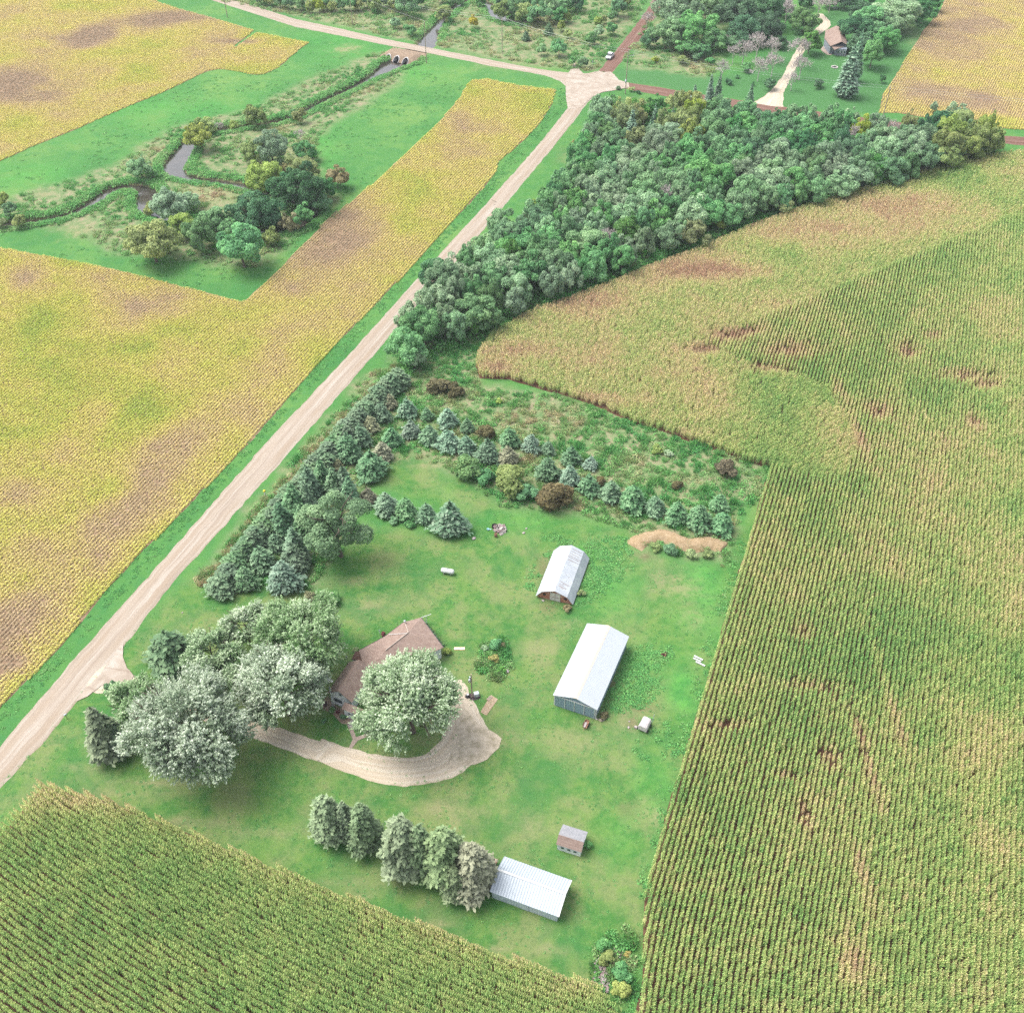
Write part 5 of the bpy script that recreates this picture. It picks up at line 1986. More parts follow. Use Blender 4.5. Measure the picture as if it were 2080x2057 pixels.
for k in range(3):
    x0 = .9 + k * 1.1
    wf = nb_(wall_box(d0_, dd_, dn_, x0, x0 + .8, .9, 2.1, .01, .06), 'window', m_white)
    bb = wall_box(d0_, dd_, dn_, x0 + .1, x0 + .7, 1.0, 2.0, .062, .08)
    nb_(bb, 'pane', m_glass, wf)
b = MB()
for k in range(7):
    p = d0_ + dn_ * 1.2 + dd_ * (k * .9)
    b.tube((p.x, p.y, 0), (p.x, p.y, 1.0), .06, n=4)
q_ = d0_ + dn_ * 1.2
r_ = q_ + dd_ * 5.4
b.tube((q_.x, q_.y, 1.0), (r_.x, r_.y, 1.0), .06, n=4)
nb_(b, 'deck_railing', simple('dark_railing', (.09, .08, .08, 1), .8, .2))
sheet('patio', [tuple(nq(x, y, 0).to_2d()) for x, y in ((210, 600), (260, 570), (310, 600), (380, 650), (375, 725), (310, 715), (215, 650))], .06, m_walk, step=.6, amp=.15)
# fire ring on the neighbour's lawn
p = nq(430, 915, 0)
rt_ = empty('fire_ring', p, 0, "round stone fire ring on the neighbour's mown lawn", "fire pit")
b = MB()
for k in range(12):
    th = k * .5236
    c_ = Vector((1.1 * math.cos(th), 1.1 * math.sin(th), .18))
    b.lathe([(.2, -.2), (.28, -.05), (.24, .12), (.1, .2)], tuple(c_), 7)
b.build('ring', m_stone, rt_)
b = MB()
b.lathe([(.85, 0), (.8, .06), (.3, .12)], (0, 0, 0), 12)
b.build('ash_bed', m_dark, rt_)
p = G(*ZD(385, 75))
rt_ = empty('picnic_table', p, .4, "white picnic table on grass behind the neighbour's house", "table")
b = MB(); b.box(-1.1, 1.1, -.4, .4, .70, .76); b.build('tabletop', m_white, rt_)
for s in (-1, 1):
    b = MB(); b.box(-1.1, 1.1, s * .75 - .14, s * .75 + .14, .42, .47); b.build('bench', m_white, rt_)
    b = MB(); b.tube((s * .8, -.7, 0), (s * .8, -.05, .7), .05, n=4); b.tube((s * .8, .7, 0), (s * .8, .05, .7), .05, n=4); b.build('leg', m_white, rt_)

# ================================================================== TREES
ORD = ['first', 'second', 'third', 'fourth', 'fifth', 'sixth', 'seventh', 'eighth', 'ninth', 'tenth', 'eleventh', 'twelfth', 'thirteenth', 'fourteenth', 'fifteenth', 'sixteenth', 'seventeenth', 'eighteenth', 'nineteenth', 'twentieth']


def ordn(i):
    if i < 20:
        return ORD[i]
    n = i + 1
    return f"{n}{'st' if n % 10 == 1 and n != 11 else 'nd' if n % 10 == 2 and n != 12 else 'rd' if n % 10 == 3 and n != 13 else 'th'}"


LOOK = {'green': 'fresh green', 'mid': 'mid-green', 'dark': 'dark green', 'grey': 'grey-green', 'bright': 'bright green', 'olive': 'olive', 'lime': 'lime-green', 'yellow': 'yellow', 'tan': 'tan', 'brown': 'brownish',
        'spruce': 'green', 'blue': 'blue-green', 'greycon': 'grey-tinged', 'pine': 'soft green', 'cedar': 'dark green'}


def at(Z, s, x, y, r, hratio, frac):
    """ground position and radius of a tree whose silhouette is centred at (x, y) with half width r in the crop"""
    px, py = Z(x, y)
    Rm = MPP(px, py, 4) * r / s
    H = Rm * hratio
    g0 = G(px, py, H * frac)
    return g0[0], g0[1], Rm, H


# ---- silver maples round the house
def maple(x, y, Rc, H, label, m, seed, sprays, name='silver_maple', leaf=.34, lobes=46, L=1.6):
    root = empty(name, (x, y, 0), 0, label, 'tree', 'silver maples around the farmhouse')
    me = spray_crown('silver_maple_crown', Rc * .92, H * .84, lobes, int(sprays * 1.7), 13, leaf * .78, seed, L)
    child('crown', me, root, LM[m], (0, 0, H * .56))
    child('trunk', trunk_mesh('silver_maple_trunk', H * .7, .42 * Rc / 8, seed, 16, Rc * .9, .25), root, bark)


for (Z, s, cx_, cy_, r_, hr_, lb, m, sd, ns) in [
    (ZJ, 3.864, 895, 865, 425, 1.75, "big silver maple hiding the farmhouse front beside the driveway loop", 'silver', 1, 2300),
    (ZI, 2.76, 1075, 780, 345, 1.65, "palest silver maple standing over the driveway near its entrance", 'silver', 2, 2300),
    (ZI, 2.76, 770, 670, 200, 1.9, "greener silver maple behind the dark spruces at the driveway mouth", 'silvergreen', 3, 900),
    (ZI, 2.76, 1690, 270, 255, 1.85, "greenest silver maple, rear right of the cluster north-west of the house", 'silvergreen', 4, 1400),
    (ZI, 2.76, 1585, 540, 255, 1.8, "silver maple with pale drooping fans between the driveway and the white gable", 'silver', 5, 1500),
    (ZI, 2.76, 1370, 190, 135, 2.3, "narrow whitish silver maple at the back left of the cluster", 'silver', 6, 620),
    (ZI, 2.76, 1190, 340, 150, 2.0, "small silver maple leaning over the lawn beside the dark round pine", 'silvergreen', 7, 560),
    (ZI, 2.76, 1230, 500, 150, 1.6, "low green silver maple filling the gap above the hidden driveway", 'silvergreen', 8, 560)]:
    x, y, Rm, H = at(Z, s, cx_, cy_, r_, hr_, .54)
    maple(x, y, Rm, H, lb, m, sd + 900, ns, lobes=max(18, int(Rm * 5)), L=1.0 + Rm * .07)

for (Z, s, cx_, cy_, r_, H, lb, m, kd, mul) in [
    (ZI, 2.76, 950, 330, 118, 9.0, "round dark grey-green pine between road lawn and silver maples", 'cedar', 'spruce', 1.1),
    (ZI, 2.76, 565, 790, 88, 12.0, "tall brown-tipped spruce at the left of the driveway maples", 'pine', 'bluetall', 1.1),
    (ZI, 2.76, 625, 800, 80, 9.0, "second spruce tucked between the brown-tipped spruce and the pale maple", 'cedar', 'bluetall', 1.1),
    (ZL, 2.76, 178, 235, 68, 11.0, "left pine of the three-tree clump on the lower lawn", 'pine', 'pine', 1.1),
    (ZL, 2.76, 285, 258, 46, 10.5, "narrow pine in the middle of the three-tree clump", 'pine', 'pine', 1.0),
    (ZL, 2.76, 380, 280, 68, 11.0, "reddish-topped pine on the right of the three-tree clump", 'pine', 'pine', 1.1),
    (ZL, 2.76, 600, 385, 92, 13.5, "tallest left pine of the row beside the low ribbed shed", 'pine', 'pine', 1.1),
    (ZL, 2.76, 705, 420, 62, 13.0, "slim pine second from the left in the row beside the shed", 'pine', 'pine', 1.1),
    (ZL, 2.76, 832, 445, 92, 13.5, "broad pale pine in the centre of the row beside the shed", 'pine', 'pine', 1.1),
    (ZL, 2.76, 985, 510, 92, 11.0, "duller brownish pine nearest the loaded wagon and ribbed shed", 'greycon', 'pine', 1.1),
    (ZL, 2.76, 890, 590, 60, 8.0, "short pine pushed out in front of the row beside the shed", 'pine', 'pine', 1.0)]:
    px, py = Z(cx_, cy_)
    g0 = G(px, py, H * .48)
    Rm = MPP(px, py, 5) * r_ / s * mul * 1.14
    conifer(g0[0], g0[1], Rm, H, lb, 'pines and spruces on the farm lawn', m, kd, 'pine_tree' if kd == 'pine' else 'spruce_tree')
x, y, Rm, H = at(ZI, 2.76, 630, 565, 58, 2.6, .5)
broad(x, y, Rm, "small dark broadleaf tree poking above the spruces at the driveway mouth", None, 'mid', H)
x, y, Rm, H = at(ZI, 2.76, 1760, 60, 0.1, 1, 0)
# shrubs at the house
for (Z, s, cx_, cy_, r_, lb, m) in [(ZN, 6.163, 213, 1300, 52, "round green shrub in the stone bed below the gable window", 'bright'), (ZN, 6.163, 362, 1396, 48, "darker round shrub in the stone bed beside the front steps", 'green'),
                                    (ZN, 6.163, 530, 1470, 50, "green shrub on the maple side of the front steps", 'green'), (ZN, 6.163, 285, 1330, 28, "small burgundy shrub between the two round green ones", 'burgundy'),
                                    (ZN, 6.163, 130, 1240, 28, "dull purple shrub at the outer end of the stone bed", 'burgundy'), (ZN, 6.163, 1655, 570, 62, "yellow-tinged shrub at the right corner of the farmhouse", 'olive'),
                                    (ZN, 6.163, 860, 350, 40, "dark red shrub behind the farmhouse roof", 'burgundy'), (ZN, 6.163, 510, 550, 40, "olive shrub by the link roof's rear corner", 'olive'),
                                    (ZG, 3.22, 942, 1605, 62, "lone round green bush on the lawn above the maples", 'bright'), (ZG, 3.22, 800, 1585, 42, "greyish bush at the top edge of the maples", 'greycon'),
                                    (ZN, 6.163, 110, 1440, 36, "low green shrub on the lawn below the maple fans", 'green')]:
    x, y, Rm, H = at(Z, s, cx_, cy_, r_, 1.25, .4)
    bush(x, y, Rm, lb, 'garden shrubs', m, H)
for k in range(9):
    t_ = k / 8
    cx_, cy_ = 1390 + 205 * t_, 225 + 270 * t_
    x, y, Rm, H = at(ZN, 6.163, cx_, cy_, 22, 1.6, .3)
    bush(x, y, Rm, f"{ordn(k)} low shrub from the clothes pole along the farmhouse's right wall", 'foundation shrubs along the right wall', 'green', H)

# ---- oak and the dense evergreens of the hedge
x, y, Rm, H = at(ZG, 3.22, 975, 1120, 235, 2.1, .56)
root = empty('oak_tree', (x, y, 0), 0, "big ragged oak with grey-green clumps leaning over the lawn from the hedge", 'tree')
child('crown', crown_mesh('oak_crown', Rm * .92, H * .80, 30, 11000, .36, 77, lobe_r=(.20, .30), spread=.9), root, LM['mid'], (0, 0, H * .56))
child('trunk', trunk_mesh('oak_trunk', H * .75, .42, 78, 14, Rm, .25), root, bark)

cl = gp(ZG, [(205, 1500), (300, 1370), (420, 1210), (520, 1070), (610, 970), (720, 860), (810, 740), (900, 650), (980, 540), (1080, 430), (1180, 330), (1270, 235), (1350, 165)], 1.5) + np.array([.9, -.4])
pts = densify(cl, 2.15, False)
for k, p in enumerate(pts):
    hh = 3.9 + .9 * random.random()
    conifer(p[0] + random.uniform(-.3, .3), p[1] + random.uniform(-.3, .3), 2.3 + .4 * random.random(), hh, f"dark cedar in the dense roadside row, {ordn(k)} from the driveway end", 'cedars in the roadside row', 'cedar', 'cedar', 'cedar_tree')
inner = gp(ZG, [(330, 1390), (440, 1250), (560, 1110), (660, 1000), (760, 890), (850, 790), (920, 720), (1010, 620), (1090, 500), (1190, 390), (1270, 300)], 1.5)
pts = densify(inner, 3.0, False)
for k, p in enumerate(pts):
    conifer(p[0], p[1], 1.9, 4.2 + random.random(), f"cedar in the row just inside the roadside row, {ordn(k)} from the driveway end", 'inner cedars behind the roadside row', 'cedar', 'cedar', 'cedar_tree')
for k, (cx_, cy_, r_, H) in enumerate([(620, 1090, 80, 9), (700, 980, 85, 9.5), (760, 1100, 75, 9), (800, 860, 75, 9), (880, 800, 62, 8), (960, 850, 62, 8), (1030, 850, 70, 8.5), (700, 1240, 70, 8), (1060, 900, 60, 7.5), (780, 960, 70, 9)]):
    px, py = ZG(cx_, cy_)
    g0 = G(px, py, H * .45)
    conifer(g0[0], g0[1], MPP(px, py, 4) * r_ / 3.22 * 1.05, H, f"tall dark evergreen packed behind the oak, {ordn(k)} counting from the driveway side", 'tall evergreens packed around the oak', 'spruce', 'bluetall')

ROWS = {
    "row just inside the cedars": [(ZG, 3.22, 380, 1470, 76, 'spruce'), (ZG, 3.22, 482, 1345, 84, 'spruce'), (ZG, 3.22, 577, 1235, 60, 'spruce'), (ZG, 3.22, 700, 1340, 92, 'spruce'), (ZG, 3.22, 630, 1460, 102, 'blue'), (ZG, 3.22, 980, 728, 40, 'greycon'), (ZG, 3.22, 1050, 620, 85, 'spruce'), (ZG, 3.22, 1130, 540, 66, 'spruce'), (ZG, 3.22, 1198, 465, 54, 'greycon'), (ZG, 3.22, 1267, 385, 60, 'spruce'), (ZG, 3.22, 1327, 315, 44, 'greycon')],
    "short second row behind the cedars": [(ZG, 3.22, 1203, 735, 90, 'spruce'), (ZG, 3.22, 1275, 640, 62, 'greycon'), (ZG, 3.22, 1337, 545, 60, 'spruce'), (ZG, 3.22, 1465, 492, 55, 'blue'), (ZG, 3.22, 1438, 358, 60, 'blue')],
    "upper cross row": [(ZG, 3.22, 1568, 395, 40, 'spruce'), (ZG, 3.22, 1703, 420, 60, 'blue'), (ZG, 3.22, 1832, 470, 44, 'spruce'), (ZH, 2.415, 565, 412, 46, 'spruce'), (ZH, 2.415, 672, 442, 43, 'blue'), (ZH, 2.415, 757, 462, 32, 'spruce'), (ZH, 2.415, 868, 502, 44, 'spruce'), (ZH, 2.415, 965, 536, 32, 'blue')],
    "middle cross row": [(ZG, 3.22, 1585, 535, 62, 'spruce'), (ZG, 3.22, 1705, 570, 70, 'blue'), (ZG, 3.22, 1822, 600, 58, 'blue'), (ZH, 2.415, 460, 478, 54, 'spruce'), (ZH, 2.415, 560, 505, 48, 'greycon'), (ZH, 2.415, 755, 562, 54, 'spruce'), (ZH, 2.415, 862, 600, 48, 'blue'), (ZH, 2.415, 958, 642, 48, 'spruce'), (ZH, 2.415, 1065, 678, 52, 'spruce'), (ZH, 2.415, 1172, 710, 62, 'spruce'), (ZH, 2.415, 1280, 745, 46, 'spruce'), (ZH, 2.415, 1390, 782, 52, 'spruce'), (ZH, 2.415, 1495, 805, 60, 'spruce'), (ZH, 2.415, 1612, 832, 54, 'spruce'), (ZH, 2.415, 1598, 730, 42, 'spruce')],
    "lawn-edge row below the oak clearing": [(ZG, 3.22, 1180, 930, 52, 'greycon'), (ZG, 3.22, 1300, 985, 74, 'spruce'), (ZG, 3.22, 1430, 1015, 72, 'spruce'), (ZG, 3.22, 1565, 1045, 64, 'spruce'), (ZG, 3.22, 1720, 1080, 104, 'blue')]}
for rn, lst in ROWS.items():
    for k, (Z, s, cx_, cy_, r_, m) in enumerate(lst):
        x, y, Rm, H = at(Z, s, cx_, cy_ - r_ * .08, r_, 2.25, .42)
        conifer(x, y, Rm * 1.14, H * 1.02, f"{LOOK[m]} spruce in the {rn}, {ordn(k)} from the road", 'young spruces in rows', m, 'spruce')
for (Z, s, cx_, cy_, r_, lb, m) in [
    (ZH, 2.415, 357, 556, 76, "round glossy green shrub tree at the left corner of the upper lawn", 'bright'),
    (ZH, 2.415, 585, 605, 100, "largest olive-brown shrub tree on the lawn edge below the spruces", 'olive'),
    (ZH, 2.415, 445, 600, 52, "green shrub squeezed between the glossy shrub and the olive one", 'green'),
    (ZH, 2.415, 655, 680, 58, "bright green shrub between the two brownish shrub trees", 'green'),
    (ZH, 2.415, 770, 690, 92, "brownish twiggy shrub tree right of the bright green shrub", 'brown'),
    (ZH, 2.415, 455, 380, 48, "low dark brown bramble among the upper spruces", 'brown'),
    (ZH, 2.415, 1350, 490, 26, "small pale willow shrub alone in the weeds", 'silver'),
    (ZH, 2.415, 1290, 465, 30, "lime bush left of the pale willow shrub", 'lime'),
    (ZG, 3.22, 1350, 1085, 36, "left small leafy sapling in front of the lawn-edge spruces", 'green'),
    (ZG, 3.22, 1465, 1110, 38, "right small leafy sapling in front of the lawn-edge spruces", 'green'),
    (ZE, 3.22, 880, 1335, 26, "small lime bush standing in weeds north of the spruces", 'lime'),
    (ZH, 2.415, 230, 160, 60, "reddish brown bramble thicket below the long wood's tip", 'brown'),
    (ZH, 2.415, 300, 175, 46, "second reddish bramble beside the thicket near the corn corner", 'brown'),
    (ZH, 2.415, 1630, 560, 60, "reddish weed thicket beside the corn's inner corner", 'brown'),
    (ZH, 2.415, 1385, 640, 30, "brown bush in the weeds below the pale willow shrub", 'brown'),
    (ZH, 2.415, 1015, 620, 30, "brown bush between two spruces of the middle cross row", 'brown'),
    (ZK, 3.864, 1400, 130, 62, "green bush growing on the tan earth mound", 'green'),
    (ZK, 3.864, 1280, 120, 45, "olive bush at the left of the tan earth mound", 'olive'),
    (ZK, 3.864, 1560, 175, 50, "low olive bush at the right foot of the earth mound", 'olive'),
    (ZK, 3.864, 1700, 170, 50, "low brownish bush at the far right foot of the earth mound", 'olive'),
    (ZL, 2.76, 1640, 370, 30, "green bush against the right wall of the small white shed", 'green'),
    (ZL, 2.76, 1755, 1010, 52, "yellow-green bush in the brush heap at the corn corner", 'olive'),
    (ZL, 2.76, 1860, 985, 20, "bright yellow bush in the brush heap at the corn corner", 'yellow'),
    (ZL, 2.76, 1830, 1090, 60, "green bush at the right of the brush heap's stones", 'green'),
    (ZL, 2.76, 1720, 930, 45, "upper left green bush of the brush heap", 'green'),
    (ZL, 2.76, 1830, 1180, 60, "grassy lime bush at the foot of the brush heap", 'lime'),
    (ZK, 3.864, 870, 1440, 40, "brown weed clump at the machine shed's front right corner", 'brown'),
    (ZK, 3.864, 590, 600, 36, "dry yellowish weed clump by the barn's front", 'tan'),
    (ZK, 3.864, 700, 480, 34, "dark weed clump at the barn's right wall", 'olive')]:
    x, y, Rm, H = at(Z, s, cx_, cy_, r_, 1.35, .42)
    bush(x, y, Rm, lb, 'bushes around the farmyard', m, H)
# garden island
isl = gp(ZJ, [(1410, 520), (1450, 470), (1500, 390), (1640, 375), (1670, 470), (1695, 580), (1690, 640), (1600, 690), (1530, 695), (1460, 650), (1412, 590)])
a, b_ = fill(isl, 3.0, 91)
scatter('garden_plants', WEED, np.c_[a, b_, np.zeros(len(a))], rng.random(len(a)) * 6.28, rng.uniform(.6, 1.15, len(a)), np.clip(.38 + 1.1 * (fnoise(a, b_, 2.5, 92) - .5) - .15 * (b_ > np.median(b_)), 0, 1), "mixed flowers and dry grasses in the round garden island", "garden plants")
for (cx_, cy_, r_, lb, m) in [(1560, 420, 55, "dark green shrub at the top of the garden island", 'green'), (1490, 450, 35, "grey-green shrub at the upper left of the garden island", 'grey'), (1630, 420, 30, "brownish shrub at the top right of the garden island", 'brown'), (1560, 530, 40, "yellow flowering shrub in the middle of the garden island", 'yellow'), (1620, 620, 36, "leafy green shrub at the lower right of the garden island", 'bright')]:
    x, y, Rm, H = at(ZJ, 3.864, cx_, cy_, r_, 1.3, .4)
    bush(x, y, Rm, lb, 'shrubs of the garden island', m, H)

# ---- creek trees
CT = [(1118, 765, 76, 'lime', "rounded lime tree at the creek's upper bend, front one of two"), (1140, 695, 55, 'olive', "olive tree just behind the lime tree at the creek's upper bend"),
      (1305, 688, 32, 'lime', "small lime bush on the bank between the dead shrub and olive tree"), (1430, 655, 60, 'olive', "olive tree on the north bank left of the small lime one"),
      (1680, 655, 40, 'lime', "bright lime sapling near the straight upper reach"), (1640, 640, 30, 'green', "dark bush directly left of the bright lime sapling"),
      (1420, 850, 72, 'olive', "pale olive tree on the meander's inner meadow"), (1520, 830, 90, 'grey', "pale grey-green willow on the meander's inner meadow"),
      (1712, 850, 58, 'green', "green tree right of the willow beside the brown patch"), (1480, 975, 92, 'lime', "largest lime tree at the head of the creek grove"),
      (1700, 960, 80, 'lime', "lime-topped tree on the upper right of the creek grove"), (1610, 955, 48, 'tan', "pinkish tan tree between the two lime crowns"),
      (1690, 1060, 125, 'dark', "broad dark tree on the right side of the creek grove"), (1580, 1030, 75, 'dark', "dark tree left of the broad one in the creek grove"),
      (1800, 1060, 70, 'dark', "dark tree at the grove's right end over the creek bend"), (1888, 1000, 62, 'tan', "tan round tree standing alone right of the grove"),
      (1420, 1180, 118, 'dark', "dark rounded tree in the centre of the creek grove"), (1520, 1200, 80, 'dark', "dark crown between the grove's centre and its tan tree"),
      (1612, 1235, 62, 'tan', "tan-yellow tree on the grove's lower right edge"), (1700, 1215, 68, 'green', "green tree at the grove's far lower right"),
      (1350, 1385, 128, 'green', "big fresh green tree at the grove's bottom"), (1290, 1290, 66, 'green', "green crown peeping above the big bottom tree"),
      (1530, 1335, 52, 'olive', "olive tree right of the big bottom tree"), (850, 1362, 122, 'olive', "big olive tree at the grove's lower left corner"),
      (1020, 1270, 70, 'olive', "olive crown between the corner tree and grove centre"), (1110, 1320, 98, 'mid', "mid-green tree next to the lower left corner tree"),
      (1200, 1240, 80, 'mid', "mid-green tree left of the grove's dark centre"), (955, 1165, 105, 'grey', "grey-green willow beside the tan island meadow"),
      (1040, 1130, 60, 'grey', "smaller grey-green willow touching the tan meadow"), (845, 1160, 40, 'lime', "lime bush left of the grey-green willow"),
      (785, 950, 60, 'grey', "grey-green shrub over the creek's second bend"), (850, 970, 36, 'mid', "small shrub right of the bend's grey-green one"),
      (55, 1180, 48, 'green', "green tree at the picture's left edge on the creek"), (110, 1240, 42, 'lime', "small lime tree right of the left-edge creek tree"), (0, 1110, 42, 'olive', "olive tree cut by the left picture edge above the creek"), (5, 1250, 34, 'olive', "olive bush cut by the left picture edge below the creek"),
      (1790, 1130, 60, 'green', "green tree hanging over the bare bank at the grove's right")]
for cx_, cy_, r_, m, lb in CT:
    x, y, Rm, H = at(ZA, 2.76, cx_, cy_, r_, 1.95, .5)
    broad(x, y, Rm * 1.04, lb, 'trees along the creek', m, H)
for (cx_, cy_, r_, lb) in [(1225, 690, 34, "bare grey shrub beside the creek's upper bend"), (1685, 755, 38, "bare grey tree above the grove's right side")]:
    x, y, Rm, H = at(ZA, 2.76, cx_, cy_, r_, 2.0, .5)
    dead(x, y, Rm, H, lb, 'dead trees by the creek')

# ---- trees beyond the upper road
NT_ = []
g = np.random.default_rng(31)
for k, (cx_, cy_, r_, m) in enumerate([(20, 20, 36, 'mid'), (75, 40, 30, 'olive'), (130, 25, 34, 'lime'), (170, 10, 40, 'mid'), (205, 40, 28, 'lime'), (250, 18, 34, 'green'), (300, 20, 38, 'mid'), (350, 25, 30, 'lime'), (385, 5, 34, 'green'), (440, 20, 40, 'olive'), (490, 0, 36, 'mid'), (550, 15, 36, 'olive'), (575, 45, 26, 'lime'), (625, 30, 56, 'mid'), (660, -10, 50, 'dark'), (-40, 15, 34, 'green'), (-90, 5, 34, 'mid'), (-150, 0, 30, 'lime'), (-200, -15, 34, 'green'), (-110, -30, 34, 'mid')]):
    NT_.append((cx_, cy_, r_, m, f"{LOOK[m]} tree in the thicket above the upper road, {ordn(k)} listed rightwards"))
srt = sorted(range(len(NT_)), key=lambda i: NT_[i][0])
for k, i in enumerate(srt):
    cx_, cy_, r_, m, _ = NT_[i]
    x, y, Rm, H = at(ZB, 2.76, cx_, cy_, r_, 2.3, .5)
    broad(x, y, Rm * 1.1, f"{LOOK[m]} tree in the thicket above the upper road, {ordn(k)} from its left end", 'thicket trees above the upper road', m, H)
for cx_, cy_, r_, m, lb in [(832, 75, 46, 'olive', "olive willow beside the short stream above the road"), (1000, 125, 32, 'yellow', "lone yellow tree above the upper road"),
                            (1150, 60, 52, 'olive', "olive willow at the left end of the wood by the pond bend"), (1215, 40, 56, 'mid', "mid-green tree second in the wood by the pond bend"), (1290, 60, 60, 'olive', "olive tree in the middle of the wood by the pond bend"), (1360, 80, 58, 'mid', "mid-green tree right of middle in the wood by the pond bend"),
                            (1430, 50, 56, 'grey', "grey-green tree in the wood by the pond bend"), (1480, 90, 40, 'green', "green tree at the right of the wood by the pond bend"), (1500, 20, 50, 'mid', "mid-green tree at the upper right of the wood by the pond bend"), (1575, 15, 45, 'dark', "dark tree at the far right of the wood by the pond bend"),
                            (1180, 0, 50, 'dark', "dark tree rising behind the olive willow at the pond bend"), (1340, 0, 60, 'green', "green tree at the top edge behind the pond-bend wood"), (900, -10, 40, 'mid', "mid-green tree at the top edge above the looping stream"), (820, -20, 36, 'dark', "dark tree at the top edge left of the stream loop"), (1050, 5, 34, 'mid', "small mid-green tree inside the stream loop"),
                            (1525, 95, 30, 'lime', "lime sapling right of the pond-bend wood"), (1490, 145, 30, 'lime', "lime sapling above the round dark bush"), (1530, 190, 26, 'lime', "pale lime sapling in the open meadow"), (1480, 270, 46, 'green', "round dark green tree near the road junction meadow"),
                            (1650, 215, 36, 'mid', "mid-green slim tree left in the line beside the dirt road"), (1700, 180, 34, 'grey', "greyish slim tree in the line beside the dirt road"), (1690, 120, 26, 'lime', "yellowish young tree in the line beside the dirt road"), (1768, 165, 34, 'green', "green tree right in the line beside the dirt road"), (1730, 110, 22, 'lime', "lime-tipped young tree above the line beside the dirt road"),
                            (1810, 40, 50, 'green', "bright tree at the top edge left of the dirt road"), (1780, 90, 30, 'green', "green tree below the bright one at the top edge"), (1840, 5, 40, 'olive', "olive tree at the top edge nearest the dirt road"),
                            (1380, 280, 30, 'mid', "low green bush left of the round tree near the junction"), (1620, 350, 30, 'mid', "low bush near the junction above the road"), (1550, 345, 26, 'mid', "low bush second left of the junction"), (560, 130, 30, 'grey', "grey-green shrub at the bank left of the short stream"), (640, 170, 34, 'mid', "wide shrub left of the short stream")]:
    x, y, Rm, H = at(ZB, 2.76, cx_, cy_, r_, 2.1, .5)
    broad(x, y, Rm * 1.05, lb, 'trees in the meadow beyond the upper road', m, H)
for cx_, cy_, r_, lb in [(1292, 205, 24, "small dark spruce right of the lone yellow tree"), (1420, 170, 30, "rounder spruce below the pond-bend wood")]:
    x, y, Rm, H = at(ZB, 2.76, cx_, cy_, r_, 2.3, .42)
    conifer(x, y, Rm, H, lb, 'spruces in the meadow', 'cedar', 'spruce')

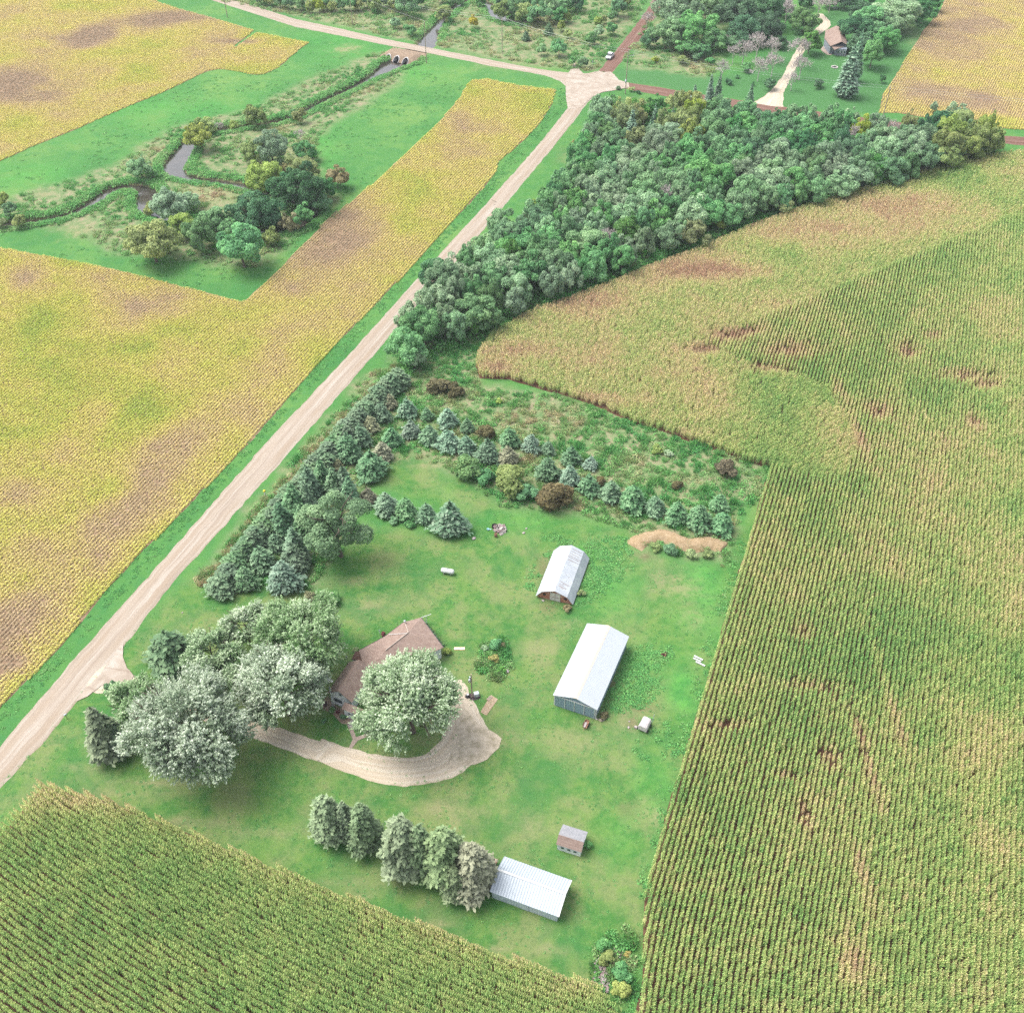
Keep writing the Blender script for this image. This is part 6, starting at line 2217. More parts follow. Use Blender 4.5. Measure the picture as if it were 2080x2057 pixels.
# ---- neighbour's trees
for Z, s, cx_, cy_, r_, m, lb, hr_ in [
    (ZC, 3.864, 700, 70, 150, 'grey', "big grey-green cottonwood at the top left of the neighbour's wood", 1.9), (ZC, 3.864, 820, 230, 150, 'mid', "cottonwood leaning out below the big one", 1.7), (ZC, 3.864, 600, 270, 125, 'mid', "left cottonwood of the neighbour's wood beside the dirt road", 1.7),
    (ZC, 3.864, 470, 310, 66, 'dark', "dark tree at the wood's left tip beside the dirt road", 1.9), (ZC, 3.864, 740, 380, 80, 'green', "green tree at the foot of the cottonwoods", 1.6), (ZC, 3.864, 940, 60, 90, 'grey', "grey-green tree behind the cottonwoods", 2.0),
    (ZC, 3.864, 980, 320, 100, 'green', "green tree in the gap between cottonwoods and dark wood", 1.6), (ZC, 3.864, 1160, 110, 135, 'dark', "large dark tree left in the neighbour's dark wood", 1.8), (ZC, 3.864, 1330, 80, 150, 'dark', "largest dark tree at the top of the neighbour's dark wood", 1.8),
    (ZC, 3.864, 1220, 240, 130, 'dark', "front dark tree of the neighbour's dark wood", 1.6), (ZC, 3.864, 1400, 230, 120, 'dark', "right front dark tree of the neighbour's dark wood", 1.7), (ZC, 3.864, 1080, 10, 100, 'dark', "dark tree at the top edge between the two woods", 1.8),
    (ZC, 3.864, 720, 470, 46, 'lime', "yellow-green bush at the foot of the cottonwoods", 1.6), (ZC, 3.864, 500, 465, 30, 'lime', "small lime bush left of the lawn strip", 1.5), (ZC, 3.864, 940, 480, 36, 'green', "low green bush above the lawn strip", 1.5), (ZC, 3.864, 820, 450, 40, 'green', "green bush between cottonwood foot and lawn strip", 1.5),
    (ZD, 4.025, 140, 170, 98, 'bright', "bright green tree left of the neighbour's house", 1.8), (ZD, 4.025, 185, 350, 92, 'bright', "paler bright tree in front of the neighbour's drive", 2.0), (ZD, 4.025, 555, 240, 130, 'dark', "dark tree hugging the neighbour's house on its right", 1.7),
    (ZD, 4.025, 690, 180, 120, 'green', "green tree right behind the dark one by the house", 1.8), (ZD, 4.025, 800, 330, 105, 'green', "right-hand green tree nearest the striped soybeans", 1.8), (ZD, 4.025, 700, 440, 88, 'mid', "tree in front of the green trees by the tall spruce", 2.6),
    (ZD, 4.025, 880, 110, 165, 'grey', "wide pale willow at the top right of the neighbour's yard", 1.5), (ZD, 4.025, 1110, 100, 95, 'dark', "dark tree at the field corner of the neighbour's wood", 1.8), (ZD, 4.025, 1190, 30, 70, 'dark', "dark tree at the top edge beside the striped soybeans", 1.8), (ZD, 4.025, 1010, 10, 80, 'grey', "grey-green tree at the top edge behind the willow", 1.8),
    (ZD, 4.025, 600, 130, 100, 'dark', "dark tree just behind the one hugging the neighbour's house", 1.8), (ZD, 4.025, 740, 280, 100, 'green', "green tree filling the middle of the neighbour's right-hand grove", 1.8), (ZD, 4.025, 600, 360, 90, 'dark', "dark tree between the neighbour's house and the tall spruce", 1.8), (ZD, 4.025, 820, 220, 90, 'mid', "mid-green tree below the wide pale willow", 1.8),
    (ZD, 4.025, 345, 15, 56, 'mid', "mid-green tree at the top edge above the neighbour's lawn", 1.8), (ZC, 3.864, 1500, 60, 80, 'dark', "dark tree at the top edge beside the dead tree", 1.8), (ZC, 3.864, 1130, 340, 70, 'green', "green tree at the front edge of the neighbour's dark wood", 1.5), (ZC, 3.864, 860, 400, 70, 'green', "green tree on the right foot of the cottonwoods", 1.6), (ZC, 3.864, 1480, 330, 60, 'dark', "dark tree at the dark wood's lower right end", 1.6),
    (ZD, 4.025, 620, 0, 70, 'dark', "dark tree at the top edge behind the neighbour's yard", 1.8), (ZD, 4.025, 470, 5, 70, 'dark', "second dark tree at the top edge behind the yard", 1.8), (ZD, 4.025, 140, 10, 60, 'dark', "dark tree at the top edge above the dead trees", 1.8),
    (ZD, 4.025, 245, 690, 34, 'dark', "small dark tree alone on the neighbour's front lawn", 2.2), (ZD, 4.025, 775, 640, 26, 'green', "slim sapling below the neighbour's green trees", 3.0),
    (ZC, 3.864, 1405, 660, 52, 'dark', "dark round tree left of the neighbour's drive", 1.7), (ZC, 3.864, 1085, 640, 28, 'dark', "small dark tree on the left of the neighbour's front lawn", 1.7), (ZC, 3.864, 1790, 650, 32, 'dark', "small dark tree right of the dead trees", 2.0), (ZC, 3.864, 1210, 530, 50, 'green', "green bush under the grey dead trees", 1.4),
    (ZC, 3.864, 1275, 660, 16, 'green', "tiny sapling on the neighbour's front lawn", 2.0), (ZC, 3.864, 1150, 600, 18, 'green', "tiny bush on the lawn below the dead trees", 1.6),
    (ZC, 3.864, 217, 690, 20, 'green', "small green bush by the dirt road near the junction pole", 1.4), (ZC, 3.864, 322, 700, 26, 'lime', "yellow-green bush right of the junction pole", 1.5), (ZC, 3.864, 375, 722, 18, 'dark', "dark little bush right of the yellow-green one", 1.5), (ZC, 3.864, 400, 790, 24, 'lime', "pale lime bush in the dry grass below the junction", 1.3)]:
    x, y, Rm, H = at(Z, s, cx_, cy_, r_, hr_, .5)
    broad(x, y, Rm * 1.16, lb, 'trees around the neighbouring house', m, H)
for cx_, cy_, r_, lb in [(1030, 565, 66, "leftmost grey dead tree above the lawn strip"), (1120, 440, 60, "grey dead tree second from the left of the dead stand"), (1200, 420, 85, "grey dead tree behind the green bush"), (1310, 380, 85, "tall grey dead tree in the middle of the dead stand"), (1420, 400, 80, "dead tree right of the middle one"), (1430, 520, 80, "front dead tree above the dark round tree"),
                         (1320, 560, 75, "low grey dead tree above the open lawn"), (1640, 420, 100, "big dead tree overhanging the neighbour's drive"), (1650, 540, 80, "grey dead tree right beside the neighbour's drive"), (1580, 650, 60, "lowest dead tree beside the neighbour's drive"), (1540, 100, 75, "dead tree left of the bright green tree"), (1790, 60, 70, "dead tree above the neighbour's roof"), (1880, 40, 60, "dead tree at the top edge right of the drive"), (1055, 320, 40, "thin dead snag between the woods"), (440, 170, 60, "bare grey tree overhanging the dirt road's right edge"), (510, 60, 60, "bare grey tree overhanging the dirt road at the top edge")]:
    x, y, Rm, H = at(ZC, 3.864, cx_, cy_, r_, 2.1, .5)
    dead(x, y, Rm * 1.1, H * 1.3, lb, 'dead trees around the neighbouring yard')
for Z, s, cx_, cy_, r_, H, lb, m in [(ZD, 4.025, 505, 590, 92, 17, "very tall pale spruce in front of the neighbour's house", 'blue'), (ZD, 4.025, 570, 470, 60, 17, "second tall spruce right behind the very tall one", 'blue')]:
    px, py = Z(cx_, cy_)
    g0 = G(px, py, H * .5)
    conifer(g0[0], g0[1], MPP(px, py, 8) * r_ / s, H, lb, 'tall spruces by the neighbouring house', m, 'bluetall')

# ---- the long wood
edge = gp(ZP, [(760, 715), (800, 688), (880, 660), (945, 632), (1000, 600), (1080, 572), (1150, 545), (1250, 500), (1330, 470), (1400, 440), (1480, 412), (1560, 385), (1640, 360), (1750, 330), (1885, 300)])
g = np.random.default_rng(44)
cand = []
wp = np.asarray(wood_poly)
lo, hi = wp.min(0), wp.max(0)
pts = []
for _ in range(60000):
    p = g.uniform(lo, hi)
    if not pip(p[0:1], p[1:2], wp)[0]:
        continue
    r_ = g.uniform(2.3, 4.7)
    if seg_dist(p[0:1], p[1:2], np.r_[wp, wp[:1]])[0][0] < r_ * .45:
        continue
    if all((p[0] - q[0]) ** 2 + (p[1] - q[1]) ** 2 > ((r_ + q[2]) * .80) ** 2 for q in pts):
        pts.append((p[0], p[1], r_))
    if len(pts) >= 235:
        break
print('wood', len(pts))
SPC = [(ZC, 320, 1010, 60, 11, 'blue'), (ZC, 472, 1030, 48, 8, 'blue'), (ZC, 505, 905, 32, 7, 'blue'), (ZC, 638, 960, 46, 8, 'blue'), (ZC, 810, 775, 46, 8, 'blue'), (ZC, 938, 705, 40, 9, 'blue'), (ZC, 1003, 695, 36, 9, 'blue'), (ZC, 1252, 765, 42, 8, 'blue'), (ZC, 700, 790, 34, 7, 'spruce')]
spx = []
for k, (Z, cx_, cy_, r_, H, m) in enumerate(SPC):
    px, py = Z(cx_, cy_)
    g0 = G(px, py, H * .45 + 2.5)
    spx.append(g0)
    conifer(g0[0], g0[1], MPP(px, py, 6) * r_ / 3.864, H + 2.5, f"blue-grey spruce in the wood's northern fringe, {ordn(k)} of nine from the left", 'spruces in the long wood', m, 'bluetall')


def colour_at(px, py):
    u = vnoise(np.array([px]), np.array([py]), 60, 5)[0] + g.normal() * .16
    Pp = (px * .92885, py * .92885)
    if 1170 < Pp[0] < 1340 and Pp[1] < 262 and u < .62:
        return 'lime' if u < .35 else 'olive'
    if 1600 < Pp[0] < 1720 and Pp[1] < 250 and u < .5:
        return 'lime'
    if Pp[0] > 1790:
        return 'olive' if u < .7 else 'mid'
    if Pp[0] > 1400 and Pp[1] < 300 and u < .55:
        return 'green' if u < .4 else 'dark'
    if u < .30:
        return 'green'
    if u < .46:
        return 'mid'
    if u < .52:
        return 'green'
    if u > .84:
        return 'bright'
    return 'grey' if u > .56 else 'mid'


inv = lambda x, y, h: (CX + F * x / (y * cp_ + (HC - h) * sp_), CY - F * (y * sp_ - (HC - h) * cp_) / (y * cp_ + (HC - h) * sp_))
dst, par = seg_dist(np.array([p[0] for p in pts]), np.array([p[1] for p in pts]), edge)
rowi = (dst / 6.2).astype(int)
order = {}
for i in sorted(range(len(pts)), key=lambda i: par[i]):
    order.setdefault(rowi[i], []).append(i)
for rr, lst in order.items():
    for k, i in enumerate(lst):
        x, y, r_ = pts[i]
        if any((x - s_[0]) ** 2 + (y - s_[1]) ** 2 < 9 for s_ in spx):
            continue
        px, py = inv(x, y, 6)
        m = colour_at(px, py)
        if g.random() < .035 and rr > 0:
            dead(x, y, 3.0, 10.5, f"bare dead tree in the wood's {ordn(rr)} row from the corn, {ordn(k)} from the gravel road", 'trees of the long wood')
            continue
        H = g.uniform(9.0, 11.5) - (1.6 if rr == 0 else 0)
        broad(x, y, r_ * 1.24, f"{LOOK[m]} tree in the wood's {ordn(rr)} row from the corn, {ordn(k)} from the gravel road", 'trees of the long wood', m, H)
for Z, s, cx_, cy_, r_, m, lb, hr_ in [(ZE, 3.22, 455, 500, 100, 'dark', "darkest oak-like tree leaning over the gravel road", 2.2), (ZE, 3.22, 940, 490, 100, 'grey', "palest grey-green tree near the wood's narrow end", 2.6), (ZE, 3.22, 300, 790, 90, 'grey', "grey-green tree overhanging the gravel road at the wood's tip", 2.6), (ZE, 3.22, 330, 1060, 80, 'grey', "small crown at the very tip of the wood", 1.9),
                                       (ZE, 3.22, 700, 820, 80, 'bright', "bright leafy tree near the wood's tip facing the lawn lane", 1.9), (ZE, 3.22, 1120, 80, 70, 'lime', "lime-yellow tree at the wood's edge facing the gravel road", 1.9), (ZE, 3.22, 1050, 150, 34, 'yellow', "small yellow tree below the lime-yellow one", 1.9), (ZE, 3.22, 890, 170, 80, 'grey', "tree at the wood's edge right beside the gravel road", 2.3),
                                       (ZB, 2.76, 1560, 810, 22, 'yellow', "small yellow tree at the wood's upper left edge", 2.0), (ZB, 2.76, 1385, 1080, 36, 'bright', "upright bright tree in the grass beside the gravel road", 2.2), (ZF, 2.1955, 570, 545, 42, 'lime', "lime tree on the corn side of the wood", 2.0), (ZF, 2.1955, 450, 600, 66, 'olive', "olive tree on the corn side of the wood", 2.0), (ZF, 2.1955, 1280, 320, 72, 'bright', "bright green tree right of the bare dead tree", 1.7),
                                       (ZF, 2.1955, 1590, 210, 78, 'olive', "olive tree second from the wood's right end", 2.0), (ZF, 2.1955, 1740, 180, 78, 'olive', "olive tree at the wood's right end by the dirt road", 2.0), (ZD, 4.025, 1390, 940, 90, 'grey', "tall grey-green tree behind the wood's right end", 2.4), (ZD, 4.025, 1200, 870, 40, 'grey', "thin half-bare tree against the striped soybeans", 2.4), (ZF, 2.1955, 1420, 210, 90, 'grey', "large grey-green tree near the wood's right end", 2.0), (ZF, 2.1955, 870, 480, 40, 'olive', "small olive tree on the wood's corn edge", 2.0)]:
    x, y, Rm, H = at(Z, s, cx_, cy_, r_, hr_, .55)
    broad(x, y, Rm * 1.04, lb, 'marked trees of the long wood', m, min(H, 13))
for cx_, cy_, r_, lb in [(1175, 290, 62, "bare pinkish dead tree on the wood's corn edge"), (500, 395, 50, "bare pale tree inside the wood's corn side")]:
    x, y, Rm, H = at(ZF, 2.1955, cx_, cy_, r_, 2.0, .5)
    dead(x, y, Rm * 1.1, H, lb, 'dead trees of the long wood')
a, b_ = fill(wood_poly, .55, 97)
scatter('wood_undergrowth', WEED[:4], np.c_[a, b_, np.zeros(len(a))], rng.random(len(a)) * 6.28, rng.uniform(1.0, 2.4, len(a)), np.clip(.12 + .3 * (fnoise(a, b_, 6, 98) - .5), 0, 1), "dark green undergrowth beneath the long wood's trees", "undergrowth")

# ================================================================== SMALL THINGS
# earth mound
rdg = smooth(list(gp(ZK, [(1110, 120), (1170, 60), (1260, 40), (1330, 30), (1400, 45), (1470, 90), (1560, 105), (1660, 95), (1740, 90), (1820, 130)])), 2)
vsx, fsx = [], []
K = 9
dn = unit(np.gradient(rdg, axis=0))
for i, p in enumerate(rdg):
    nn_ = np.array([-dn[i][1], dn[i][0]])
    e_ = math.sin(math.pi * i / (len(rdg) - 1)) ** .4
    for j in range(K):
        t_ = j / (K - 1) * 2 - 1
        w_ = 1.9
        z = max(0, 1 - t_ * t_) * 1.1 * e_ * (.8 + .5 * vnoise(np.array([p[0]]), np.array([p[1]]), 2.0, 3)[0]) - .03
        q_ = p + nn_ * t_ * w_ * (1 + .3 * (vnoise(np.array([p[0]]), np.array([p[1]]), 1.5, 8 + j)[0] - .5))
        vsx.append((q_[0], q_[1], z))
for i in range(len(rdg) - 1):
    for j in range(K - 1):
        a = i * K + j
        fsx.append((a, a + K, a + K + 1, a + 1))
t = NT('mound_earth', .95, .1)
t.base(t.ramp(t.noise(1.2, 5, .7), [(.3, P_(186, 160, 120)), (.55, P_(218, 190, 152)), (.75, P_(232, 212, 178))]))
t.bump(t.noise(3, 4, .7), .6, .15)
me = npmesh('earth_mound', np.array(vsx), fsx, [t.m], smooth_=True)
if me.polygons[5].normal.z < 0:
    me.flip_normals()
o = bpy.data.objects.new('earth_mound', me)
link(o)
tag(o, "curving tan bare-topped earth mound near the corn edge", "earth mound")


def place(Z, x, y, h=0):
    return G(*Z(x, y), h)


# LP gas tank
p = place(ZG, 1705, 1432)
rt_ = empty('gas_tank', p, R(-14), "white horizontal gas tank lying on the open lawn", "gas tank")
Mx = Matrix.Translation((0, 0, .75)) @ Matrix.Rotation(R(90), 4, 'Y')
b = MB()
b.lathe([(.02, -1.32), (.3, -1.27), (.46, -1.1), (.5, -.95), (.5, .95), (.46, 1.1), (.3, 1.27), (.02, 1.32)], (0, 0, 0), 18, M=Mx)
b.build('tank_body', m_white, rt_, True)
b = MB(); b.lathe([(.16, 1.2), (.17, 1.34), (.05, 1.42)], (0, 0, 0), 12); b.build('valve_dome', m_metal, rt_, True)
for s in (-.7, .7):
    b = MB(); b.box(s - .07, s + .07, -.4, .4, 0, .38); b.build('leg', m_concrete, rt_)

# rubble heap: each stone counted as one heap
def heap(name, cx, cy, rx, ry, n, label, cat, mats, seed, h=.5, smin=.12, smax=.4, flat=.6):
    g = np.random.default_rng(seed)
    b = MB()
    for i in range(n):
        a, r_ = g.random() * 6.28, math.sqrt(g.random())
        s_ = g.uniform(smin, smax)
        M = Matrix.Translation((rx * r_ * math.cos(a), ry * r_ * math.sin(a), h * (1 - r_) * g.uniform(.5, 1) + s_ * .3)) @ Matrix.Rotation(g.random() * 6, 4, Vector(g.normal(size=3)).normalized())
        b.box(-s_, s_, -s_ * .7, s_ * .7, -s_ * flat * .5, s_ * flat * .5, int(g.integers(0, len(mats))), M=M)
    o = b.build(name, mats, None, bevel=.03)
    o.location = (cx, cy, 0)
    return tag(o, label, cat, None, None)


m_pale = simple('pale_rubble', P_(214, 200, 198, .48), .9, .2, var=.15, scale=4)
m_pink = simple('pinkish_rubble', P_(196, 170, 168, .45), .9, .2, var=.2, scale=4)
p = place(ZH, 522, 860)
for nm, a in (('rubble_heap', dict(rx=1.3, ry=1.3, n=70)),):
    o = heap(nm, p[0], p[1], a['rx'], a['ry'], a['n'], "heap of pale broken concrete and scrap on the open lawn", "rubble heap", [m_pale, m_pink, m_concrete], 4, .6)
    o["kind"] = "stuff"
p = place(ZH, 500, 852)
b = MB(); b.lathe([(.62, 0), (.62, .5), (.56, .5), (.56, .08), (.01, .08)], (0, 0, 0), 20)
o = b.build('burn_ring', m_black, None, True); o.location = (p[0] - .2, p[1] + .3, 0); tag(o, "dark curved burn ring around the rubble heap's left side", "burn ring")
p = place(ZH, 500, 893)
rt_ = empty('burn_barrel', p, 0, "rusty burn barrel with pale lid below the rubble heap", "barrel")
b = MB(); b.lathe([(.29, 0), (.30, .3), (.29, .6), (.30, .85), (.26, .86), (.26, .1)], (0, 0, 0), 16); b.build('barrel_body', m_rust, rt_, True)
b = MB(); b.lathe([(.32, 0), (.33, .05), (.05, .09)], (0, .35, .1), 14); b.build('lid', m_pale, rt_, True)
for (Z, x, y, lb, s_) in [(ZH, 393, 903, "pale pink flat stone alone left of the rubble heap", .42), (ZH, 637, 876, "larger of two white stones right of the rubble heap", .30), (ZH, 650, 854, "smaller of two white stones right of the rubble heap", .22), (ZJ, 1663, 632, "white boulder at the garden island's lower right rim", .38), (ZL, 1690, 1028, "white rounded boulder at the brush heap's left rim", .32),
                          (ZK, 398, 540, "white stone in the grass before the barn's front", .26), (ZK, 1070, 1535, "white stone on the bare soil beside the tank wagon", .24), (ZK, 1075, 1488, "small white stone up the bare soil patch", .16), (ZI, 1023, 122, "tiny white marker block on the road lawn", .16)]:
    p = place(Z, x, y)
    b = MB()
    b.lathe([(s_ * .7, -.05), (s_, s_ * .2), (s_ * .85, s_ * .6), (s_ * .35, s_ * .85)], (0, 0, 0), 9)
    o = b.build('stone', m_pale, None, True)
    o.location = p
    o.rotation_euler = (0, 0, random.random() * 6)
    o.scale = (1.15, .85, .9)
    tag(o, lb, "stone", "pale stones lying about")
p = place(ZH, 462, 860)
rt_ = empty('feed_tub', p, .3, "small pale blue tub lying left of the rubble heap", "tub")
b = MB(); b.lathe([(.2, 0), (.27, .3), (.24, .3), (.18, .05)], (0, 0, 0), 14); b.box(.2, .7, -.09, .09, .02, .06); b.build('tub', simple('pale_blue_plastic', (.35, .55, .6, 1), .5, .3), rt_)

# boards and pads
p = place(ZJ, 1287, 452)
rt_ = empty('plank_sheet', p, R(0), "bright orange-edged white board lying on grass right of the farmhouse", "board")
b = MB(); b.box(-.95, .95, -.26, .26, .02, .06); b.build('board', simple('white_board', (.70, .62, .50, 1), .7, .2, var=.04), rt_)
b = MB(); b.box(-.97, .97, .262, .31, .0, .07); b.box(-.97, .97, -.31, -.262, .0, .07); b.build('edge_strip', simple('orange_edge', (.65, .28, .12, 1), .7, .2), rt_)
pad = gp(ZJ, [(1535, 815), (1590, 850), (1500, 978), (1452, 950)])
t = NT('wood_chips', .95, .1)
t.base(t.ramp(t.noise(6.0, 4, .8), [(.35, P_(176, 146, 116)), (.5, P_(214, 190, 160)), (.7, P_(236, 222, 200))]))
t.bump(t.noise(9.0, 3, .8), .6, .05)
b = MB(); b.prism([tuple(q) for q in pad], -.02, .05)
o = b.build('wood_chip_pad', t.m); tag(o, "pale rectangular wood-chip pad between driveway loop and lawn", "pad")
p = place(ZJ, 1523, 845)
rt_ = empty('stacked_firewood', p, .9, "small dark log stack at the top of the wood-chip pad", "firewood")
for k in range(4):
    b = MB(); b.tube((-.5, -.2 + k * .14, .1), (.5, -.2 + k * .14, .1), .07, n=8); b.build('log', m_wood, rt_)

# yard pole with transformer and boxes
p = place(ZJ, 1387, 835)
rt_ = empty('yard_pole', p, 0, "wooden service pole with meter box on the lawn by the driveway loop", "utility pole")
b = MB(); b.tube((0, 0, 0), (0, 0, 6.4), .13, .10, n=10); b.build('pole', m_wood, rt_)
b = MB(); b.lathe([(.02, 4.3), (.2, 4.32), (.2, 5.0), (.02, 5.05)], (-.32, 0, 0), 12); b.build('transformer', m_metal, rt_, True)
b = MB(); b.box(-.35, -.1, -.12, .12, 5.4, 5.7); b.build('meter_box', m_metal, rt_)
rt_ = empty('utility_cabinet', (p[0] + .75, p[1] + .35, 0), .3, "grey metal service cabinet at the foot of the yard pole", "cabinet")
b = MB(); b.box(-.42, .42, -.35, .35, 0, .85); b.build('cabinet_body', m_metal, rt_, bevel=.05)
b = MB(); b.box(-.3, .3, -.375, -.352, .12, .75); b.build('door', m_white, rt_)
sheet('pole_gravel', [(p[0] + 1.6 * math.cos(a) * .9, p[1] + .7 * math.sin(a) + .1) for a in np.linspace(0, 6.28, 18)[:-1]], .03, simple('dark_gravel', P_(110, 96, 100), .95, .1), step=.4, amp=.1)
rt_ = empty('log_stump', (p[0] - .8, p[1] + .15, 0), 0, "dark stump and pot at the left foot of the yard pole", "stump")
b = MB(); b.lathe([(.42, 0), (.36, .35), (.1, .37)], (0, 0, 0), 12); b.build('stump', m_dark, rt_)
b = MB(); b.lathe([(.13, .36), (.19, .62), (.16, .62)], (.05, .05, 0), 12); b.build('pot', m_white, rt_)

# tank wagon, cart, white boards, rust heap
p = place(ZK, 1193, 1535)
rt_ = empty('tank_wagon', p, R(-28), "boxy faded white wagon with rounded front parked in weeds", "wagon")
b = MB()
pr = [(-.75, .45), (-.80, 1.0), (-.62, 1.45), (-.3, 1.6), (.3, 1.6), (.62, 1.45), (.80, 1.0), (.75, .45)]
b.add([(x, -1.05, z) for x, z in pr] + [(x, 1.05, z) for x, z in pr], [tuple(range(7, -1, -1)), tuple(range(8, 16))] + [(i, (i + 1) % 8, 8 + (i + 1) % 8, 8 + i) for i in range(8)])
o = b.build('wagon_body', simple('chalky_white_steel', (.46, .42, .41, 1), .7, .2, var=.15, scale=3), rt_)
for ry in (-.65, .65):
    for s in (-1, 1):
        b = MB()
        M = Matrix.Translation((s * .82, ry, .34)) @ Matrix.Rotation(R(90), 4, 'Y')
        b.lathe([(.1, -.09), (.34, -.09), (.34, .09), (.1, .09)], (0, 0, 0), 16, M=M)
        b.build('wheel', m_black, rt_)
b = MB(); b.tube((.9, 1.0, .5), (1.05, 1.15, 2.9), .05, n=6); b.build('standpipe', m_metal, rt_)
b = MB(); b.box(-1.5, -1.0, -.9, -.55, 0, .35); o = b.build('wooden_block', m_pale); o.parent = None
o.location = p; o.rotation_euler = (0, 0, R(-28)); tag(o, "pale block on the grass left of the faded wagon", "block")
p = place(ZK, 735, 1520)
rt_ = empty('hand_cart', p, R(-22), "small rusty trailer with pale boards before the machine shed doors", "cart")
b = MB(); b.box(-.38, .38, -.75, .75, .35, .42); b.box(-.38, -.33, -.75, .75, .42, .7); b.box(.33, .38, -.75, .75, .42, .7); b.box(-.33, .33, .70, .75, .42, .7); b.build('cart_bed', m_rust, rt_)
b = MB(); b.box(-.28, .1, -.72, .3, .425, .55); b.build('loaded_board', m_pale, rt_)
for s in (-1, 1):
    b = MB(); M = Matrix.Translation((s * .46, 0, .27)) @ Matrix.Rotation(R(90), 4, 'Y'); b.lathe([(.08, -.06), (.27, -.06), (.27, .06), (.08, .06)], (0, 0, 0), 14, M=M); b.build('wheel', m_black, rt_)
b = MB(); b.tube((0, -.75, .38), (0, -1.35, .3), .035, n=6); b.build('drawbar', m_rust, rt_)
for k, (x, y, l_, lb) in enumerate([(1617, 992, .85, "uppermost of three white boards beside the corn"), (1607, 1008, .75, "middle one of three white boards beside the corn"), (1633, 1038, .9, "lowest of three white boards beside the corn")]):
    p = place(ZK, x, y)
    b = MB(); b.box(-l_, l_, -.14, .14, .12, .2); b.box(-l_ * .7, -l_ * .6, -.2, .2, 0, .12); b.box(l_ * .6, l_ * .7, -.2, .2, 0, .12)
    o = b.build('white_board', m_white, None)
    o.location = p; o.rotation_euler = (0, 0, R(-33)); tag(o, lb, "board", "white boards beside the corn")
p = place(ZK, 1348, 962)
o = heap('rusty_scrap', p[0], p[1], .55, .5, 16, "small heap of rusty scrap in bright weeds right of the machine shed", "scrap heap", [m_rust, simple('burnt_soil', P_(120, 80, 76), .95, .1)], 9, .3, .08, .25)
o["kind"] = "stuff"
p = place(ZK, 845, 1475)
o = heap('timber_offcuts', p[0], p[1], .8, .4, 9, "pale timber offcuts at the machine shed's front right corner", "timber", [m_pale, m_wood], 10, .15, .1, .3, .3)
o["kind"] = "stuff"
for Z, x, y, rx, ry, n, lb, sd_ in [(ZL, 1715, 1120, 1.2, 2.6, 120, "pale pinkish rubble spilling along the brush heap's left side", 12), (ZL, 1818, 960, 1.0, 1.2, 50, "pink-brown brick rubble at the top of the brush heap", 13)]:
    p = place(Z, x, y)
    o = heap('rubble_heap', p[0], p[1], rx, ry, n, lb, "rubble heap", [m_pale, m_pink], sd_, .35, .08, .26)
    o["kind"] = "stuff"
a, b_ = fill(gp(ZL, [(1680, 960), (1740, 880), (1850, 840), (1900, 900), (1900, 1100), (1900, 1240), (1800, 1250), (1720, 1220), (1680, 1180), (1660, 1040)]), 2.2, 93)
scatter('brush_weeds', WEED, np.c_[a, b_, np.zeros(len(a))], rng.random(len(a)) * 6.28, rng.uniform(.6, 1.3, len(a)), np.clip(.28 + .8 * (fnoise(a, b_, 2.5, 94) - .5), 0, 1), "weeds overgrowing the rubble at the corn corner", "weeds")

# flat wagon behind the pines
p = place(ZL, 1062, 535)
rt_ = empty('hay_wagon', p, R(65), "flat wooden wagon loaded with junk between pines and ribbed shed", "wagon")
b = MB(); b.box(-2.4, 2.4, -1.1, 1.1, .85, .98); b.build('wagon_bed', m_wood, rt_)
b = MB(); b.box(-2.4, 2.4, -1.1, -1.02, .98, 1.25); b.box(-2.4, 2.4, 1.02, 1.1, .98, 1.25); b.build('side_board', m_rust, rt_)
for rx_ in (-1.5, 1.5):
    for s in (-1, 1):
        b = MB(); M = Matrix.Translation((rx_, s * .95, .38)) @ Matrix.Rotation(R(90), 4, 'X'); b.lathe([(.1, -.1), (.38, -.1), (.38, .1), (.1, .1)], (0, 0, 0), 16, M=M); b.build('wheel', m_black, rt_)
g = np.random.default_rng(3)
for k, (x, y, sx_, sy_, sz_, nm, mm_, lb) in enumerate([(1.6, .3, .45, .3, .35, 'crate', m_pale, "pale crate at the far end of the junk wagon"), (1.0, -.4, .35, .35, .3, 'crate', m_white, "white crate in the middle of the junk wagon's load"), (.3, .4, .5, .25, .2, 'crate', m_metal, "grey metal crate on the junk wagon"), (-.4, -.2, .4, .4, .4, 'crate', m_wood, "brown crate near the pine end of the junk wagon")]):
    b = MB(); b.box(-sx_, sx_, -sy_, sy_, 0, sz_ * 2 * .6); o = b.build(nm, mm_, None, bevel=.03)
    q_ = Matrix.Rotation(R(65), 4, 'Z') @ Vector((x, y, .985))
    o.location = (p[0] + q_.x, p[1] + q_.y, q_.z); o.rotation_euler = (0, 0, R(65) + g.normal() * .3); tag(o, lb, "crate", "junk on the wagon")

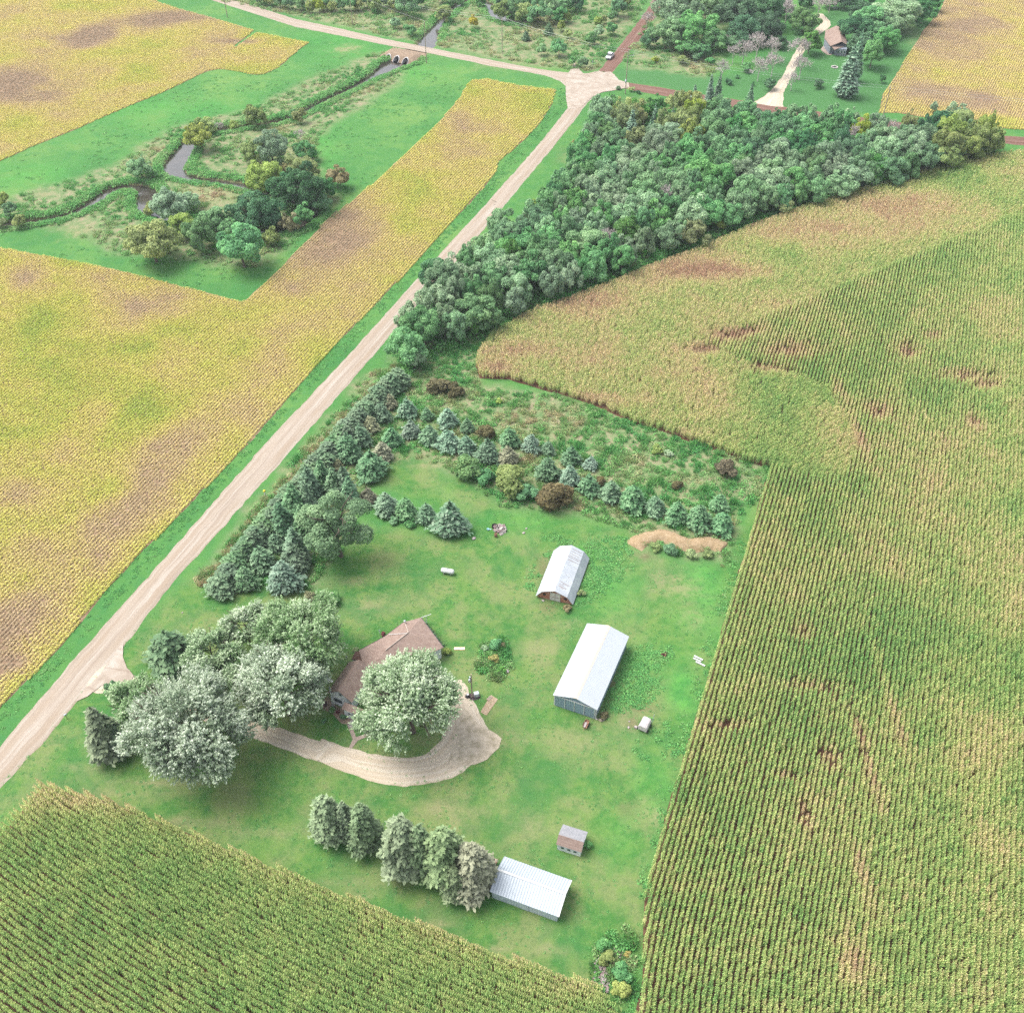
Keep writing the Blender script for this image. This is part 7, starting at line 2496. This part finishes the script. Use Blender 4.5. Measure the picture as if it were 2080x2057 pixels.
# mailbox and roadside marker
p = place(ZI, 378, 716)
rt_ = empty('mailbox', p, R(30), "grey mailbox on a post beside the gravel road near the driveway", "mailbox")
b = MB(); b.box(-.05, .05, -.05, .05, 0, 1.05); b.build('post', m_wood, rt_)
b = MB(); M = Matrix.Translation((0, 0, 1.2)) @ Matrix.Rotation(R(90), 4, 'Y'); b.lathe([(.01, -.3), (.14, -.29), (.14, .29), (.01, .3)], (0, 0, 0), 12, M=M); b.build('box', m_metal, rt_, True)
b = MB(); b.box(.1, .2, -.16, -.14, 1.2, 1.42); b.build('flag', m_rust, rt_)
p = place(ZG, 512, 925)
rt_ = empty('pipeline_marker', p, 0, "yellow-capped white marker post in the dry grass beside the gravel road", "marker post")
b = MB(); b.lathe([(.14, 0), (.14, 1.2)], (0, 0, 0), 12); b.build('post', m_white, rt_, True)
b = MB(); b.lathe([(.24, 1.2), (.27, 1.45), (.16, 1.62), (.03, 1.66)], (0, 0, 0), 12); b.build('cap', simple('yellow_plastic', (.75, .62, .05, 1), .5, .3, var=.03), rt_, True)

# pickup truck on the dirt road
pt = Vector(G(*ZC(150, 455))[:2])
a = Vector(G(*ZC(105, 510))[:2]) - Vector(G(*ZC(230, 365))[:2])
rt_ = empty('pickup_truck', (pt.x, pt.y, .10), math.atan2(a.y, a.x) - math.pi / 2, "white pickup truck coming down the reddish dirt road to the junction", "pickup truck")
m_car = simple('white_car_paint', (.66, .67, .68, 1), .25, .6, var=.02)
m_cglass = simple('car_glass', (.03, .035, .04, 1), .08, .8)
b = MB()
Lh = 2.85
w2_ = 1.0


def loft(b, secs, mi=0):
    """secs: list of (y, halfwidth, z0, z1)"""
    vs = []
    for y_, hw, z0, z1 in secs:
        vs += [(-hw, y_, z0), (hw, y_, z0), (hw * .94, y_, z1), (-hw * .94, y_, z1)]
    fs = [(0, 3, 2, 1)]
    for i in range(len(secs) - 1):
        o_ = i * 4
        for k in range(4):
            fs.append((o_ + k, o_ + (k + 1) % 4, o_ + 4 + (k + 1) % 4, o_ + 4 + k))
    o_ = (len(secs) - 1) * 4
    fs.append((o_, o_ + 1, o_ + 2, o_ + 3))
    b.add(vs, [f[::-1] for f in fs], mi)


loft(b, [(-2.8, .95, .42, .92), (-2.75, 1.0, .38, 1.0), (-.95, 1.0, .38, 1.02), (-.9, 1.0, .38, 1.06)])
loft(b, [(-.9, 1.0, .38, 1.06), (1.2, 1.0, .38, 1.08), (2.75, .98, .42, .98), (2.88, .90, .45, .85)])
b.build('body', m_car, rt_, bevel=.05)
b = MB(); loft(b, [(-.85, .88, 1.07, 1.78), (-.6, .88, 1.07, 1.84), (.7, .86, 1.07, 1.84), (.8, .86, 1.07, 1.80)]); b.build('cab', m_car, rt_, bevel=.05)
b = MB(); b.slab([(-.76, 1.45, 1.12), (.76, 1.45, 1.12), (.70, .82, 1.76), (-.70, .82, 1.76)], .04); b.add([(-.82, 1.40, 1.07), (.82, 1.40, 1.07), (.82, .75, 1.07), (-.82, .75, 1.07), (.76, .78, 1.74), (-.76, .78, 1.74)], [(0, 1, 4, 5), (1, 2, 4), (0, 5, 3)]); b.build('windscreen', m_cglass, rt_)
for s in (-1, 1):
    b = MB(); b.box(s * .885 - .01, s * .885 + .01, -.5, .65, 1.2, 1.65); b.build('side_window', m_cglass, rt_)
    b = MB(); b.box(s * .72 - .16, s * .72 + .16, 2.86, 2.91, .62, .80); b.build('headlight', m_glass, rt_)
b = MB(); b.box(-.45, .45, 2.87, 2.90, .58, .80); b.build('grille', m_dark, rt_)
b = MB(); b.box(-.86, .86, -2.65, -.98, 1.035, 1.045); b.build('bed_floor', m_black, rt_)
b = MB(); b.box(-.6, .6, -.90, -.87, 1.25, 1.65); b.build('rear_window', m_cglass, rt_)
for yy in (-1.9, 1.75):
    for s in (-1, 1):
        b = MB(); M = Matrix.Translation((s * .9, yy, .37)) @ Matrix.Rotation(R(90), 4, 'Y'); b.lathe([(.2, -.13), (.37, -.13), (.37, .13), (.2, .13)], (0, 0, 0), 18, M=M); wh = b.build('wheel', m_black, rt_)
        b = MB(); b.lathe([(.05, -.10), (.21, -.10), (.21, .11), (.05, .11)], (0, 0, 0), 14, M=M); b.build('rim', m_metal, wh)

# utility poles and wires
PO = [((462, 36), 13, "utility pole at the top left beside the upper road"), ((716, 51), 13, "utility pole in the meadow left of the culverts"), ((866.3, 128.6), 15, "utility pole on the near side of the upper road by the culverts"), ((1020, 109), 13, "utility pole right of the lone yellow tree"), ((1269.9, 191), 15, "tall utility pole with transformers at the road junction"), ((1787.5, 262), 14, "utility pole against the striped soybeans behind the wood")]
tops = []
for k, ((px, py), h, lb) in enumerate(PO):
    p = G(px, py)
    ang_ = R(-12)
    rt_ = empty('utility_pole', p, ang_ + R(90), lb, "utility pole", "utility poles along the upper road")
    b = MB(); b.tube((0, 0, 0), (0, 0, h), .17, .12, n=8); b.build('pole', m_wood, rt_)
    b = MB(); b.box(-1.2, 1.2, -.06, .06, h - .55, h - .43); b.build('crossarm', m_wood, rt_)
    for s in (-1.1, 0, 1.1):
        b = MB(); z0 = h - .43 if s else h; b.lathe([(.05, 0), (.08, .1), (.04, .2)], (s, 0, z0), 8); b.build('insulator', m_white, rt_)
    if k == 4:
        for s in (-.35, .35):
            b = MB(); b.lathe([(.05, 3.9), (.26, 3.95), (.28, 4.9), (.1, 5.0)], (s, .1, 0), 12); b.build('transformer', m_metal, rt_, True)
        b = MB(); b.tube((0, 0, h - 2.0), (0, -1.8, h - 1.5), .05, n=6); b.box(-.15, .15, -2.1, -1.7, h - 1.62, h - 1.48); b.build('street_light', m_metal, rt_)
    d_ = Vector((math.cos(ang_ + R(90)), math.sin(ang_ + R(90)), 0))
    tops.append([Vector(p) + d_ * s + Vector((0, 0, h - .2 if s else h + .2)) for s in (-1.1, 0, 1.1)])


def wire(a, b_, sag, label, r_=.022):
    seg = []
    n = 14
    prev = a
    for i in range(1, n + 1):
        t_ = i / n
        q_ = a.lerp(b_, t_) - Vector((0, 0, sag * 4 * t_ * (1 - t_)))
        seg.append((tuple(prev), tuple(q_), r_, r_))
        prev = q_
    me = tubes_mesh('power_line', seg, 4)
    me.materials.append(simple_wire)
    o = bpy.data.objects.new('power_line', me)
    link(o)
    tag(o, label, "power line", "power lines along the upper road")


simple_wire = simple('wire', (.5, .52, .52, 1), .5, .3)
far_l = [t_ + Vector((-75, 14, 0)) for t_ in tops[0]]
far_r = [t_ + Vector((110, -22, 0)) for t_ in tops[5]]
spans = [(far_l, tops[0], 'left of the top-left pole'), (tops[0], tops[1], 'between the top-left pole and the meadow pole'), (tops[1], tops[3], 'between the meadow pole and the yellow tree pole'), (tops[3], tops[4], 'between the yellow tree pole and the junction'), (tops[4], tops[5], 'from the junction across the neighbour lawn'), (tops[5], far_r, 'right of the pole by the striped soybeans')]
for a, b_, wtxt in spans:
    for i, nm in enumerate(('rear', 'middle', 'front')):
        wire(a[2 - i] if a[0].y < a[2].y else a[i], b_[2 - i] if b_[0].y < b_[2].y else b_[i], 1.2, f"{nm} power line {wtxt}")
wire(tops[1][1], tops[2][1], .8, "single power line crossing the upper road to the culvert pole")

# small stop sign seen from the back, and two white marker posts
p = G(*ZC(12, 535))
rt_ = empty('road_sign', p, R(30), "grey-backed road sign on a post in red-brown weeds by the junction", "road sign")
b = MB(); b.tube((0, 0, 0), (0, 0, 2.6), .05, n=6); b.build('post', m_metal, rt_)
b = MB(); Mo = Matrix.Translation((0, -.06, 2.3)) @ Matrix.Rotation(R(90), 4, 'X'); b.lathe([(.42, -.015), (.42, .015)], (0, 0, 0), 8, M=Mo); b.build('sign_plate', m_metal, rt_)
for x, y, lb in [(382, 158, "left white marker post above the upper road"), (468, 160, "right white marker post above the upper road"), (1582, 326, "white marker post in the grass left of the junction"), (1553, 352, "lower white marker post left of the junction")]:
    p = place(ZB, x, y + 4)
    rt_ = empty('marker_post', p, 0, lb, "marker post", "white marker posts by the upper road")
    b = MB(); b.box(-.07, .07, -.05, .05, 0, .9); b.build('post', m_white, rt_)
    b = MB(); b.box(-.18, .18, -.07, -.052, .55, .95); b.build('plate', m_white, rt_)

# ---- culvert: three mitred steel pipes under the upper road, in an earth bank
m_corr = stripes('corrugated_pipe', (.50, .48, .48, 1), (.34, .33, .34, 1), .3, 'Y', stain=(.34, .30, .27, 1))
cul = [(788, 118), (805.5, 121), (823.5, 125)]
CP = [Vector(G(*q)[:2]) for q in cul]
ux = (CP[2] - CP[0]).normalized()
uy = Vector((-ux.y, ux.x))
cang = math.atan2(ux.y, ux.x)
oc = CP[1].copy()
Rp, zc = 1.30, -.15
rt_ = empty('road_culvert', (oc.x, oc.y, 0), cang, "three round steel culvert pipes set in a bare bank under the upper road", "culvert")
cs = [(q - oc).dot(ux) for q in CP]
cd = [(q - oc).dot(uy) for q in CP]
for cx0 in cs:
    b = MB()
    n = 28
    vs_, fs_ = [], []
    for rr_ in (Rp, Rp - .13):
        for i in range(n):
            th = 2 * math.pi * i / n
            z = zc + rr_ * math.sin(th)
            vs_.append((cx0 + rr_ * math.cos(th), -1.9 + 1.05 * (z - zc + Rp), z))
        for i in range(n):
            th = 2 * math.pi * i / n
            vs_.append((cx0 + rr_ * math.cos(th), 4.6, zc + rr_ * math.sin(th)))
    for i in range(n):
        j = (i + 1) % n
        fs_ += [(i, n + i, n + j, j), (2 * n + i, 2 * n + j, 3 * n + j, 3 * n + i), (i, j, 2 * n + j, 2 * n + i)]
    b.add(vs_, fs_)
    b.build('culvert_pipe', m_corr, rt_)
m_bank = simple('bank_soil', P_(190, 166, 142), .95, .1, var=.22, scale=1.5, bump=.5)
sv = np.linspace(cs[0] - 4.2, cs[2] + 4.2, 90)
tv = np.linspace(-2.2, 10.5, 84)
vs_ = []
for a in sv:
    ed_ = min(1, (a - sv[0]) / 2.6, (sv[-1] - a) / 2.6)
    for t_ in tv:
        z = -1.25 + max(0, (t_ + 1.4)) * .95
        z = min(z, (1.22 if t_ < 5.0 else max(.02, 1.22 - (t_ - 5.0) * .26)) * ed_ - .02 * (1 - ed_))
        z += (vnoise(np.array([a]), np.array([t_]), .5, 6)[0] - .5) * .12
        vs_.append((a, t_, z))
fs_ = []
nt_ = len(tv)
for i in range(len(sv) - 1):
    for j in range(nt_ - 1):
        q_ = i * nt_ + j
        a, t_, z = [(vs_[q_][k] + vs_[q_ + nt_ + 1][k]) / 2 for k in range(3)]
        if any((a - c) ** 2 + (z - zc) ** 2 < (Rp - .06) ** 2 and t_ < .95 for c in cs):
            continue
        fs_.append((q_, q_ + nt_, q_ + nt_ + 1, q_ + 1))
b = MB()
b.add(vs_, fs_)
o = b.build('road_bank', m_bank, rt_, True)

# ------------------------------------------------------------------ thin humid air over the whole scene
b = MB()
b.box(-3000, 3000, -2000, 4000, -2.5, 160)
hz = bpy.data.materials.new('haze_air')
hz.use_nodes = True
ht = hz.node_tree
ht.nodes.remove(ht.nodes["Principled BSDF"])
pv = ht.nodes.new("ShaderNodeVolumePrincipled")
pv.inputs["Density"].default_value = 0.00012
pv.inputs["Color"].default_value = (.86, .93, .98, 1)
pv.inputs["Anisotropy"].default_value = .2
ht.links.new(pv.outputs[0], ht.nodes["Material Output"].inputs["Volume"])
o = b.build('haze', hz)
o["kind"] = "stuff"
SC.cycles.volume_bounces = 0
SC.cycles.volume_step_rate = 10
